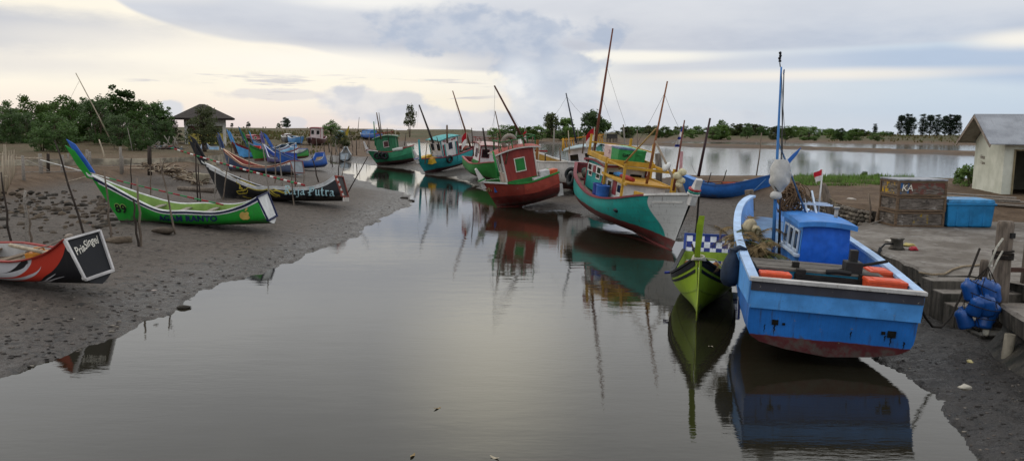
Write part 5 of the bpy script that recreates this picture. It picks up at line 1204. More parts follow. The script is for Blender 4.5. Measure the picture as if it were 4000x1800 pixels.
for yy, zz, s_ in ((.95, .56, .07), (.80, .54, .03), (-1.02, .54, .09), (-.88, .55, .04)):
    mb = MB(); c = Vector((-.12 * zz / 1.3 - .012, yy, zz)); mb.box(c, (.04, s_ * 1.5, s_ * 1.3)); mb.tube([c + Vector((-.02, 0, 0)), c + Vector((-.03, 0, 0))], s_ * .5, 8); mb.build('drain_fitting', plain('#15140f', .8, .2, .4, 12, .4, name='rusty iron'), bl)
# stains running from the drains
r5 = random.Random(2)
RSTK = plain('#1a1a18', .8, .1, .4, 12, .2, name='rust streak')
for yy, zz, l in ((.95, .52, .2), (-1.02, .49, .2), (1.12, .5, .18), (-.35, .52, .16), (-1.25, .42, .16), (-.92, .5, .12)):
    mb = MB(); w_ = r5.uniform(.010, .018); x_ = lambda z: -.12 * z / 1.3 - .006; pl = []; pr = []
    for k in range(9):
        q = k / 8; yq = yy + .008 * math.sin(k * 2.1 + yy * 9); ww = w_ * (1 - q) * (.7 + .5 * r5.random()); pl.append((x_(zz - l * q), yq - ww, zz - l * q)); pr.append((x_(zz - l * q), yq + ww, zz - l * q))
    mb.grid([[p, q_] for p, q_ in zip(pl, pr)], 0); mb.build('rust_streak', RSTK, bl)
# cabin with the hanging blue cover
CB = paint('#4a8ad2', .5, .35, name='cabin blue'); CW = paint('#c4d2e2', .5, .3, name='cabin pale trim'); x0, x1, hw, zf, zt = 2.5, 4.5, .48, .95, 2.08; CYO = -.33
mb = MB()
for s_ in (1, -1): mb.prism([(x0, s_ * hw, zf), (x1, s_ * hw, zf), (x1 + .1, s_ * (hw - .04), zt), (x0, s_ * (hw - .04), zt)], (0, -s_, 0), .05, 0)
mb.box((x1 + .02, 0, (zf + zt) / 2), (.05, 2 * hw - .12, zt - zf), m=0)
mb.box((x0 + .12, 0, zf + .12), (.05, 2 * hw - .12, .24), m=0)
cab = mb.build('cabin', [CB], bl)
for xx in (2.85, 3.4, 3.95): window(cab, (xx, hw - .01, 1.70), (1, 0, 0), (0, -.036, 1), .42, .42, CW, GLASS, out=(0, 1, .03))
mb = MB(); mb.box(((x0 + x1) / 2 - .02, hw + .03, 1.42), (2.1, .12, .05)); mb.build('side_ledge', CW, cab)
mb = MB()
for j in range(9): pass
rows = [[((x0 - .22) + (x1 + .35 - x0) * i / 8, -.57 + 1.14 * j / 8, zt + .10 - .05 * ((j - 4) / 4) ** 2 + .03 * math.sin(i * .4)) for j in range(9)] for i in range(9)]
up = mb.grid(rows, 0); dn = mb.grid([[(p[0], p[1], p[2] - .1) for p in r] for r in rows], 0, flip=True)
for i in range(8):
    mb.Fc((up[i][0], up[i + 1][0], dn[i + 1][0], dn[i][0]), 0, sm=False); mb.Fc((up[i][8], dn[i][8], dn[i + 1][8], up[i + 1][8]), 0, sm=False); mb.Fc((up[0][i], dn[0][i], dn[0][i + 1], up[0][i + 1]), 0, sm=False); mb.Fc((up[8][i], up[8][i + 1], dn[8][i + 1], dn[8][i]), 0, sm=False)
mb.build('cabin_roof', paint('#3f82cc', .5, .4, chip=.2, name='roof blue'), bl)
mb = MB(); rows = []
for j in range(17):
    q = j / 16; rows.append([(x0 - .1 - .05 * math.sin(q * 2.5) + .022 * mnoise.noise(Vector((k * .55, j * .35, 3))) - .012 * math.sin(k * 1.9 + q * 3), -.46 + .92 * k / 20 + .03 * q * math.sin(k), zt + .0 - q * (.80 + .03 * math.sin(k * .7))) for k in range(21)])
mb.grid(rows, 0); o = mb.build('cabin_curtain', plain('#1a5cc0', .55, .25, .2, 3, .15, name='blue tarpaulin cover'), bl)
for o_ in list(bl.children):
    if o_.name.split('.')[0] in ('cabin', 'cabin_roof', 'cabin_curtain'): o_.location = (0, CYO, 0)
# engine box with plank top
TQ = paint('#2c86a8', .55, .5, name='engine box blue'); DKW = plain('#2a2724', .8, .2, .5, 6, .4, stretch=(6, 1, 6), name='dark timber')
mb = MB(); mb.box((1.25, .1, 1.05), (.95, 2.0, .62)); mb.build('engine_box', TQ, bl)
for k in range(4):
    mb = MB(); mb.box((.85 + .25 * k, .1, 1.39 + .008 * (k % 2)), (.235, 2.25, .045)); mb.build('plank_top', plain('#6a655e', .8, .2, .4, 5, .4, stretch=(6, 1, 6), name='plank grey'), bl, bevel=.006)
for yy in (.45, -.75): mb = MB(); mb.box((.68, yy, 1.12), (.12, .16 if yy > 0 else .34, .62)); mb.build('bitt', DKW, bl)
mb = MB(); mb.beam((.70, .55, 1.26), (.70, -.95, 1.24), .1, .16); mb.build('cross_timber', DKW, bl)
mb = MB(); mb.tube([(.85, -.2, 1.42), (1.0, -.6, 1.52), (1.05, -1.15, 1.66)], .03, 8); mb.build('tiller', DKW, bl)
mb = MB(); mb.box((.9, -.5, 1.5), (.3, .3, .26)); mb.box((.9, -.5, 1.72), (.14, .14, .25)); mb.tube([(.75, -.45, 1.42), (.72, -.2, 1.44), (.72, .0, 1.42)], .05, 8); mb.build('winch', plain('#1c1b1a', .6, .4, .3, 12, .3, name='oily iron'), bl, bevel=.02)
mb = MB(); mb.box((.95, .5, 1.46), (.1, .12, .12)); mb.build('bitt', DKW, bl)
OR_ = plain('#d2502a', .5, .3, .2, 5, .12, name='orange crate plastic')
crate('long orange box at the left end of the blue boat stern, below the palm fronds', on(BM, .42, .95, .98), (.30, .50, .40), OR_)
crate('large orange box tied with cord at the right end of the blue boat stern', on(BM, .42, -.95, .98), (.38, .62, .44), OR_)
crate('orange box half hidden behind the winch of the blue boat', on(BM, 1.35, -1.1, .95), (.5, .4, .5), OR_)
# rigging of the blue boat
I = BM.inverted(); BLP = paint('#3f7ab8', .5, .4, name='blue pole paint')
mast(bl, BM, atd(3015, 1075, 17.2), atd(3052, 262, 17.2), (.045, .02), BLP, [(.99, atd(3060, 700, 17.1)), (1.0, atd(3068, 560, 17.0))])
mast(bl, BM, atd(3038, 1060, 17.4), atd(3062, 290, 17.3), (.02, .012), WIRE, name='aerial_pole')
mb = MB(); p = I @ atd(3046, 225, 17.2)
for k in range(4): mb.blob(p + Vector((.0, -.01 * (k % 2), -.055 * k + .09)), (.035, .035, .04), k, .3, 1)
mb.tube([I @ atd(3046, 245, 17.2), I @ atd(3048, 262, 17.2)], .012, 6); mb.build('masthead', plain('#15161c', .6, .3, .3, 9, .3, name='black tape'), bl)
mb = MB(); mb.ring(I @ atd(3062, 282, 17.2), .055, .008, Matrix.Rotation(R(90), 3, 'X'), n=16, k=5); mb.build('pulley_ring', plain('#2a4a70', .5, .3, .2, 9, .2, name='blue iron'), bl)
mast(bl, BM, atd(3036, 545, 17.4), atd(3150, 835, 17.0), (.018, .022), plain('#3a5a7c', .6, .3, .3, 6, .2, name='blue grey rod'), name='brace')
mast(bl, BM, atd(3046, 1060, 17.5), atd(3048, 700, 17.4), (.02, .018), plain('#4a2e2c', .6, .3, .3, 6, .2, name='rusty rod'), name='rod')
mb = MB(); c = I @ atd(3030, 672, 17.15); rows = []
for j in range(12):
    q = j / 11; rr = (.08 + .13 * math.sin(q * 2.3 + .35)) * (1 - .75 * max(0, q - .72) / .28); rows.append([c + Vector((rr * math.cos(2 * math.pi * k / 18) * .8, -(q < .6) * 0 - .10 + rr * math.sin(2 * math.pi * k / 18), .28 - q * .74)) + Vector((1, 1, 0)) * .07 * mnoise.noise(Vector((k * .9, j * .45, 1))) for k in range(18)])
mb.grid(rows, 0, closed=True); mb.Fc([mb.V(p) for p in rows[0]][::-1], 0, sm=True); mb.lathe(c + Vector((0, -.06, -.60)), [(.08, .0), (.13, .05), (.12, .12), (.07, .17)], 14)
o = mb.build('lamp_cover', plain('#b7b5b0', .7, .3, .12, 9, .5, name='white plastic sacking'), bl)
mast(bl, BM, atd(3193, 862, 17.8), atd(3214, 660, 17.8), (.025, .015), WHITE, name='flagstaff')
fl = thing('flag', 'faded red and white flag on the white staff of the blue boat', 'flag', Matrix.Translation(atd(3213, 662, 17.8)))
flag_mesh(fl, (0, 0, 0), .19, .26, [plain('#c8303c', .8, .1, .2, 8, .2, name='bright red cloth'), FLAGW], .35, seed=1)
mb = MB()
for k in range(3): mb.beam((4.0 + .25 * k, -.45, zt + .3), (4.0 + .25 * k, .25, zt + .3), .03, .04)
mb.beam((3.9, -.1, zt + .1), (4.6, -.1, zt + .55), .04, .05); mb.beam((3.9, .1, zt + .1), (4.6, .1, zt + .55), .04, .05); mb.build('roof_ladder', CW, bl).location = (0, CYO, 0)
mb = MB(); mb.tube([(3.3, -.7, zt), (3.3, -.7, zt + .3)], .04, 10); mb.tube([(3.3, -.7, zt + .3), (3.3, -.7, zt + .34)], .065, 10); mb.build('exhaust_pipe', plain('#9a9690', .5, .3, .3, 9, .2, name='pipe metal'), bl)
mb = MB(); r6 = random.Random(9)
for i in range(46):
    a0 = r6.uniform(-.5, .5); cc = Vector((4.5 + r6.uniform(-.2, .2), .0 + r6.uniform(-.16, .16), zt + .2 + r6.uniform(0, .3)))
    mb.ring(cc, r6.uniform(.16, .34), .013, Euler((R(80) + r6.uniform(-.6, .6), r6.uniform(-.4, .4), r6.uniform(0, 3))).to_matrix(), n=16, k=4)
o = mb.build('rope_heap', plain('#7d6650', .9, .1, .35, 18, .4, name='brown rope'), None, M=BM); props(o, 'heap of coiled brown rope on the cabin roof of the blue boat', 'rope')
# palm fronds along the port side
mb = MB()
def frond(base, d, ln, droop, m, nl=22, wd=.26):
    d = Vector(d).normalized(); pts = [base + d * ln * q + Vector((0, 0, -droop * q * q)) for q in [k / 10 for k in range(11)]]
    mb.tube(pts, [.012 * (1 - .08 * k) for k in range(11)], 4, m=m)
    for k in range(nl):
        q = (k + 1) / (nl + 1) * 10; i = min(9, int(q)); p = pts[i].lerp(pts[i + 1], q - i); t_ = (pts[i + 1] - pts[i]).normalized(); sd = t_.cross(Vector((0, 0, 1)))
        if sd.length < .1: sd = t_.cross(Vector((1, 0, 0)))
        sd.normalize()
        for s_ in (1, -1):
            e = p + (sd * s_ * .8 + t_ * .7 + Vector((0, 0, -.35 + r6.uniform(-.2, .2)))) * wd * r6.uniform(.7, 1.15); w_ = t_ * .014
            mb.Fc([mb.V(p - w_), mb.V(p + w_), mb.V(e)], m, sm=False)
for i in range(64):
    xx = r6.uniform(1.9, 4.7); yy = 1.0 + r6.uniform(-.25, .22); frond(Vector((xx, yy, 1.25 + r6.uniform(0, .38))), (r6.uniform(-.8, .8), r6.uniform(-.55, .5), r6.uniform(-.2, .75)), r6.uniform(.45, .95), r6.uniform(.2, .6), 0 if r6.random() < .45 else 1)
o = mb.build('palm_fronds', [plain('#5a5f36', .8, .15, .4, 6, .2, name='green palm leaf'), plain('#7d6a4c', .85, .1, .4, 6, .2, name='dry palm leaf')], None, M=BM); props(o, 'pile of green and dry palm fronds along the left side of the blue boat', 'palm fronds', kind='stuff')
mb = MB(); mb.blob((4.35, .92, 1.72), (.22, .16, .2), 3, .4, 2); mb.blob((4.05, .8, 1.6), (.16, .12, .22), 5, .4, 2)
o = mb.build('sack', plain('#a89c80', .8, .2, .25, 9, .4, name='pale sack'), None, M=BM); props(o, 'pale sack lying on top of the palm fronds in the blue boat', 'sack')
mb = MB(); c = Vector((2.0, 1.62, 0)); mb.lathe((1.75, 1.57, .78), [(.03, 0), (.13, .03), (.19, .14), (.2, .3), (.17, .48), (.10, .64), (.05, .72), (.08, .78)], 16); mb.tube([(1.75, 1.57, 1.5), (1.85, 1.42, 1.58), (1.9, 1.28, 1.54)], [.07, .05, .03], 8)
o = mb.build('fender_bag', plain('#1f2c3e', .65, .3, .35, 8, .5, name='dark blue netting bag'), None, M=BM); props(o, 'dark blue bag fender hanging between the blue boat and the lime sampan', 'fender')
# ------------------------------------------------------------------ lime sampan with chequered stern
YM, YL = pose(Vector((5.60, 21.6, .02)), at(2731, 1262, .02) + Vector((0, .25, 0)), R(0))
yl = thing('sampan', 'lime green sampan with a blue and white chequered stern board, bow towards the viewer', 'boat', YM)
YH = Hull(YL, 1.5, [(0, .72), (.3, .6), (.55, .62), (.8, .86), (.93, 1.18), (1, 1.42)], [(0, .05), (.3, 0), (1, .0)], [(0, .95), (.3, 1.02), (.6, 1.0), (.8, .78), (.92, .38), (1, .03)], rb=.12, rs=-.18, n=((0, 5), (.6, 2.2), (1, 1.15)), m=((0, 1.0), (.6, 1.25), (1, 1.0)))
lime = hullmat('#8aa628', '#6a7c28', (.04, 0, .01), seams=1, wear=.3, chip=.1, band=('#a4bc3a', .9))
YH.shell(yl, [lime, lime])
YH.inside(yl, [plain('#6a6048', .8, .2, .4, 5, .3, name='bilge wood'), paint('#93ab35', .5, .35, name='inner lime')], depth=.42, th=.06)
dk = paint('#15181e', .5, .3, name='black trim'); mb = MB(); YH.strip(mb, .90, .995, .02, .05, .99); YH.rail(mb, .10, .05, .0, .03, 0, .99); mb.build('gunwale', dk, yl)
mb = MB(); YH.strip(mb, .80, .85, .014, .1, .985); mb.build('black_stripe', dk, yl) if False else None
for sd_ in (1, -1):
    mb = MB(); YH.strip(mb, .79, .845, .014, .1, .985, sides=(sd_,)); mb.build('black_stripe', dk, yl)
mb = MB(); J = YH.P(1, 1, 1); mb.prism([(J.x - .05, -.09, J.z - .1), (J.x + .12, -.09, J.z + .05), (J.x + .42, -.05, J.z + .78), (J.x + .46, 0, J.z + .98), (J.x + .30, -.05, J.z + .78), (J.x + .02, -.09, J.z + .1)], (0, 1, 0), .12); mb.build('stem_blade', paint('#93ad2c', .5, .25, name='lime stem'), yl, bevel=.01)
mb = MB(); mb.tube([YH.P(1, g, 1) + Vector((.015, 0, 0)) for g in (.0, .3, .6, 1)], .018, 6); mb.build('stem_edge', paint('#b4c850', .5, .2, name='pale stem edge'), yl)
mb = MB()
for k in range(4): mb.ring((J.x - .05 + .015 * k, 0, J.z - .06 + .03 * k), .15 - .01 * k, .017, Matrix.Rotation(R(-15 + 8 * k), 3, 'Y'), n=16, k=6)
mb.tube([(J.x - .05, .1, J.z), (J.x - .2, .35, J.z - .05), (J.x - .1, .6, J.z - .3)], .012, 5); mb.build('lashing', plain('#b9b4a4', .9, .1, .2, 30, .3, name='pale cord'), yl)
# chequered panel leaning at the stern
mb = MB(); W_, Hh_, nx, nz = 1.5, .78, 9, 5; px = -.32; pb0 = Vector((.02, W_ / 2 + .10, .34)); ux = Vector((0, -W_, 0)); uz = Vector((-.46, 0, .80)); nn = ux.cross(uz).normalized()
idx = [[mb.V(pb0 + ux * (i / nx) + uz * (j / nz)) for i in range(nx + 1)] for j in range(nz + 1)]
for j in range(nz):
    for i in range(nx): mb.Fc((idx[j][i], idx[j][i + 1], idx[j + 1][i + 1], idx[j + 1][i]), (i + j) % 2)
back = [pb0 + nn * .03, pb0 + ux + nn * .03, pb0 + ux + uz + nn * .03, pb0 + uz + nn * .03]; mb.Fc([mb.V(p) for p in back], 1)
NB = paint('#1c2c78', .45, .2, name='royal blue'); mb.build('chequered_board', [paint('#d8dade', .45, .2, name='white square'), NB], yl)
mb = MB(); e = .05
mb.beam(pb0 - ux * .03, pb0 + uz * 1.03 - ux * .03, .07, .06); mb.beam(pb0 + ux * 1.03, pb0 + ux * 1.03 + uz * 1.03, .07, .06); mb.beam(pb0 + uz * 1.04 - ux * .05, pb0 + uz * 1.04 + ux * 1.05, .07, .06); mb.build('board_frame', paint('#2c4488', .5, .3, name='blue frame'), yl)
mb = MB(); mb.box((.1, 0, .30), (.06, 1.36, .26)); mb.build('stern_panel', paint('#9ab23a', .5, .3, name='lime panel'), yl)
mb = MB(); c = Vector((.42, -.25, .44)); mb.prism([c + Vector((0, y, z)) for y, z in ((-.3, .0), (-.1, .05), (0, .2), (.1, .05), (.3, 0), (.1, -.06), (0, -.2), (-.1, -.06))], (1, 0, 0), .05); mb.build('star_ornament', dk, yl)
mb = MB()
for i in range(3):
    for j in range(10): mb.box((.75 + .13 * i, -.62 + .13 * j, .40), (.13, .13, .03), m=(i + j) % 2)
mb.build('chequered_thwart', [paint('#d8dade', .45, .2, name='white square'), NB], yl)
mb = MB()
for i in range(5): mb.blob((.6 + r6.uniform(-.1, .3), .55 - .08 * i * 0 - i * .28 + r6.uniform(-.05, .05), .5), (.11, .09, .08), i, .25, 2)
o = mb.build('net_floats', plain('#9a6a42', .7, .2, .35, 9, .3, name='brown float'), None, M=YM); props(o, 'brown net floats lying at the stern of the lime sampan', 'net floats', kind='stuff')
mast(yl, YM, atd(2722, 1010, 17.2), atd(2702, 952, 17.3), (.025, .02), DARKSTAKE, name='thole_pin')
mb = MB(); mb.tube([(YL * .55, -.74, .63), (YL * .55, -.95, .60)], .035, 8); mb.build('oar_block', NB, yl)
# ------------------------------------------------------------------ open blue sampan beyond
OM, OL = pose(at(3030, 792, .45) + Vector((-.2, 1.0, 0)), at(2690, 776, .40) + Vector((.2, 1.2, 0)), R(4))
OM, OL = pose(at(2705, 780, .42) + Vector((0, .9, 0)), at(2990, 796, .45) + Vector((0, .8, 0)), R(-4))
ob = thing('sampan', 'weathered blue open sampan with a raised blue stem blade, lying below the stone wall', 'boat', OM)
OH = Hull(OL, 1.9, [(0, 1.25), (.15, .98), (.4, .78), (.65, .85), (.85, 1.12), (1, 1.5)], [(0, .05), (.4, 0), (1, .08)], [(0, .45), (.2, .8), (.5, 1), (.75, .8), (.9, .4), (1, .03)], rb=.75, rs=-.35, n=((0, 2.2), (.5, 2.4), (1, 1.1)), m=((0, 1.2), (.5, 1.4), (1, 1.0)))
om_ = hullmat('#2a66b0', '#234a80', (.12, 0, .02), seams=5, wear=.65, chip=.35)
OH.shell(ob, [om_, om_]); OH.inside(ob, [plain('#6a5a44', .8, .2, .4, 5, .3, name='bilge wood'), paint('#4a7ab0', .6, .5, name='inner blue')], depth=.35)
mb = MB(); OH.rail(mb, .1, .05, 0, .03, 0, .99); mb.build('gunwale', paint('#2c5c9c', .5, .5, name='gunwale blue'), ob)
J = OH.P(1, 1, 1); mb = MB(); mb.prism([(J.x - .1, -.04, J.z - .25), (J.x + .1, -.04, J.z - .1), (J.x + .95, -.04, J.z + 1.02), (J.x + 1.15, -.04, J.z + 1.42), (J.x + .75, -.04, J.z + 1.05), (J.x - .02, -.04, J.z + .15)], (0, 1, 0), .08); mb.build('stem_blade', paint('#2a68bc', .5, .3, name='stem blue'), ob, bevel=.01)
for nm, pts, rr in (('oar', [(.8, .2, .95), (3.9, .35, 1.05)], .035), ('pole', [(1.6, -.3, .85), (4.2, .1, 1.0)], .03)):
    mb = MB(); mb.tube(pts, rr, 6); o = mb.build(nm, plain('#6a4438', .7, .2, .3, 7, .2, name='brown wood'), None, M=OM); props(o, 'brown %s lying inside the weathered blue sampan' % nm, nm)
crate('flat orange tray in the weathered blue sampan', on(OM, 2.5, .1, .78), (1.0, .55, .2), plain('#b4583c', .5, .3, .2, 5, .1, name='dull orange plastic'))
mb = MB(); mb.blob((3.3, .15, .98), (.36, .3, .2), 7, .45, 2); o = mb.build('net_sack', plain('#8d8a84', .9, .1, .35, 14, .5, name='grey netting'), None, M=OM); props(o, 'bundle of grey netting in the weathered blue sampan', 'net')
mb = MB(); mb.tube([OH.P(.95, .9, -1), OH.P(.88, .6, -1) + Vector((.1, -.2, -.1)), OH.P(.8, .1, -1) + Vector((.05, -.3, 0))], .014, 5); o = mb.build('rope', plain('#7a9ab8', .9, .1, .2, 20, .3, name='pale blue rope'), None, M=OM); props(o, 'pale blue rope hanging from the bow of the weathered blue sampan', 'rope')
mb = MB(); c = OH.P(.06, 1, -1); mb.prism([OH.P(0, 1.0, 1) + Vector((.0, 0, .02)), OH.P(.16, 1.0, 1) + Vector((0, 0, .02)), OH.P(.16, 1, -1) + Vector((0, 0, .02)), OH.P(0, 1, -1) + Vector((0, 0, .02))], (0, 0, 1), .04); mb.build('stern_cover', paint('#4a84c8', .5, .3, name='pale blue cover'), ob)

for lab, u, v, seed in (('curled brown leaf floating near the bottom edge of the water', 1612, 1776, 1), ('pale leaf floating at the bottom edge, right of the brown one', 1932, 1784, 2), ('thin twig floating in the middle of the channel', 1708, 1592, 3), ('dry leaf floating beside the reflection of the lime sampan', 2776, 1351, 4)):
    p = at(u, v, .012); mb = MB(); n_ = 6
    rows = [[(-.07 + .14 * i / n_, (-.5 + j / 2) * .05 * math.sin(math.pi * (i + .4) / (n_ + .8)), .012 * math.sin(i * .9 + seed)) for j in range(3)] for i in range(n_ + 1)]
    mb.grid(rows, 0); o = mb.build('floating_leaf', plain('#7d6a48' if seed % 2 else '#a59a84', .7, .2, .3, 9, .2, name='dead leaf'), None, M=TRS(p, seed * 1.3)); props(o, lab, 'leaf')
# ------------------------------------------------------------------ quay, steps, posts and what stands on them
t = NT('stained concrete'); o = t.vmath('ADD', t.obj(), t.n('ShaderNodeObjectInfo').outputs['Location']); nz_ = t.n('ShaderNodeNewGeometry').outputs['Normal']
a1 = t.noise(o, .7, 6, .62); a2 = t.noise(o, 4.5, 6, .68); a3 = t.noise(o, 24, 4, .65); a4 = t.noise(t.mapv(o, (4, 4, .5)), 1.4, 5, .65)
cc_ = t.mix(t.sstep(a1, .35, .65), (.105, .088, .07), (.215, .195, .17)); cc_ = t.mix(mul(t.sstep(a2, .48, .66), .7), cc_, (.075, .062, .052)); cc_ = t.mix(mul(t.sstep(a3, .6, .72), .5), cc_, (.30, .28, .25))
cc_ = t.mix(mul(t.sstep(t.noise(o, 1.9, 4, .6), .62, .66), .5), cc_, (.33, .32, .30))
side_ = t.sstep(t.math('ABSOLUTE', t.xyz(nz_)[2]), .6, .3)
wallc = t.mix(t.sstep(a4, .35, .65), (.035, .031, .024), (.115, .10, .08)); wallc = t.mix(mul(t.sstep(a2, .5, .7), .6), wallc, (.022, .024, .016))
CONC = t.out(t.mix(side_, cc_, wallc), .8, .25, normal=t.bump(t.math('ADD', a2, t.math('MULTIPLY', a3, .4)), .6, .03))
MOSSW = plain('#4a443a', .85, .2, .5, 5, .5, name='slimy concrete', dark=(.016, .015, .011))
QZ = .95
def worn_slab(name, edge, rest, z0, z1, mat, label, cat='quay', parent=None, seed=1):
    rr = random.Random(seed); P = []
    for a, b in zip(edge, edge[1:]):
        a = Vector(a); b = Vector(b); n = max(1, int((b - a).length / .35))
        for k in range(n):
            P.append(a.lerp(b, k / n) + Vector((rr.uniform(-.045, .045), rr.uniform(-.045, .045))))
    P.append(Vector(edge[-1])); ne = len(P); P += [Vector(p) for p in rest]
    n = len(P); cen = Vector((20, 20)); bm = bmesh.new()
    top = [bm.verts.new((p.x + (.05 if i < ne else 0), p.y, z1 + (rr.uniform(-.02, .01) if i < ne else 0))) for i, p in enumerate(P)]
    lip = [bm.verts.new((p.x, p.y, z1 - .06 + rr.uniform(-.02, .02))) for p in P]
    bot = [bm.verts.new((p.x + .03, p.y, z0 + rr.uniform(-.03, .03))) for p in P]
    f = bm.faces.new(top); fb = bm.faces.new(bot[::-1]); bmesh.ops.triangulate(bm, faces=[f, fb])
    for i in range(n):
        j = (i + 1) % n
        bm.faces.new((top[j], top[i], lip[i], lip[j])); bm.faces.new((lip[j], lip[i], bot[i], bot[j]))
    bmesh.ops.recalc_face_normals(bm, faces=bm.faces)
    me = bpy.data.meshes.new(name); bm.to_mesh(me); bm.free(); me.materials.append(mat); o = bpy.data.objects.new(name, me); COL.objects.link(o)
    if parent: o.parent = parent
    return o
qy = thing('quay', 'grey stained concrete quay on piles with steps cut in its edge', 'quay')
worn_slab('deck_slab', [(12.6, 27.4), (10.5, 24.4), (10.15, 21.5), (9.85, 19), (9.7, 17.35), (11.1, 17.3), (11.1, 14.6), (9.35, 14.55), (8.95, 12.9), (8.3, 9.5), (7.6, 3), (7.6, -20)], [(70, -20), (70, 28.6), (14, 28.6)], QZ - .38, QZ, CONC, '', parent=qy)
t = NT('quay wall with algae and painted shade'); o = t.obj(); q1 = t.noise(t.mapv(o, (3, 3, .6)), 1.3, 6, .66); q2 = t.noise(o, 5, 6, .68); q3 = t.noise(o, 1.1, 4, .6)
qc = t.mix(t.sstep(q1, .35, .68), (.010, .010, .008), (.060, .052, .040)); qc = t.mix(mul(t.sstep(q2, .5, .68), .6), qc, (.016, .019, .009)); qc = t.mix(mul(t.sstep(q3, .58, .7), .5), qc, (.085, .075, .06))  # algae stains, plus the gloom under the pier put into the wall colour
QWALL = t.out(qc, .6, .3, normal=t.bump(t.math('ADD', q1, q2), .8, .06))
for bk, nm in (([(12.75, 27.5), (10.75, 24.4), (10.3, 21.5), (10.0, 19), (9.82, 17.35), (11.1, 17.3)], 'wall'), ([(11.1, 14.6), (9.47, 14.45), (9.08, 12.8), (8.45, 9.4), (7.8, 3), (7.8, -20)], 'wall')):
    mb = MB(); P_ = [Vector(p) for p in bk]; fine_ = []
    for a_, b_ in zip(P_, P_[1:]):
        n_ = max(1, int((b_ - a_).length / .3)); fine_ += [a_.lerp(b_, k / n_) for k in range(n_)]
    fine_.append(P_[-1]); rows = []
    for k in range(9):
        zz = -.75 + k * (QZ - .34 + .75) / 8; out_ = (.6 if bk[0][1] > 20 else 1.25) * max(0, (.5 - zz) / 1.2) ** 1.2
        rows.append([Vector((p.x - out_ + .07 * mnoise.noise(Vector((p.x * 2.2, p.y * 2.2, zz * 2.5))), p.y, zz)) for p in fine_])
    mb.grid(rows, 0, flip=True); mb.build(nm, QWALL, qy)
for x, y in ((10.42, 22.6), (10.05, 20.2), (9.86, 18.4), (9.12, 13.6), (8.72, 11.6), (8.4, 9.7)):
    mb = MB(); mb.tube([(x - .12, y, -.7), (x - .06, y, QZ - .37)], [.10, .09], 10); mb.build('pile', plain('#7d7668', .85, .2, .5, 3, .4, name='pale concrete pile'), qy)
for k in range(6):
    mb = MB(); y1 = 17.32 - .45 * k; zt_ = QZ - .03 - .19 * (k + 0)
    mb.box((10.24 + .02 * k, y1 - .23, (zt_ - .7) / 2), (1.74, .46, zt_ + .7)); mb.build('step', CONC if k < 4 else QWALL, qy, bevel=.025)  # lowest steps take the wall colour with its painted shade
STP = plain('#6d6257', .85, .2, .5, 4, .6, stretch=(3, 3, .5), name='rotten timber', bd=.04)
bp = thing('mooring_post', 'thick weathered mooring post with ropes at the quay corner', 'post', TRS(Vector(at(3903, 1158, QZ)), R(20)))
mb = MB(); mb.lathe((0, 0, -.6), [(.17, 0), (.165, .8), (.15, 1.5), (.155, 2.05), (.13, 2.12)], 9); mb.build('post', STP, bp)
mb = MB()
for k in range(5): mb.ring((0, 0, .78 + .035 * k), .175, .018, Euler((.1 * math.sin(k), .08 * math.cos(k * 2), 0)).to_matrix(), n=18, k=6)
mb.build('rope_turns', DROPE, bp)
mb = MB(); mb.beam((.1, -.05, .55), (1.6, -.35, .5), .07, .09); mb.build('cross_bar', plain('#4a3228', .7, .3, .3, 6, .3, name='rusty bar'), bp)
mb = MB(); mb.box((.0, -.16, 1.25), (.1, .05, .1)); mb.build('iron_eye', plain('#1a1816', .7, .3, .3, 9, .3, name='iron'), bp)
p2 = at(4010, 1105, QZ); mb = MB(); mb.lathe((0, 0, -.3), [(.13, 0), (.12, 1.0), (.11, 1.75)], 9); o = mb.build('mooring_post', STP, None, M=Matrix.Translation(p2)); props(o, 'thinner grey post at the right edge behind the mooring post', 'post')
sb2 = at(3840, 1085, QZ); mb = MB(); mb.lathe((0, 0, 0), [(.09, 0), (.09, .35), (.07, .42)], 8); o = mb.build('stump', STP, None, M=Matrix.Translation(sb2)); props(o, 'short timber stump at the head of the quay steps', 'stump')
# bundle of blue jerrycans hanging over the corner
bd = thing('jerrycan_bundle', 'bundle of blue plastic bottles in netting hanging over the quay corner', 'bundle', Matrix.Translation(Vector((9.02, 14.45, .42))))
BLUP = plain('#164a8c', .35, .45, .25, 6, .15, name='translucent blue plastic'); r7 = random.Random(4)
for i, (x, y, z) in enumerate([(-.16, 0, .75), (.08, -.08, .78), (.02, .06, .70), (-.2, -.05, .48), (.04, -.12, .5), (.2, -.02, .72), (-.24, -.02, .2), (-.02, -.12, .22), (.12, .0, .34)]):
    mb = MB(); A_ = Euler((r7.uniform(-.35, .35), r7.uniform(-.35, .35), 0)).to_matrix()
    mb.lathe((x, y, z - .16), [(.03, 0), (.135, .015), (.15, .06), (.14, .24), (.15, .30), (.12, .36), (.04, .40), (.035, .44)], 14, A=A_); mb.build('bottle', BLUP, bd)
mb = MB()
for k in range(9):
    a0 = k * .7; mb.tube([(.05, -.02, 1.25), (.28 * math.cos(a0), .2 * math.sin(a0), .85), (.34 * math.cos(a0 + .4), .24 * math.sin(a0 + .4), .45), (.26 * math.cos(a0 + .8), .2 * math.sin(a0 + .8), .1), (0, 0, -.03)], .008, 4)
for k in range(5): mb.ring((-.02, -.03, .12 + .19 * k), .31 - .03 * abs(k - 2), .008, Euler((.1, .1 * k, 0)).to_matrix() , n=16, k=4)
mb.build('netting', DROPE, bd)
mb = MB(); mb.tube([(.05, -.02, 1.2), (.25, .1, 1.6), (.45, .25, 1.75)], .022, 6); mb.tube([(.1, 0, 1.0), (.3, .12, 1.35), (.5, .3, 1.5)], .018, 6); mb.build('hanging_rope', plain('#a09c90', .9, .1, .3, 20, .4, name='pale rope'), bd)
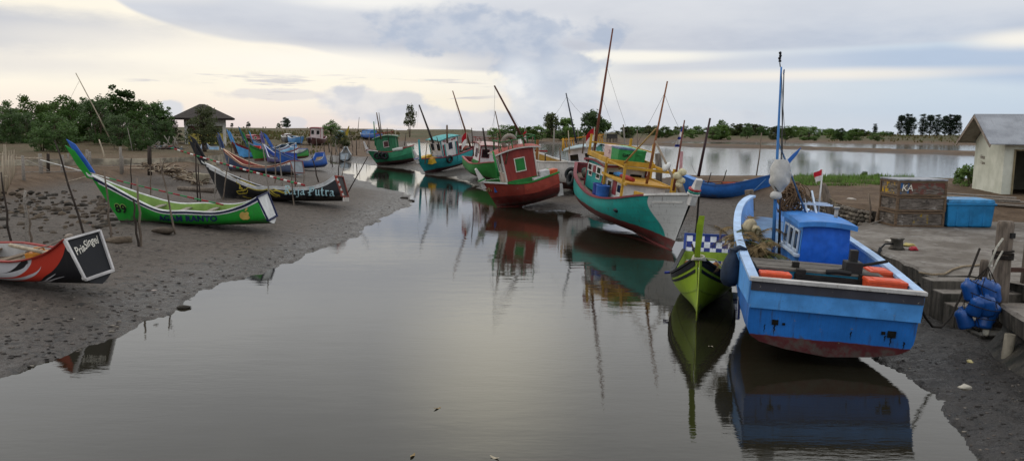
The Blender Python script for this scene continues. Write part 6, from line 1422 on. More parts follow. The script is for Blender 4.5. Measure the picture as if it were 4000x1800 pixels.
mb = MB(); mb.blob((.02, -.18, .05), (.07, .04, .12), 2, .4, 2); mb.build('white_bottle', plain('#b9b4a4', .5, .3, .3, 9, .2, name='white plastic'), bd)
def rope(label, pts, r=.02, mat=DROPE):
    mb = MB(); mb.tube(pts, r, 6); o = mb.build('mooring_rope', mat, None); return props(o, label, 'rope')
rope('dark mooring rope sagging from the blue boat stern to the mooring post', [BM @ Vector((.1, -1.45, 1.1))] + [BM @ Vector((.1, -1.45, 1.1)) + (Vector((9.35, 15.2, 1.9)) - BM @ Vector((.1, -1.45, 1.1))) * q + Vector((0, 0, -1.1 * math.sin(math.pi * q) * (1 - .35 * q))) for q in (.12, .25, .4, .55, .7, .85, 1)], .022)
rope('pale hose lying on the quay edge above the steps', [at(u, v, QZ + .03) for u, v in ((3590, 1064), (3640, 1072), (3690, 1070), (3720, 1052), (3760, 1040), (3810, 1036), (3828, 1034))], .025, plain('#8a7a62', .7, .2, .3, 20, .3, name='old hose'))
# small bollard, black bag, litter
bo = at(3502, 972, QZ); mb = MB(); mb.lathe((0, 0, 0), [(.22, 0), (.17, .06), (.15, .24), (.19, .3), (.15, .33)], 14); o = mb.build('bollard', CONC, None, M=Matrix.Translation(bo)); props(o, 'low worn concrete bollard on the quay edge, wrapped in cord', 'bollard')
mb = MB(); mb.lathe((0, 0, -.6), [(.04, 0), (.17, .04), (.2, .3), (.16, .52), (.07, .7), (.03, .85)], 14); mb.tube([(0, 0, .2), (.2, .15, .32), (.5, .3, .30)], .025, 6)
o = mb.build('fender_bag', plain('#15171a', .6, .3, .3, 8, .4, name='black sacking'), None, M=Matrix.Translation(at(3436, 1000, .8))); props(o, 'black bag fender hanging from the low concrete bollard', 'fender')
def litter(name, label, u, v, z, hexv, sz, seed):
    mb = MB(); mb.blob((0, 0, sz * .18), (sz, sz * .6, sz * .3), seed, .6, 2, fr=2.2); o = mb.build(name, plain(hexv, .5, .3, .2, 9, .2, name='litter ' + name), None, M=TRS(at(u, v, z), seed * 1.1)); return props(o, label, 'litter')
litter('plastic_bag', 'crumpled red plastic bag on the quay beside the low bollard', 3568, 976, QZ, '#a8303a', .2, 1)
litter('plastic_bag', 'flattened yellowish plastic bag behind the low bollard', 3550, 962, QZ, '#a89a5a', .2, 2)
litter('foam_piece', 'white foam scrap beside the low bollard', 3474, 945, QZ, '#b4aca0', .16, 3)
litter('paper', 'white scrap of paper on the ground in front of the house', 3918, 818, 1.15, '#b9b2a8', .35, 4)
litter('paper', 'dull white scrap lying left of the wooden crates', 3325, 782, 1.35, '#a59c90', .2, 5)
litter('shell', 'pale lump lying on the dark mud in the bottom right corner', 3770, 1516, .25, '#a8a294', .12, 6)
litter('plastic_scrap', 'small yellowish scrap on the mud below the quay', 3788, 1414, .35, '#a89c6a', .08, 7)
# stacked wooden crates
t = NT('patched crate boards'); o = t.vmath('ADD', t.obj(), t.n('ShaderNodeObjectInfo').outputs['Location']); b1 = t.noise(o, 3.0, 6, .65); b2 = t.noise(t.mapv(o, (1, 1, 7)), 3, 5, .65); b3 = t.noise(o, 1.3, 3, .5)
cw = t.mix(t.sstep(b2, .35, .65), (.055, .044, .035), (.19, .16, .135)); cw = t.mix(mul(t.sstep(b1, .58, .66), .8), cw, (.32, .29, .26)); cw = t.mix(mul(t.sstep(b1, .44, .38), .7), cw, (.03, .025, .022))
CRW = t.out(cw, .75, .25, normal=t.bump(b2, .5, .02))
def patch(hexv):
    key = ('patch', hexv)
    if key in _pc: return _pc[key]
    t = NT('flaking paint ' + hexv); o = t.vmath('ADD', t.obj(), t.n('ShaderNodeObjectInfo').outputs['Location']); b1 = t.noise(o, 3.4, 6, .7); b2 = t.noise(t.mapv(o, (1, 1, 7)), 3, 5, .65)
    cw = t.mix(t.sstep(b2, .35, .65), (.055, .044, .035), (.19, .16, .135)); _pc[key] = t.out(t.mix(t.sstep(b1, .50, .43), cw, hexc(hexv)), .7, .25, normal=t.bump(b2, .4, .02)); return _pc[key]
cx = at(3500, 888, QZ); cY = 26.3
def wcrate(label, k, cols, lid=False, dx=0.0, yaw=0.0):
    w_, d_, h_ = 1.66, 1.25, .52
    root = thing('wooden_crate', label, 'crate', TRS(Vector((14.02 + dx, cY + d_ / 2, QZ + k * (h_ + .012))), R(yaw)), 'wooden crates stacked on the quay')
    mb = MB(); mb.box((0, 0, h_ / 2), (w_ - .04, d_ - .04, h_ - .02)); mb.build('boards', CRW, root)
    for (xa, xb, side, c) in cols:
        mb = MB()
        if side == 'f': mb.box(((xa + xb) / 2 * w_ - w_ / 2, -d_ / 2 + .012, h_ * .5), (abs(xb - xa) * w_, .02, h_ * .78))
        else: mb.box((-w_ / 2 + .012, (xa + xb) / 2 * d_ - d_ / 2, h_ * .5), (.02, abs(xb - xa) * d_, h_ * .78))
        mb.build('painted_panel', patch(c), root)
    for sx in (-1, 1):
        for sy in (-1, 1):
            mb = MB(); mb.box((sx * (w_ / 2 - .02), sy * (d_ / 2 - .02), h_ / 2), (.075, .075, h_)); mb.build('corner_batten', WOOD, root)
    for zz in (.035, h_ - .035):
        mb = MB(); mb.box((0, -d_ / 2 + .008, zz), (w_ - .08, .05, .06)); mb.build('edge_batten', WOOD, root)
        mb = MB(); mb.box((-w_ / 2 + .008, 0, zz), (.05, d_ - .08, .06)); mb.build('edge_batten', WOOD, root)
    if lid:
        mb = MB(); mb.box((0, 0, h_ + .03), (w_ + .06, d_ + .06, .05)); mb.build('lid', plain('#8f9298', .5, .3, .5, 4, .3, name='worn pale lid'), root, bevel=.01)
    return root
wcrate('bottom wooden crate of the stack, brown boards with a yellow patch', 0, [(.36, .68, 'f', '#8a7222')])
wcrate('middle wooden crate of the stack, bare grey brown boards', 1, [(.05, .5, 'f', '#5f564e')], dx=.02)
c3 = wcrate('top wooden crate of the stack, flaking blue and yellow paint and white letters', 2, [(.01, .22, 'f', '#2f5a8c'), (.24, .97, 'f', '#6a4038'), (.04, .9, 's', '#b08a1e')], lid=True, dx=.01, yaw=1)
lettering('KA', lambda u, v: Vector((-.53 + u, -.632, .27 + v)), CREAMP, c3, .3, offset=.002, shear=.15)
# big blue tub
tbx = thing('fish_tub', 'large bright blue plastic fish tub beside the wooden crates', 'tub', TRS(Vector((15.78, cY + .55, QZ)), R(-2)))
TB = plain('#1c7ab0', .42, .4, .25, 3, .1, name='cyan blue plastic'); mb = MB(); mb.box((0, 0, .42), (1.5, 1.1, .82), taper=1.07); mb.build('tub_body', TB, tbx, bevel=.05)
for xx in (-.45, 0, .45):
    mb = MB(); mb.box((xx, -.56, .42), (.08, .05, .74)); mb.build('rib', TB, tbx, bevel=.015)
mb = MB(); mb.box((0, 0, .80), (1.68, 1.26, .07)); mb.build('rim', TB, tbx, bevel=.02)
mb = MB(); mb.box((0, 0, .90), (1.6, 1.18, .12), taper=.95); mb.build('lid', plain('#3a8cc0', .45, .35, .4, 4, .15, name='pale worn blue plastic'), tbx, bevel=.02)
# timber pile
for i, (ax, ay, bx, by, z_) in enumerate(((16.0, 31.5, 20.4, 29.6, 0), (16.4, 32.3, 20.9, 30.2, .0), (16.9, 32.6, 20.2, 30.5, .1), (17.4, 33.0, 20.5, 31.2, .18), (16.2, 31.9, 18.6, 31.0, .12))):
    mb = MB(); z0 = gz(ax, ay) + .12 + z_; z1 = gz(bx, by) + .10 + z_ * .5; mb.beam((ax, ay, z0), (bx, by, z1), .28, .05); o = mb.build('plank', GREYWOOD, None); props(o, 'long grey plank in the loose pile behind the blue tub', 'plank', 'planks piled before the house')
# the house
HA = Vector((23.5, 39.3, 1.30)); HB = Vector((22.4, 35.2, 1.30)); gd = (HB - HA); gl = gd.length; gd.normalize(); fd = Vector((-gd.y, gd.x, 0))
if fd.x < 0: fd = -fd
HM = Matrix((gd, fd, Vector((0, 0, 1)))).transposed().to_4x4(); HM.translation = HA      # x along the gable, y along the front, z up
hs_ = thing('house', 'pale plastered hut with a grey metal gable roof and dark doorway', 'house', HM)
t = NT('pale plaster'); o = t.obj(); p1 = t.noise(o, 1.1, 5, .6); p2_ = t.noise(o, 6, 6, .68); p3 = t.noise(t.mapv(o, (3, 3, .5)), 1.2, 5, .6)
pc = t.mix(t.sstep(p1, .35, .7), (.50, .51, .42), (.64, .645, .55)); pc = t.mix(mul(t.sstep(p3, .6, .75), .5), pc, (.24, .235, .19)); pc = t.mix(mul(t.sstep(t.math('ADD', p2_, t.math('MULTIPLY', t.xyz(o)[2], -.12)), .58, .64), .6), pc, (.16, .15, .13))
PLAS = t.out(pc, .85, .2, normal=t.bump(p2_, .25, .02)); DKI = plain('#0c0b0a', .9, .1, .2, 4, .1, name='dark interior')
mb = MB(); h_ = 2.5; ap_ = 3.62; DW = 6.0; th = .16
mb.prism([(0, 0, -.3), (gl, 0, -.3), (gl, 0, h_), (gl / 2, 0, ap_), (0, 0, h_)], (0, 1, 0), th)
mb.prism([(0, DW, -.3), (gl, DW, -.3), (gl, DW, h_), (gl / 2, DW, ap_), (0, DW, h_)], (0, 1, 0), th)
mb.box((th / 2, DW / 2 + th / 2, h_ / 2 - .15), (th, DW - th, h_ + .3))
xf = gl - th / 2
mb.box((xf, th + .13, h_ / 2 - .15), (th, .26, h_ + .3)); mb.box((xf, .86, h_ - .2), (th, .88, .4)); mb.box((xf, (1.30 + DW) / 2, h_ / 2 - .15), (th, DW - 1.30, h_ + .3))
mb.build('wall', PLAS, hs_)
mb = MB(); mb.box((gl / 2, DW / 2, .02), (gl - 2 * th, DW - th, .04)); mb.build('floor', DKI, hs_)
mb = MB(); mb.box((gl - .02, .415, 1.05), (.19, .06, 2.1)); mb.box((gl - .02, 1.30, 1.05), (.19, .06, 2.1)); mb.box((gl - .02, .86, 2.12), (.19, .95, .06)); mb.build('door_frame', plain('#8a7e62', .7, .2, .3, 5, .2, name='old door frame'), hs_)
mb = MB(); mb.box((gl + .06, 1.75, .62), (.05, 1.1, 1.55)); mb.build('leaning_panel', patch('#a04a4a') if False else plain('#b8a49c', .7, .2, .3, 3, .2, name='pinkish panel', dark=(.35, .12, .11)), hs_)
mb = MB(); mb.box((gl + .35, .9, -.12), (.6, 1.1, .22)); mb.build('door_step', CONC, hs_, bevel=.02)
mb = MB(); mb.box((gl / 2, -.03, -.18), (gl + .1, .06, .24)); mb.box((gl + .03, DW / 2, -.18), (.06, DW, .24)); mb.build('plinth', CONC, hs_)
RFM = NT('grey zinc roofing'); o = RFM.obj(); zz1 = RFM.noise(o, .8, 5, .6); wv = RFM.math('SINE', RFM.math('MULTIPLY', RFM.xyz(o)[1], 42.0)); zc = RFM.mix(RFM.sstep(zz1, .35, .65), (.17, .18, .20), (.27, .285, .31)); zc = RFM.mix(mul2 if False else RFM.math('MULTIPLY', RFM.sstep(RFM.noise(RFM.mapv(o, (.4, 6, .4)), 1.5, 4, .6), .6, .75), .5), zc, (.11, .105, .10))
ZINC = RFM.out(zc, .5, .4, normal=RFM.bump(wv, .25, .02))
mb = MB(); ov = .78; es = .5; sl = (ap_ - h_) / (gl / 2)
for s_ in (-1, 1):
    e = gl / 2 + s_ * (gl / 2 + es); ze = h_ - es * sl + .12; za = ap_ + .12
    p = [(gl / 2, -ov, za), (e, -ov, ze), (e, DW + .6, ze), (gl / 2, DW + .6, za)]
    mb.prism(p if s_ > 0 else p[::-1], (0, 0, 1), .035, 0)
mb.build('roof', ZINC, hs_)
mb = MB()
for s_ in (-1, 1):
    e = gl / 2 + s_ * (gl / 2 + es); ze = h_ - es * sl + .06; mb.beam((gl / 2, -ov + .02, ap_ + .06), (e, -ov + .02, ze), .04, .16, up=(0, 0, 1))
mb.build('barge_board', plain('#8d8074', .7, .2, .4, 5, .3, name='weathered board'), hs_)
mb = MB()
for s_ in (-1, 1):
    e = gl / 2 + s_ * (gl / 2 + es - .1); ze = h_ - (es - .1) * sl + .085; p = [(gl / 2, -ov + .06, ap_ + .085), (e, -ov + .06, ze), (e, 0, ze), (gl / 2, 0, ap_ + .085)]
    mb.prism(p if s_ > 0 else p[::-1], (0, 0, 1), .02)
mb.build('soffit', plain('#9a968e', .8, .2, .25, 4, .2, name='pale soffit'), hs_)
GRAF = plain('#5a3a34', .8, .1, .3, 9, .1, name='scrawled paint')
lettering('Hinaa', lambda u, v: Vector((1.25 + u, -.008, 1.70 + v)), GRAF, hs_, .30, shear=.2); lettering('7 damai', lambda u, v: Vector((1.35 + u, -.008, 1.42 + v)), GRAF, hs_, .22, shear=.2)
# corner of a neighbouring roof
nb2 = thing('shed', 'corner of a neighbouring brown shed roof at the right edge', 'shed', TRS(Vector((16.75, 25.0, .95)), R(-38)))
mb = MB(); mb.prism([(-.15, -.4, 3.42), (-.15, 3.0, 3.42), (2.2, 3.0, 4.6), (2.2, -.4, 4.6)], (0, 0, 1), .05); mb.prism([(4.55, -.4, 3.42), (2.2, -.4, 4.6), (2.2, 3.0, 4.6), (4.55, 3.0, 3.42)], (0, 0, 1), .05); mb.build('roof', ZINC, nb2)
mb = MB(); mb.beam((-.16, -.4, 3.36), (2.2, -.42, 4.55), .05, .18); mb.beam((4.5, -.42, 3.36), (2.2, -.42, 4.55), .05, .18); mb.build('barge_board', WOOD, nb2)
mb = MB(); mb.box((2.9, 1.6, 1.7), (2.4, 2.2, 3.5)); mb.build('wall', WOOD, nb2)
# stone retaining wall
def stonewall(label, pts, z0, z1, lean=.25, seed=3, sz=.2):
    rr = random.Random(seed); mb = MB()
    for a, b in zip(pts, pts[1:]):
        a = Vector(a); b = Vector(b); L_ = (b - a).length; d = (b - a).normalized(); nrm = Vector((d.y, -d.x)); n = int(L_ / sz); rowsn = max(2, int((z1 - z0) / (sz * .72)))
        for j in range(rowsn):
            for i in range(n):
                q = (i + .5 * (j % 2) + rr.uniform(-.15, .15)) / n; p = a.lerp(b, q); zz = z0 + (j + .5) * (z1 - z0) / rowsn
                off = -nrm * lean * (zz - z0) + nrm * rr.uniform(-.03, .05)
                mb.blob((p.x + off.x, p.y + off.y, zz), (sz * .62, sz * .62, sz * .45), rr.randint(0, 999), .5, 1, m=rr.randint(0, 2))
        mb.cur = 0; o3 = -nrm * lean * (z1 - z0)
        mb.Fc([mb.V(p) for p in ((a.x - nrm.x * .06, a.y - nrm.y * .06, z0 - .4), (b.x - nrm.x * .06, b.y - nrm.y * .06, z0 - .4), (b.x + o3.x - nrm.x * .05, b.y + o3.y - nrm.y * .05, z1), (a.x + o3.x - nrm.x * .05, a.y + o3.y - nrm.y * .05, z1))], 3)
    o = mb.build('stone_wall', [plain('#6a6258', .85, .2, .4, 6, .5, name='wall stone'), plain('#4f4941', .85, .2, .4, 6, .5, name='dark wall stone'), plain('#7d7468', .85, .2, .4, 6, .5, name='pale wall stone'), plain('#2e2a25', .9, .1, .3, 6, .5, name='mortar shade')], None); return props(o, label, 'wall')
stonewall('low retaining wall of round stones between the mud and the brown field', [(13.9, 39.5), (12.9, 36.0), (12.55, 31), (12.5, 28.2), (12.75, 27.3)], .35, 1.36)
tp2 = Vector(at(3262, 848, .9)); mb = MB(); mb.tube([tp2 + Vector((0, 0, -.4)), tp2 + Vector((-.25, .1, .55)), tp2 + Vector((-.5, .2, 1.25))], [.17, .17, .15], 10); o = mb.build('leaning_post', STP, None); props(o, 'thick leaning brown post with a rope in front of the stone wall', 'post')
rope('pale rope tied round the leaning post and hanging down', [tp2 + Vector((-.3, -.1, .75)), tp2 + Vector((-.12, -.2, .62)), tp2 + Vector((-.1, -.22, .0)), tp2 + Vector((-.08, -.2, -.3))], .018, ROPE)
# ------------------------------------------------------------------ stakes, fence, wall, stones and debris of the left bank
def stake(label, top, bot, zb=None, r=.03, mat=None, fork=False, name='stake', bend=.0, group='mooring stakes stuck in the mud', seed=0):
    u0, v0 = top; u1, v1 = bot
    b = at(u1, v1, .45); z = gz(b.x, b.y)
    for _ in range(4):
        b = at(u1, v1, max(z, -.1)); z = gz(b.x, b.y)
    tp_ = atd(u0, v0, b.y); b0 = b - (tp_ - b).normalized() * .4; rr = random.Random(seed + int(u0)); n = 7; pts = []
    for k in range(n + 1):
        q = k / n; pts.append(b0.lerp(tp_, q) + Vector((rr.uniform(-1, 1), rr.uniform(-1, 1), 0)) * r * .7 * (0 if k in (0, n) else 1) + Vector((bend * math.sin(math.pi * q), 0, 0)))
    mb = MB(); mb.tube(pts, [r * (1.15 - .5 * k / n) for k in range(n + 1)], 6)
    if fork: mb.tube([pts[-2], pts[-2].lerp(pts[-1], .6) + Vector((.1, 0, .06)), pts[-1] + Vector((.22, 0, .02))], [r * .6, r * .5, r * .3], 5)
    o = mb.build(name, mat or STAKE, None); return props(o, label, 'stake', group)
ST = [
 ((213, 548), (330, 912), .04, DARKSTAKE, 'long thin dark stake leaning left above the red boat stern panel'),
 ((4, 672), (45, 987), .035, DARKSTAKE, 'thin dark stake nearest the left edge, in front of the stones'),
 ((99, 744), (112, 1000), .06, GREYWOOD, 'thick pale post standing in the mud behind the orange jerrycan'),
 ((111, 819), (121, 960), .045, STAKE, 'shorter brown post touching the thick pale one'),
 ((407, 668), (435, 935), .04, STAKE, 'brown stake rising in front of the bow of the green sampan'),
 ((520, 776), (541, 963), .04, DARKSTAKE, 'short dark stake of the pair before the number on the green sampan'),
 ((535, 696), (554, 963), .045, STAKE, 'taller pale stake of the pair before the number on the green sampan'),
 ((625, 621), (686, 914), .035, STAKE, 'forked stake leaning across the lettering of the green sampan'),
 ((513, 618), (509, 780), .035, DARKSTAKE, 'dark stake behind the bow of the green sampan, below the pale leaning poles'),
 ((586, 650), (591, 776), .035, STAKE, 'straight stake behind the green sampan, in front of the root heap'),
 ((763, 559), (771, 785), .04, DARKSTAKE, 'tall dark stake left of the bow of the black sampan, under the striped pole'),
 ((773, 636), (784, 788), .035, DARKSTAKE, 'dark stake just right of the tall one by the black sampan bow'),
 ((841, 661), (839, 797), .035, GREYWOOD, 'pale stake touching the bow of the black sampan'),
 ((894, 615), (872, 779), .035, STAKE, 'stake leaning right in front of the gold scroll on the black sampan'),
 ((940, 686), (922, 769), .03, DARKSTAKE, 'short dark stake leaning right before the black sampan'),
 ((973, 552), (973, 716), .04, STAKE, 'upright stake between the black sampan and the slate blue one'),
 ((1026, 559), (1057, 812), .04, GREYWOOD, 'long pale stake leaning left before the middle of the black sampan'),
 ((1075, 568), (1075, 715), .04, STAKE, 'upright stake in front of the slate blue sampan, left of its name'),
 ((1091, 575), (1101, 726), .045, GREYWOOD, 'pale stake crossing the first letter on the slate blue sampan'),
 ((1136, 651), (1148, 801), .035, STAKE, 'stake standing before the first letter on the black sampan'),
 ((1140, 661), (1165, 716), .045, GREYWOOD, 'short pale stick leaning at the stern of the slate blue sampan'),
 ((1149, 560), (1154, 728), .035, plain('#5a3a34', .8, .15, .4, 8, .3, name='red brown stake'), 'tall reddish stake at the stern of the slate blue sampan'),
 ((1187, 651), (1187, 722), .03, STAKE, 'short upright stake right of the slate blue sampan stern'),
 ((1217, 612), (1245, 712), .05, DARKSTAKE, 'dark stake leaning left before the medium blue sampan'),
 ((1214, 560), (1220, 604), .06, GREYWOOD, 'pale stake behind the medium blue sampan'),
 ((1259, 560), (1246, 606), .05, STAKE, 'stake leaning right by the stern of the medium blue sampan'),
 ((1266, 553), (1267, 640), .06, DARKSTAKE, 'thick dark stake at the creek edge behind the medium blue sampan'),
 ((1286, 560), (1293, 622), .05, GREYWOOD, 'pale stake standing in the far creek water, left of two'),
 ((1296, 583), (1298, 653), .045, DARKSTAKE, 'dark stake standing in the far creek water, right of the pale one'),
 ((1308, 560), (1321, 607), .06, GREYWOOD, 'pale stake leaning left beside the grey stern board'),
 ((1328, 599), (1319, 716), .04, DARKSTAKE, 'dark stake on the mud tip left of the leaning one'),
 ((1353, 604), (1326, 730), .03, STAKE, 'thin stake leaning right on the mud tip'),
 ((1437, 612), (1351, 768), .035, DARKSTAKE, 'long stake leaning far to the right from the stern of the black sampan'),
]
for i, (tp_, bt_, r_, m_, lb_) in enumerate(ST): stake(lb_, tp_, bt_, r=r_, mat=m_, fork='forked' in lb_, seed=i)
# farther thin stakes by the creek bend, alike
rr = random.Random(21)
for i in range(26):
    u = rr.uniform(1285, 1445); v = rr.uniform(560, 612); h = rr.uniform(25, 62); stake('thin weathered stake in the thicket of stakes at the creek bend', (u + rr.uniform(-9, 9), v - h), (u, v), r=rr.uniform(.04, .07), mat=rr.choice([STAKE, GREYWOOD, DARKSTAKE]), group='thin stakes at the creek bend', seed=i)
for i, (u, v, h) in enumerate(((985, 600, 55), (1045, 590, 60), (1110, 582, 42), (1175, 590, 70), (1200, 578, 40), (1238, 600, 60), (905, 600, 40))):
    stake('thin stake among the far row of sampans', (u + rr.uniform(-4, 4), v - h), (u, v), r=.05, mat=rr.choice([STAKE, GREYWOOD]), group='thin stakes among the sampans', seed=60 + i)
# long poles behind
def pole(label, a, b, r=(.06, .03), mat=None, zb=.9, cat='pole', name='pole'):
    p = at(b[0], b[1], zb); q = atd(a[0], a[1], p.y); mb = MB(); mb.tube([p - (q - p).normalized() * .3, p.lerp(q, .5) + Vector((.05, 0, 0)), q], [r[0], (r[0] + r[1]) / 2, r[1]], 7); o = mb.build(name, mat or BAMBOO, None); return props(o, label, cat)
pole('very long pale bamboo pole leaning left over the mangroves', (296, 286), (462, 606), (.09, .045))
rope('thin line hanging from the top of the long bamboo pole', [atd(309, 318, at(462, 606, .9).y), atd(290, 355, at(462, 606, .9).y), atd(272, 390, at(462, 606, .9).y + 4)], .012, WIRE)
pole('shorter pale pole leaning left behind the green sampan bow', (387, 545), (415, 642), (.08, .05))
pole('thin grey pole leaning left in front of the mangroves', (498, 500), (520, 612), (.05, .03), GREYWOOD)
pole('pale stick lying across the pale poles', (434, 602), (372, 622), (.04, .03))
# fence
fn = thing('post_fence', 'old fence of uneven grey posts with thin rails behind the earth bank', 'fence', Matrix.Translation(at(250, 690, 1.0)))
FI = fn.matrix_world.inverted()
for i, (u0, v0, u1, v1, r_) in enumerate(((88, 608, 95, 735, .09), (156, 600, 164, 722, .12), (188, 600, 188, 672, .10), (243, 606, 246, 718, .12), (340, 585, 341, 655, .10), (350, 592, 352, 660, .10), (470, 574, 474, 680, .10), (478, 610, 480, 680, .07), (584, 572, 585, 668, .15), (265, 600, 268, 640, .08))):
    b = at(u1, v1, 1.0); z = gz(b.x, b.y); b = at(u1, v1, z); tp_ = atd(u0, v0, b.y); mb = MB(); mb.tube([FI @ (b - Vector((0, 0, .3))), FI @ b.lerp(tp_, .5), FI @ tp_], [r_, r_ * .95, r_ * .85], 7); mb.build('post', DARKSTAKE if i in (8, 2) else GREYWOOD, fn)
for (a, b, d) in (((60, 616), (170, 617), 44), ((100, 672), (350, 668), 46), ((340, 652), (585, 640), 52), ((190, 665), (90, 620), 45), ((255, 712), (335, 690), 43)):
    mb = MB(); mb.tube([FI @ atd(*a, d), FI @ atd((a[0] + b[0]) / 2, (a[1] + b[1]) / 2 + 1, d), FI @ atd(*b, d)], .03, 5); mb.build('rail', BAMBOO if a[0] in (60, 255) else GREYWOOD, fn)
# bamboo screen at the left edge
bs_ = thing('bamboo_screen', 'screen of thin upright bamboo sticks at the left edge', 'screen'); rr = random.Random(14)
for i in range(34):
    u = -60 + i * 3.7 + rr.uniform(-1, 1); b = at(u, 770 - 1.2 * max(0, u), 1.05); tp_ = atd(u + rr.uniform(-6, 6), 572 + rr.uniform(-10, 40) + (30 if i > 30 else 0), b.y); mb = MB(); mb.tube([b - Vector((0, 0, .2)), b.lerp(tp_, .5) + Vector((rr.uniform(-.04, .04), 0, 0)), tp_], [.025, .022, .014], 5); mb.build('cane', BAMBOO, bs_)
for a_, b_ in (((-60, 600, 36), (20, 604, 36.5)), ((-60, 690, 35.6), (30, 690, 36))):
    mb = MB(); mb.tube([atd(*a_), atd(*b_)], .03, 5); mb.build('rail', BAMBOO, bs_)
# concrete wall
cwp = [(-120, 632, 682), (60, 624, 676), (300, 620, 674), (440, 620, 672), (588, 619, 668), (700, 616, 659), (808, 609, 650), (873, 604, 638)]
P = [(at(u, vb, .82), vt) for u, vt, vb in cwp]; mb = MB()
rows_f = []; rows_b = []
for p, vt in P: pass
tops = [atd(cwp[i][0], cwp[i][1], P[i][0].y) for i in range(len(P))]
for i in range(len(P) - 1):
    a, b, ta_, tb_ = P[i][0], P[i + 1][0], tops[i], tops[i + 1]; n = 8
    for k in range(n):
        q0, q1 = k / n, (k + 1) / n; p0, p1 = a.lerp(b, q0), a.lerp(b, q1); t0, t1 = ta_.lerp(tb_, q0), ta_.lerp(tb_, q1)
        bk = Vector((0, .22, 0)); p0 = p0 - Vector((0, 0, .5)); p1 = p1 - Vector((0, 0, .5))
        mb.Fc([mb.V(p) for p in (p0, p1, t1, t0)]); mb.Fc([mb.V(p) for p in (t0, t1, t1 + bk, t0 + bk)]); mb.Fc([mb.V(p) for p in (p1 + bk, p0 + bk, t0 + bk, t1 + bk)])
e0, e1 = P[-1][0], tops[-1]; mb.Fc([mb.V(p) for p in (e0 - Vector((0, 0, .5)), e0 + Vector((0, .22, -.5)), e1 + Vector((0, .22, 0)), e1)])
wl_ = mb.build('concrete_wall', plain('#a89f8b', .85, .2, .4, .9, .4, name='weathered grey concrete', bd=.05, dark=(.13, .115, .09)), None); props(wl_, 'long low grey concrete wall below the pavilion mound', 'wall')
mb = MB(); b = at(778, 716, .6); mb.box(b + Vector((0, .3, .25)), (.9, .55, .72), Matrix.Rotation(.1, 3, 'Y')); o = mb.build('concrete_block', plain('#8f8672', .85, .2, .35, 2, .4, name='pale concrete'), None, bevel=.05); props(o, 'broken pale concrete block on the mud before the black sampan', 'concrete block')
mb = MB(); mb.tube([at(700, 742, .6) + Vector((0, 0, .08)), at(840, 752, .6) + Vector((0, 0, .1))], .14, 10); o = mb.build('log', STP, None); props(o, 'dark half buried log at the bow of the black sampan', 'log')
# root heap
mb = MB(); rr = random.Random(6)
for i in range(300):
    q = rr.random(); u = 575 + 225 * q + rr.uniform(-20, 20); v = 650 + 80 * q * rr.uniform(.5, 1) + rr.uniform(-8, 8); p = at(u, v, .8); z = gz(p.x, p.y); p = at(u, v, z + .1)
    d = Vector((rr.uniform(-1, 1), rr.uniform(-.5, .5), rr.uniform(-.15, .35))); L_ = rr.uniform(.4, 1.3); mb.tube([p, p + d * L_ * .5 + Vector((0, 0, rr.uniform(0, .12))), p + d * L_], [rr.uniform(.03, .06), .035, .016], 5, m=rr.randint(0, 2))
o = mb.build('root_heap', [plain('#8a7862', .85, .15, .4, 8, .4, name='dry root'), plain('#a89a86', .85, .15, .4, 8, .4, name='pale dry root'), plain('#4a3d32', .85, .15, .4, 8, .4, name='dark root')], None); props(o, kind='stuff', label='tangled heap of dry roots and branches behind the green sampan', cat='roots')
# stones
STM = [plain('#4d4338', .8, .2, .4, 6, .5, name='river stone'), plain('#5c5042', .8, .2, .4, 6, .5, name='pale river stone'), plain('#37322b', .8, .25, .4, 6, .5, name='dark river stone')]
rr = random.Random(33); protos = []
for k in range(7):
    mb = MB(); mb.blob((0, 0, 0), (1, .72, .52), 40 + k, .45, 2, fr=1.3); protos.append(mb)
meshes = []
for k, mb in enumerate(protos):
    o = mb.build('stone', STM[k % 3], None); meshes.append(o.data); bpy.data.objects.remove(o)
cnt = 0
for i in range(285):
    if i < 255: u = rr.uniform(-20, 430) if rr.random() < .8 else rr.uniform(380, 470); v = rr.gauss(805, 38)
    else: u = rr.uniform(150, 460); v = rr.uniform(880, 960)
    if v < 735 or v > 965 or (u > 300 and v < 770): continue
    p = at(u, v, .5); z = gz(p.x, p.y); p = at(u, v, z); s = rr.uniform(.08, .15) * (1 + 1.0 * rr.random() ** 3) * (1.0 if i < 255 else .6)
    o = bpy.data.objects.new('stone', meshes[i % 7]); COL.objects.link(o); o.matrix_world = TRS(p + Vector((0, 0, s * .08)), rr.uniform(0, 6.28), rr.uniform(-.3, .3), rr.uniform(-.3, .3)) @ Matrix.Scale(s, 4)
    props(o, 'rounded grey brown stone in the rubble below the earth bank', 'stone', 'stones in the rubble on the left bank'); cnt += 1
for lab, u, v, s in (('long pale stone lying before the green sampan keel', 640, 905, .3), ('dark stone in the mud under the bow of the green sampan', 415, 884, .22), ('dark stone at the water edge below the red boat', 716, 1203, .12), ('grey log like stone behind the red boat stern panel', 470, 946, .34), ('pale stone left of the teal water line on the mud tip', 1605, 786, .16), ('small dark stone beside the pale one on the mud tip', 1580, 776, .2)):
    p = at(u, v, .4); z = max(gz(p.x, p.y), 0); p = at(u, v, z); o = bpy.data.objects.new('stone', meshes[int(u) % 7]); COL.objects.link(o); o.matrix_world = TRS(p + Vector((0, 0, s * .15)), .2) @ Matrix.Diagonal((s * 1.3, s, s * .8, 1)); props(o, lab, 'stone')
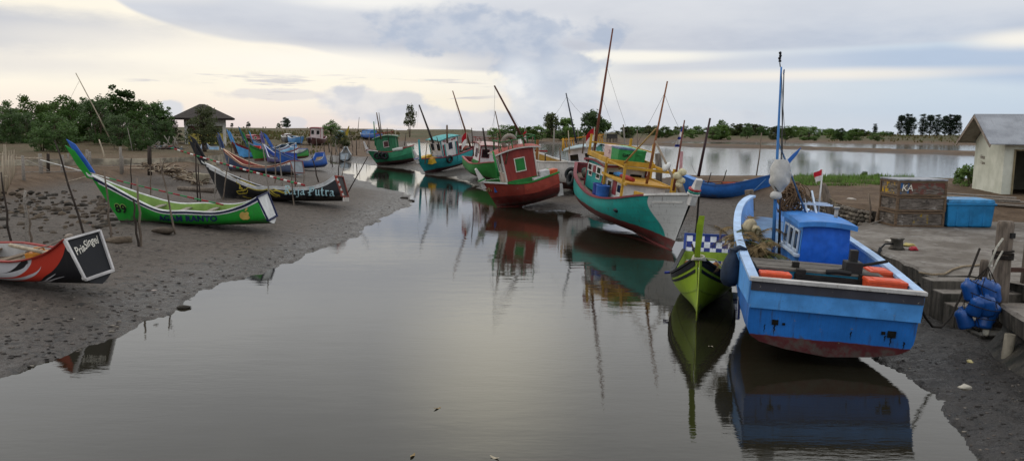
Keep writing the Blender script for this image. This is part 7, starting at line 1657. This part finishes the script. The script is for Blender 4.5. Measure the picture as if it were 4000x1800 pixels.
# clods and litter over the mud: countless
mb = MB(); rr = random.Random(44); cand = []
for i in range(2600): u = rr.uniform(0, 1580); v = 760 + (1480 - 760) * rr.random() ** 1.1; cand.append((tuple(at(u, v, .35)[:2]), 0))
for i in range(500):
    u = rr.uniform(2640, 2900) if rr.random() < .45 else rr.uniform(3470, 4000); v = rr.uniform(800, 940) if u < 3000 else rr.uniform(1300, 1790); cand.append((tuple(at(u, v, .3)[:2]), 1))
sds = -segd(np.array([c_[0] for c_ in cand]), channel)
for i, ((x, y), side_) in enumerate(cand):
    sd_ = float(sds[i])
    if sd_ < .04 or (side_ == 0 and (sd_ > 11 or rr.random() > (.9 if sd_ < 2.6 else .35))): continue
    z = gz(x, y); s_ = rr.uniform(.010, .036) * (1.2 if sd_ < 2 else 1) * (.6 if side_ else 1)
    mb.blob((x, y, z + s_ * .1), (s_ * rr.uniform(1, 2.2), s_, s_ * .55), i, .5, 1, m=rr.choice([0, 0, 0, 0, 0, 1, 1, 2]))
o = mb.build('mud_clods', [plain('#2f2a26', .6, .3, .4, 8, .4, name='dark clod'), plain('#5a524b', .7, .3, .4, 8, .4, name='grey clod'), plain('#7d756a', .7, .3, .4, 8, .4, name='shell bits')], None); props(o, 'scattered clods and shell bits over the mudbanks', 'clods', kind='stuff')
# red litter, drums by the mangroves
litter('plastic_bag', 'scrap of red plastic on the mud behind the red boat', 347, 883, .5, '#a83440', .12, 8)
litter('bottle', 'white and red scrap on the mud right of the stern panel', 604, 1135, .4, '#a89a92', .06, 9)
dm = at(560, 572, 1.25); mb = MB(); mb.lathe((0, 0, 0), [(.55, 0), (.6, .1), (.6, 1.25), (.5, 1.4), (.2, 1.45)], 16); o = mb.build('water_drum', plain('#a9c4bc', .5, .4, .25, 3, .1, name='pale blue plastic'), None, M=Matrix.Translation(dm)); props(o, 'pale blue plastic drum at the foot of the mangroves', 'drum')
mb = MB(); rr = random.Random(3); b0 = at(625, 588, 1.35)
for i in range(40): mb.blob(b0 + Vector((rr.uniform(-2.6, 2.6), rr.uniform(-1, 1), rr.uniform(0, .5))), (rr.uniform(.12, .3), .2, rr.uniform(.08, .22)), i, .5, 1, m=rr.randint(0, 3))
for i in range(26): p = b0 + Vector((rr.uniform(-2.5, 2.5), rr.uniform(-1, 1), .1)); mb.tube([p, p + Vector((rr.uniform(-1.2, 1.2), 0, rr.uniform(.1, 1.6)))], .05, 5, m=4)
o = mb.build('junk_heap', [plain('#8f8a84', .7, .3, .3, 5, .2, name='pale junk'), plain('#5a4a44', .7, .3, .3, 5, .2, name='brown junk'), plain('#4f6070', .7, .3, .3, 5, .2, name='blue junk'), plain('#7d4a44', .7, .3, .3, 5, .2, name='red junk'), GREYWOOD], None); props(o, 'heap of sticks, rags and junk on the mound beside the mangroves', 'junk heap', kind='stuff')
# ------------------------------------------------------------------ trees, pavilion, far boats and huts
def leafmat(name, c1, c2):
    t = NT(name); o = t.obj(); oi = t.n('ShaderNodeObjectInfo'); n1 = t.noise(t.vmath('ADD', o, oi.outputs['Location']), 1.6, 4, .6); n2 = t.noise(o, 9, 3, .6)
    base = t.mix(t.sstep(n1, .3, .7), c1, c2); base = t.mix(mul(n2, .5), base, tuple(v * .45 for v in c1))
    rv = t.math('ADD', .75, t.math('MULTIPLY', oi.outputs['Random'], .5)); hs = t.n('ShaderNodeHueSaturation'); hs.inputs['Saturation'].default_value = 1.0; t.put(hs.inputs['Value'], rv); t.put(hs.inputs['Color'], base)
    p = t.n('ShaderNodeBsdfPrincipled'); t.put(p.inputs['Base Color'], hs.outputs[0]); p.inputs['Roughness'].default_value = .6; p.inputs['Specular IOR Level'].default_value = .25
    tr = t.n('ShaderNodeBsdfTranslucent'); t.put(tr.inputs[0], hs.outputs[0]); mx = t.n('ShaderNodeMixShader'); mx.inputs[0].default_value = .3; t.L.new(p.outputs[0], mx.inputs[1]); t.L.new(tr.outputs[0], mx.inputs[2])
    ou = t.n('ShaderNodeOutputMaterial'); t.L.new(mx.outputs[0], ou.inputs[0]); return t.mat
LEAFD = leafmat('dark mangrove leaves', (.042, .085, .020), (.095, .165, .040)); LEAFB = leafmat('bright mangrove leaves', (.065, .125, .026), (.15, .235, .05)); LEAFO = leafmat('olive leaves', (.05, .068, .020), (.115, .13, .045)); LEAFC = leafmat('casuarina needles', (.022, .042, .026), (.055, .08, .045))
BARK = plain('#5a4c40', .9, .15, .4, 5, .5, stretch=(1, 1, .3), name='bark')
def make_tree(h, w, seed, leaf, nclump=38, per=60, ls=.16, low=.12, style='round', trunkr=.10, name='mangrove_tree', lean=0.0):
    """tapered stems and a crown of leaf clumps through the volume; returns (trunk mesh, crown mesh)"""
    rr = random.Random(seed); tb = MB(); cl = []
    nst = 1 if style in ('casuarina', 'single') else 3
    stems = []
    for k in range(nst):
        a0 = rr.uniform(0, 6.28); sp = 0 if nst == 1 else w * .22; top = Vector((math.cos(a0) * sp + lean * h, math.sin(a0) * sp, h * rr.uniform(.7, .92))); mid = Vector((math.cos(a0) * sp * .5 + lean * h * .4, math.sin(a0) * sp * .5, h * .4)); b0 = Vector((math.cos(a0) * sp * .2, math.sin(a0) * sp * .2, -.2)); tb.tube([b0, mid, top], [trunkr, trunkr * .7, trunkr * .25], 6); stems.append((b0, mid, top))
    for k in range(nclump):
        q = rr.uniform(low, 1.0)
        if style == 'casuarina': rad_ = w * .5 * (1 - abs(q - .5) * 1.1) * rr.uniform(.3, 1.0)
        elif style == 'umbrella': rad_ = w * .5 * (max(0, 1 - ((q - .62) / .42) ** 2)) ** .5 * rr.uniform(.2, 1); 
        else:
            rad_ = w * .5 * (max(0, 1 - ((q - .46) / .60) ** 2)) ** .5 * rr.random() ** .45 * rr.uniform(.7, 1.2)
            if q > .85 and rr.random() < .5: q += rr.uniform(0, .14)
        a0 = rr.uniform(0, 6.28); c = Vector((math.cos(a0) * rad_ + lean * h * q, math.sin(a0) * rad_, h * q)); cl.append(c)
        s_ = rr.choice(stems); j = s_[1].lerp(s_[2], min(1, max(0, (q - .4) / .6) * .8)); 
        if rr.random() < .55: tb.tube([j, j.lerp(c, .5) + Vector((0, 0, .05 * h)), c], [trunkr * .35, trunkr * .22, trunkr * .08], 4)
    cb = MB()
    for c in cl:
        cr = w * rr.uniform(.09, .17) if style != 'casuarina' else w * rr.uniform(.10, .17)
        for k in range(per):
            d = Vector((rr.gauss(0, 1), rr.gauss(0, 1), rr.gauss(0, .72))).normalized() * cr * rr.random() ** .4; p = c + d
            u = Vector((rr.uniform(-1, 1), rr.uniform(-1, 1), rr.uniform(-.5, .9))).normalized(); v = u.orthogonal().normalized(); s = ls * rr.uniform(.6, 1.25)
            if style == 'casuarina': cb.Fc([cb.V(p), cb.V(p + v * s * .25), cb.V(p + u * s * 1.6)], 0, sm=False)
            else: cb.Fc([cb.V(p - u * s * .6), cb.V(p + v * s * .36), cb.V(p + u * s * .6), cb.V(p - v * s * .36)], 0, sm=False)
    o1 = tb.build('trunk', BARK, None); o2 = cb.build('crown', leaf, None); m1, m2 = o1.data, o2.data
    bpy.data.objects.remove(o1); bpy.data.objects.remove(o2); return m1, m2
def plant(proto, p, sc, yaw, label, group=None, name='mangrove_tree', cat='tree', sx=1.0):
    root = thing(name, label, cat, TRS(p, yaw) @ Matrix.Diagonal((sc * sx, sc * sx, sc, 1)), group)
    for nm, me in (('trunk', proto[0]), ('crown', proto[1])):
        o = bpy.data.objects.new(nm, me); COL.objects.link(o); o.parent = root
    return root
def base(u, v, z=1.2):
    p = at(u, v, z)
    for _ in range(5): p = at(u, v, max(.1, gz(p.x, p.y)))
    return p
# left grove
GP = [make_tree(8, 6.5, 1, LEAFD, 66, 66, .34, .02), make_tree(8, 6.0, 2, LEAFD, 62, 66, .34, .02), make_tree(8, 6.5, 3, LEAFB, 62, 62, .34, .02), make_tree(8, 5.0, 4, LEAFD, 56, 62, .34, .03)]
rr = random.Random(77)
GV = [(-60, 400, 552, 2), (10, 398, 553, 2), (70, 412, 552, 0), (135, 380, 554, 2), (195, 400, 553, 0), (245, 378, 554, 2), (300, 392, 556, 1), (350, 385, 556, 3), (390, 372, 556, 0), (440, 372, 557, 1), (490, 338, 558, 3), (545, 385, 556, 0), (600, 395, 558, 1), (640, 420, 560, 3), (100, 430, 560, 0), (180, 440, 561, 1), (420, 430, 562, 3), (530, 430, 566, 1), (668, 460, 556, 0), (-20, 430, 560, 0), (40, 440, 562, 1), (270, 425, 562, 0), (350, 432, 564, 1), (470, 440, 568, 0), (590, 445, 570, 3), (640, 470, 572, 1)]
for i, (u, vt, vb, k) in enumerate(GV):
    p = base(u, vb, 1.3); tpz = atd(u, vt, p.y).z - p.z; plant(GP[k], p, tpz / 9.0, rr.uniform(0, 6.28), 'dark green mangrove tree in the dense grove at the left' if k != 2 else 'brighter green mangrove tree in the dense grove at the left', 'mangrove trees of the left grove', sx=1.15)
for lab, u, vt, vb, w_ in (('dark bushy mangrove standing in front of the grove at its left', 235, 455, 592, 1.5), ('low mangrove bush left of the pale bamboo pole', 170, 480, 590, 1.4), ('spreading mangrove beside the pale blue drum', 545, 470, 585, 1.3), ('round green mangrove tree in front of the yellow pavilion', 802, 428, 594, 1.35)):
    p = base(u, vb, 1.2); tpz = atd(u, vt, p.y).z - p.z
    pr = make_tree(8, 7.2 if 'round' in lab else 8, int(u), LEAFO if 'round' in lab else LEAFD, 64, 60, .38, .24 if 'round' in lab else .02, trunkr=.16); plant(pr, p, tpz / 8.7, .4, lab, sx=w_ * (.72 if 'round' in lab else .8))
# pavilion
PD = 112.0
def pw(u, v, d=PD): return atd(u, v, d)
gnd = 1.2; pvM = TRS(Vector((pw(800, 500).x, PD, gnd)) + Vector((-.37, .93, 0)) * 3, R(21.8))
pv = thing('pavilion', 'yellow walled pavilion with white columns and a dark pyramid roof', 'pavilion', pvM); Ip = pvM.inverted()
YW = paint('#c2ae58', .7, .4, name='yellow wall paint'); WC = paint('#cfcac0', .6, .35, name='white column paint'); zE = pw(800, 462).z - gnd; zA = pw(789, 405).z - gnd; zW = pw(800, 522).z - gnd; zB = pw(800, 562).z - gnd
xl, xr = (Ip @ pw(727, 500)).x, (Ip @ pw(877, 500)).x; dy = 6.0
for xx in (xl, xr):
    for yy in (-3, 3): mb = MB(); mb.box((xx, yy, zE / 2 - .3), (.42, .42, zE + .6)); mb.build('column', WC, pv)
mb = MB(); mb.box(((xl + xr) / 2, -3, (zW + zB) / 2), (xr - xl - .42, .2, zW - zB)); mb.build('wall', YW, pv); mb = MB(); mb.box(((xl + xr) / 2, 3, (zW + zB) / 2), (xr - xl - .42, .2, zW - zB)); mb.build('wall', YW, pv)
mb = MB(); mb.box(((xl + xr) / 2, 2.9, (zW + zE) / 2 - .4), (xr - xl - .42, .12, zE - zW - .6)); mb.build('upper_wall', paint('#d0c6a0', .7, .35, name='cream wall paint'), pv)
for xx in (xl, xr): mb = MB(); mb.box((xx, 0, (zW + zB) / 2), (.2, dy - .42, zW - zB)); mb.build('wall', YW, pv)
mb = MB(); mb.box(((xl + xr) / 2, 0, zB - .16), (xr - xl + .3, dy + .3, .3)); mb.build('floor_slab', CONC, pv)
mb = MB(); mb.box(((xl + xr) / 2, -3, zE - .55), (xr - xl + .5, .3, 1.1)); mb.box(((xl + xr) / 2, 3, zE - .55), (xr - xl + .5, .3, 1.1)); mb.box((xl, 0, zE - .55), (.3, dy - .3, 1.1)); mb.box((xr, 0, zE - .55), (.3, dy - .3, 1.1)); mb.build('ring_beam', WC, pv)
ex0, ex1 = (Ip @ pw(670, 462)).x, (Ip @ pw(917, 462)).x; xa = (Ip @ pw(789, 405)).x; mb = MB(); ey = 5.0
cs = [(ex0, -ey, zE), (ex1, -ey, zE), (ex1, ey, zE), (ex0, ey, zE)]; rg = [(xa - .35, 0, zA), (xa + .35, 0, zA)]
V_ = [mb.V(p) for p in cs + rg]; U_ = [mb.V((p[0], p[1], p[2] - .22)) for p in cs]
mb.Fc((V_[0], V_[1], V_[5], V_[4])); mb.Fc((V_[1], V_[2], V_[5])); mb.Fc((V_[2], V_[3], V_[4], V_[5])); mb.Fc((V_[3], V_[0], V_[4]))
for i in range(4): mb.Fc((V_[(i + 1) % 4], V_[i], U_[i], U_[(i + 1) % 4]), 1)
mb.Fc(U_[::-1], 1); mb.build('roof', [plain('#3d3733', .8, .2, .3, 3, .3, name='dark roof sheets'), plain('#2c2522', .8, .2, .3, 3, .2, name='dark fascia')], pv)
mb = MB(); mb.prism([(xl + .5, -2.8, zW + .1), (xl + 4.2, -2.8, zW + .1), (xl + .5, -2.8, zW + 2.4)], (0, 1, 0), .12); mb.build('stair_side', plain('#5a4038', .7, .2, .3, 4, .2, name='brown boards'), pv)
mb = MB(); mb.beam((xl - 4.2, -2.2, .7), (xl - 1.0, -2.2, 2.4), .16, .16); mb.build('lean_pole', GREYWOOD, pv) if False else None
# far trees right and centre
FB = [make_tree(4, 4.6, 21, LEAFB, 40, 54, .34, .0), make_tree(4, 4.2, 22, LEAFD, 36, 54, .34, .0), make_tree(4, 5.0, 23, LEAFB, 42, 54, .34, .0), make_tree(4, 4.4, 24, LEAFO, 38, 54, .34, .0)]
spec = []
rr = random.Random(5)
def rowof(u0, u1, step, vt, vb, jit=8):
    u = u0
    while u < u1:
        spec.append((u, vt + rr.uniform(-jit, jit), vb + rr.uniform(-2, 3))); u += step * rr.uniform(.7, 1.25)
rowof(1928, 2110, 24, 503, 541); rowof(2150, 2260, 24, 506, 541); rowof(2440, 2600, 22, 507, 538); rowof(2605, 2800, 21, 505, 541); rowof(2800, 3175, 21, 502, 544); rowof(3215, 3350, 24, 510, 546, 5); rowof(3270, 3480, 26, 517, 549, 6)
for i, (u, vt, vb) in enumerate(spec):
    p = base(u, vb, .9); hh = atd(u, vt, p.y).z - p.z; plant(FB[rr.randint(0, 3)], p, hh / 3.95, rr.uniform(0, 6.28), 'low green mangrove bush in the tree line beyond the ponds', 'mangrove bushes of the far tree line', name='mangrove_bush', cat='bush', sx=rr.uniform(1.2, 1.8))
for lab, u, vt, vb, st, lf, wf in (('tall big crowned tree in the far tree line behind the turquoise boat mast', 2310, 448, 540, 'round', LEAFD, 1.0), ('medium tree left of the big crowned one in the far tree line', 2212, 468, 541, 'umbrella', LEAFB, .9), ('airy tree right of the big crowned one', 2352, 470, 540, 'umbrella', LEAFB, .9), ('thin double tree with open crown between the cabins and the ponds', 2152, 449, 541, 'umbrella', LEAFO, .6), ('tall slender tree with a leaning trunk behind the far green boat', 1600, 421, 532, 'single', LEAFO, .45), ('round tree above the far boats at the creek bend', 1296, 478, 530, 'round', LEAFB, 1.4), ('bush beside the yellow stem at the creek bend', 1330, 520, 580, 'round', LEAFO, 1.2), ('taller bush in the middle of the far tree line', 2818, 482, 541, 'round', LEAFB, .9), ('flat topped tree in the far tree line left of the blue boat mast', 2917, 488, 541, 'round', LEAFD, .9), ('small dark tree on the far left embankment, the taller of two', 1118, 466, 502, 'round', LEAFC, 1.0), ('small green tree left of the dark one on the far embankment', 1090, 484, 502, 'round', LEAFO, 1.0), ('small tree alone on the far embankment right of the pavilion', 971, 478, 497, 'round', LEAFC, .9), ('tiny tree near the pavilion on the far embankment', 906, 483, 497, 'round', LEAFC, .9)):
    p = base(u, vb, 1.0); hh = atd(u, vt, p.y).z - p.z; pr = make_tree(6, 6, int(u) + 3, lf, 58 if wf > .55 else 34, 46, .42 if p.y < 200 else .5, {'round': .15, 'umbrella': .38, 'single': .42}[st], 'umbrella' if st == 'single' else st, trunkr=.14, lean=-.04 if st == 'single' else 0); plant(pr, p, hh / 5.9, 1.0, lab, name='tree', sx=wf)
for i in range(16):
    u = rr.uniform(880, 1500); v = 500 + (u - 880) * .004; p = base(u, v, 2); s_ = rr.uniform(.25, .75); plant(FB[i % 4], p, s_, rr.uniform(0, 6), 'tiny bush on the crest of the far left embankment', 'bushes on the far embankment', name='bush', cat='bush')
# casuarinas on the right
CP = [make_tree(11, 5.2, 51, LEAFC, 84, 54, .55, .14, 'casuarina', .18), make_tree(11, 4.6, 52, LEAFC, 76, 54, .55, .10, 'casuarina', .18)]
for i, (u, vt, vb) in enumerate(((3518, 456, 523), (3545, 450, 523), (3560, 462, 523), (3602, 450, 522), (3632, 455, 522), (3660, 452, 522), (3690, 458, 522), (3712, 452, 522), (3734, 455, 522), (3417, 486, 521))):
    p = at(u, vb, 3.0) if False else atd(u, vb, 330); p.z = gz(p.x, p.y); hh = atd(u, vt, p.y).z - p.z; plant(CP[i % 2], p, hh / 10.8, rr.uniform(0, 6), 'dark grey green casuarina in the clump on the far right horizon' if i < 9 else 'single dark casuarina left of the clump on the far right', 'casuarinas on the far right horizon' if i < 9 else None, name='casuarina_tree', sx=1.1)
# low plants by the pond and the house
GPL = make_tree(1.0, 1.3, 81, LEAFB, 26, 40, .12, .05, trunkr=.02)
for lab, u, v, s_ in (('leafy green plant against the left wall of the hut', 3780, 728, 1.0), ('leafy plant left of the hut, away from the wall', 3755, 722, .8), ('small green sapling on the pond bank', 3376, 702, .62), ('tiny sapling right of the other one on the pond bank', 3425, 700, .45)):
    p = base(u, v, 1.1); plant(GPL, p, s_, u * .1, lab, name='plant', cat='plant')
mb = MB(); rr = random.Random(8)
for i in range(8000):
    u = rr.uniform(3100, 3570); v = rr.uniform(700, 748) - abs(u - 3300) * .02; p = at(u, v, 1.12)
    if mnoise.noise(Vector((p.x * .35, p.y * .35, 0))) < -.25: continue
    z = gz(p.x, p.y)
    if z < .5: continue
    p = Vector((p.x, p.y, z)); a0 = rr.uniform(0, 6.28); h = rr.uniform(.08, .26); d = Vector((math.cos(a0), math.sin(a0), 0)); mb.Fc([mb.V(p - d * .02), mb.V(p + d * .02), mb.V(p + d.orthogonal() * h * .4 + Vector((0, 0, h)))], 0, sm=False)
o = mb.build('grass', plain('#5c7a34', .8, .15, .5, 1.2, .1, name='grass blades', dark=(.07, .10, .03)), None); props(o, 'patch of green grass on the brown field by the pond', 'grass', kind='stuff')
# marsh tussocks on the left plain
mb = MB(); rr = random.Random(18)
for i in range(9000):
    d = 70 * (4.6 ** rr.random()); u = rr.uniform(850, 1560) if rr.random() < .8 else rr.uniform(3200, 3800); x = (u - 2000) / 3004 * d
    if u > 3000: d = rr.uniform(230, 420); x = (u - 2000) / 3004 * d
    if mnoise.noise(Vector((x * .06, d * .06, 2))) < -.05: continue
    z = gz(x, d)
    if z < .45: continue
    a0 = rr.uniform(0, 6.28); h = rr.uniform(.2, .6) * (d / 110) ** .4; w_ = h * .5; e = Vector((math.cos(a0), math.sin(a0), 0)); p = Vector((x, d, z))
    mb.Fc([mb.V(p - e * w_), mb.V(p + e * w_), mb.V(p + e * w_ * .3 + Vector((0, 0, h))), mb.V(p - e * w_ * .4 + Vector((0, 0, h * .8)))], rr.randint(0, 1), sm=False)
o = mb.build('marsh_grass', [plain('#5a5c34', .85, .1, .5, .3, .1, name='marsh grass'), plain('#6d6040', .85, .1, .5, .3, .1, name='dry marsh grass')], None); props(o, 'rough marsh grass over the plain beyond the boats', 'grass', kind='stuff')
# hut on stilts, far
hp = base(2396, 562, .3); hp = Vector((at(2396, 561, .1).x, at(2396, 561, .1).y + 2, 0)); sc_ = hp.y / 3004
hu = thing('stilt_hut', 'small grey plank hut on stilts at the far edge of the pond', 'hut', Matrix.Translation(hp)); W2 = 44 * sc_ * .5; z0 = 4.2 - (541 - 505) * sc_; z1 = 4.2 - (524 - 505) * sc_; z2 = 4.2 - (513 - 505) * sc_
mb = MB(); mb.box((0, 1.5, (z0 + z1) / 2), (W2 * 1.7, 3, z1 - z0)); mb.build('wall', plain('#4a4844', .85, .1, .35, 3, .3, name='grey planks'), hu)
mb = MB(); mb.prism([(-W2 * 1.25, -.6, z1 + .05), (W2 * .6, -.6, z2 + .1), (W2 * .6, 3.6, z2 + .1), (-W2 * 1.25, 3.6, z1 + .05)], (0, 0, 1), .12); mb.prism([(W2 * .6, -.6, z2 + .1), (W2 * 1.3, -.6, z1 - .2), (W2 * 1.3, 3.6, z1 - .2), (W2 * .6, 3.6, z2 + .1)], (0, 0, 1), .12); mb.build('roof', plain('#7d838a', .5, .4, .25, 2, .2, name='pale sheet roof'), hu)
for x_ in (-.8, -.3, .3, .8):
    for y_ in (.2, 2.8): mb = MB(); mb.box((x_ * W2, y_, z0 / 2 - .3), (.18, .18, z0 + .6)); mb.build('stilt', DARKSTAKE, hu)
# posts standing about the ponds and boats
for lab, tp_, bt_, zb, r_, m_ in (('thick dark timber pile behind the forward deck of the turquoise boat', (2570, 600), (2572, 742), .6, .22, STP), ('stout broken timber pile on the mud in front of the weathered blue sampan', (2926, 742), (2926, 822), .5, .24, STP),
    ('grey pole standing in the pond right of the stilt hut', (2435, 487), (2443, 640), 0, .1, GREYWOOD), ('thin pole standing in the pond left of the turquoise boat boom', (2489, 508), (2489, 660), 0, .05, STAKE), ('thin knotty pole behind the weathered blue sampan', (2975, 519), (2952, 700), .9, .045, STAKE), ('pale post at the pond left of the green and white cabin', (2165, 500), (2156, 640), .3, .1, GREYWOOD), ('dark post in the pond behind the red boat roof', (2050, 491), (2050, 590), .2, .09, GREYWOOD), ('pale post left of the red boat tyre', (2018, 514), (2006, 600), .2, .12, GREYWOOD), ('thin stick standing in front of the stone wall', (3394, 757), (3397, 872), .95, .035, STAKE), ('short stick with a leaning mate in the weathered blue sampan', (2778, 673), (2752, 740), 1.0, .03, DARKSTAKE), ('dark stick leaning right in the weathered blue sampan', (2838, 664), (2812, 730), 1.0, .03, DARKSTAKE), ('pale pole standing in the pond behind the teal boat', (1746, 487), (1748, 570), .2, .1, GREYWOOD), ('pale post with a white top in the pond behind the green cabin', (2256, 500), (2260, 575), .1, .09, GREYWOOD)):
    pole(lab, tp_, bt_, (r_, r_ * .85), m_, zb, 'post', 'post')
pole('dark pole leaning right, lying on the stick before the stone wall', (3470, 850), (3400, 873), (.03, .02), GREYWOOD, .95)
# far boats beyond the bend
def farboat(label, stern, bow, B, cols, cabin=None, roll=0, sheer=(1.5, 1.2, 1.6)):
    b_, H_, M_ = kapal(label, stern, bow, R(roll), B=B, sheer=sheer, main=cols[0], bottom=cols[1], rail=cols[2], inner=cols[3], group='boats far up the creek')
    if cabin: wheelhouse(b_, H_, H_.L * cabin[0], H_.L * cabin[1], B * .6, .9, cabin[2], cabin[3], cabin[4], cabin[5], cabin[6], rake=.1, wins=1, camber=.12, over=.3)
    return b_, H_, M_
farboat('dark red boat with a small square wheelhouse beyond the sampans', at(1222, 562, .7) + Vector((0, 6, 0)), at(1216, 570, .6) + Vector((.3, -1, 0)), 3.4, ('#4a2628', '#3a2422', '#c8b4b4', '#6a2a30'), (.25, .35, 2.4, '#c8b8b4', '#c8b8b4', '#7a2a30', '#8a2a34'), -2)
farboat('boat with a pink rail and a low red cabin behind the sampans', at(1010, 572, .75), at(968, 573, .75) + Vector((0, -1, 0)), 2.2, ('#4a2a28', '#3a2624', '#d08a90', '#a04a50'), (.2, .55, .95, '#b8686c', '#b8686c', '#c07a80', '#8a2a34'))
farboat('light blue boat with a white pattern far behind the purple sampan', at(1140, 562, .8), at(1180, 566, .8), 2.0, ('#4f8ec8', '#3a4a6a', '#dfe4e8', '#8ab4d8'))
farboat('small dark boat with a white hood left of the light blue one', at(1112, 558, .8), at(1140, 562, .8), 1.8, ('#4a4a50', '#3a3a40', '#d8d8d4', '#5a4a4a'), (.2, .4, .9, '#d8d4d0', '#d8d4d0', '#c8c8c4', '#7a3038'))
bf, bfH, bfM = farboat('blue and white boat under a blue tarpaulin roof at the creek bend', at(1470, 545, .9) + Vector((0, 3, 0)), at(1398, 540, .9) + Vector((0, 5, 0)), 3.0, ('#2f68b4', '#2a4a7a', '#c9d4e0', '#4a7ab8'), (.25, .5, 1.5, '#4a84c4', '#c9d0d8', '#5c8ccc', '#3a5a8a'))
farboat('light blue boat with a white bow beside the round tree', at(1345, 540, .9), at(1312, 545, .9), 2.2, ('#6aa0c8', '#4a6a8a', '#c9d4d8', '#7ab0c8'), (.3, .4, 1.2, '#7ab4cc', '#c8d0d4', '#8ab8cc', '#4a6a8a'))
mb = MB(); p0 = at(1334, 560, .8); mb.prism([Vector((p0.x + x, p0.y, p0.z + z)) for x, z in ((0, 0), (.8, .4), (1.3, 1.4), (1.7, 3.6), (1.55, 3.6), (.7, 1.9), (-.5, .7))], (0, 1, 0), .15); o = mb.build('stem_post', paint('#a8922c', .5, .3, name='yellow stem'), None); props(o, 'tall yellow curved boat stem rising from the bush at the creek bend', 'boat stem')
gm2 = perahu('grey sampan with a pale stern board in the water at the creek bend', at(1342, 632, .02) + Vector((0, .5, 0)), at(1352, 612, .1), hull_c='#5a5f62', bottom='#4a4a4a', rail=('#8a9094', '#4a5458'), inner='#6a6f70', deck='#5a5650', transom='#9aa2a6', tframe='#6a7276', blades=('#5a5f62', '#5a5f62'), B=1.5, bladeh=.3, bowh=1.0, sternh=1.0, over=.4)
for lab, a, b, d in (('thin mast of a hidden boat left of the far green boat', (1480, 385 + 55), (1490, 520), 90), ('thin grey mast far behind the creek bend', (1403, 458), (1398, 512), 150)):
    mb = MB(); mb.tube([atd(*b, d), atd(*a, d)], [.07, .04], 6); o = mb.build('mast', GREYWOOD, None); props(o, lab, 'mast')
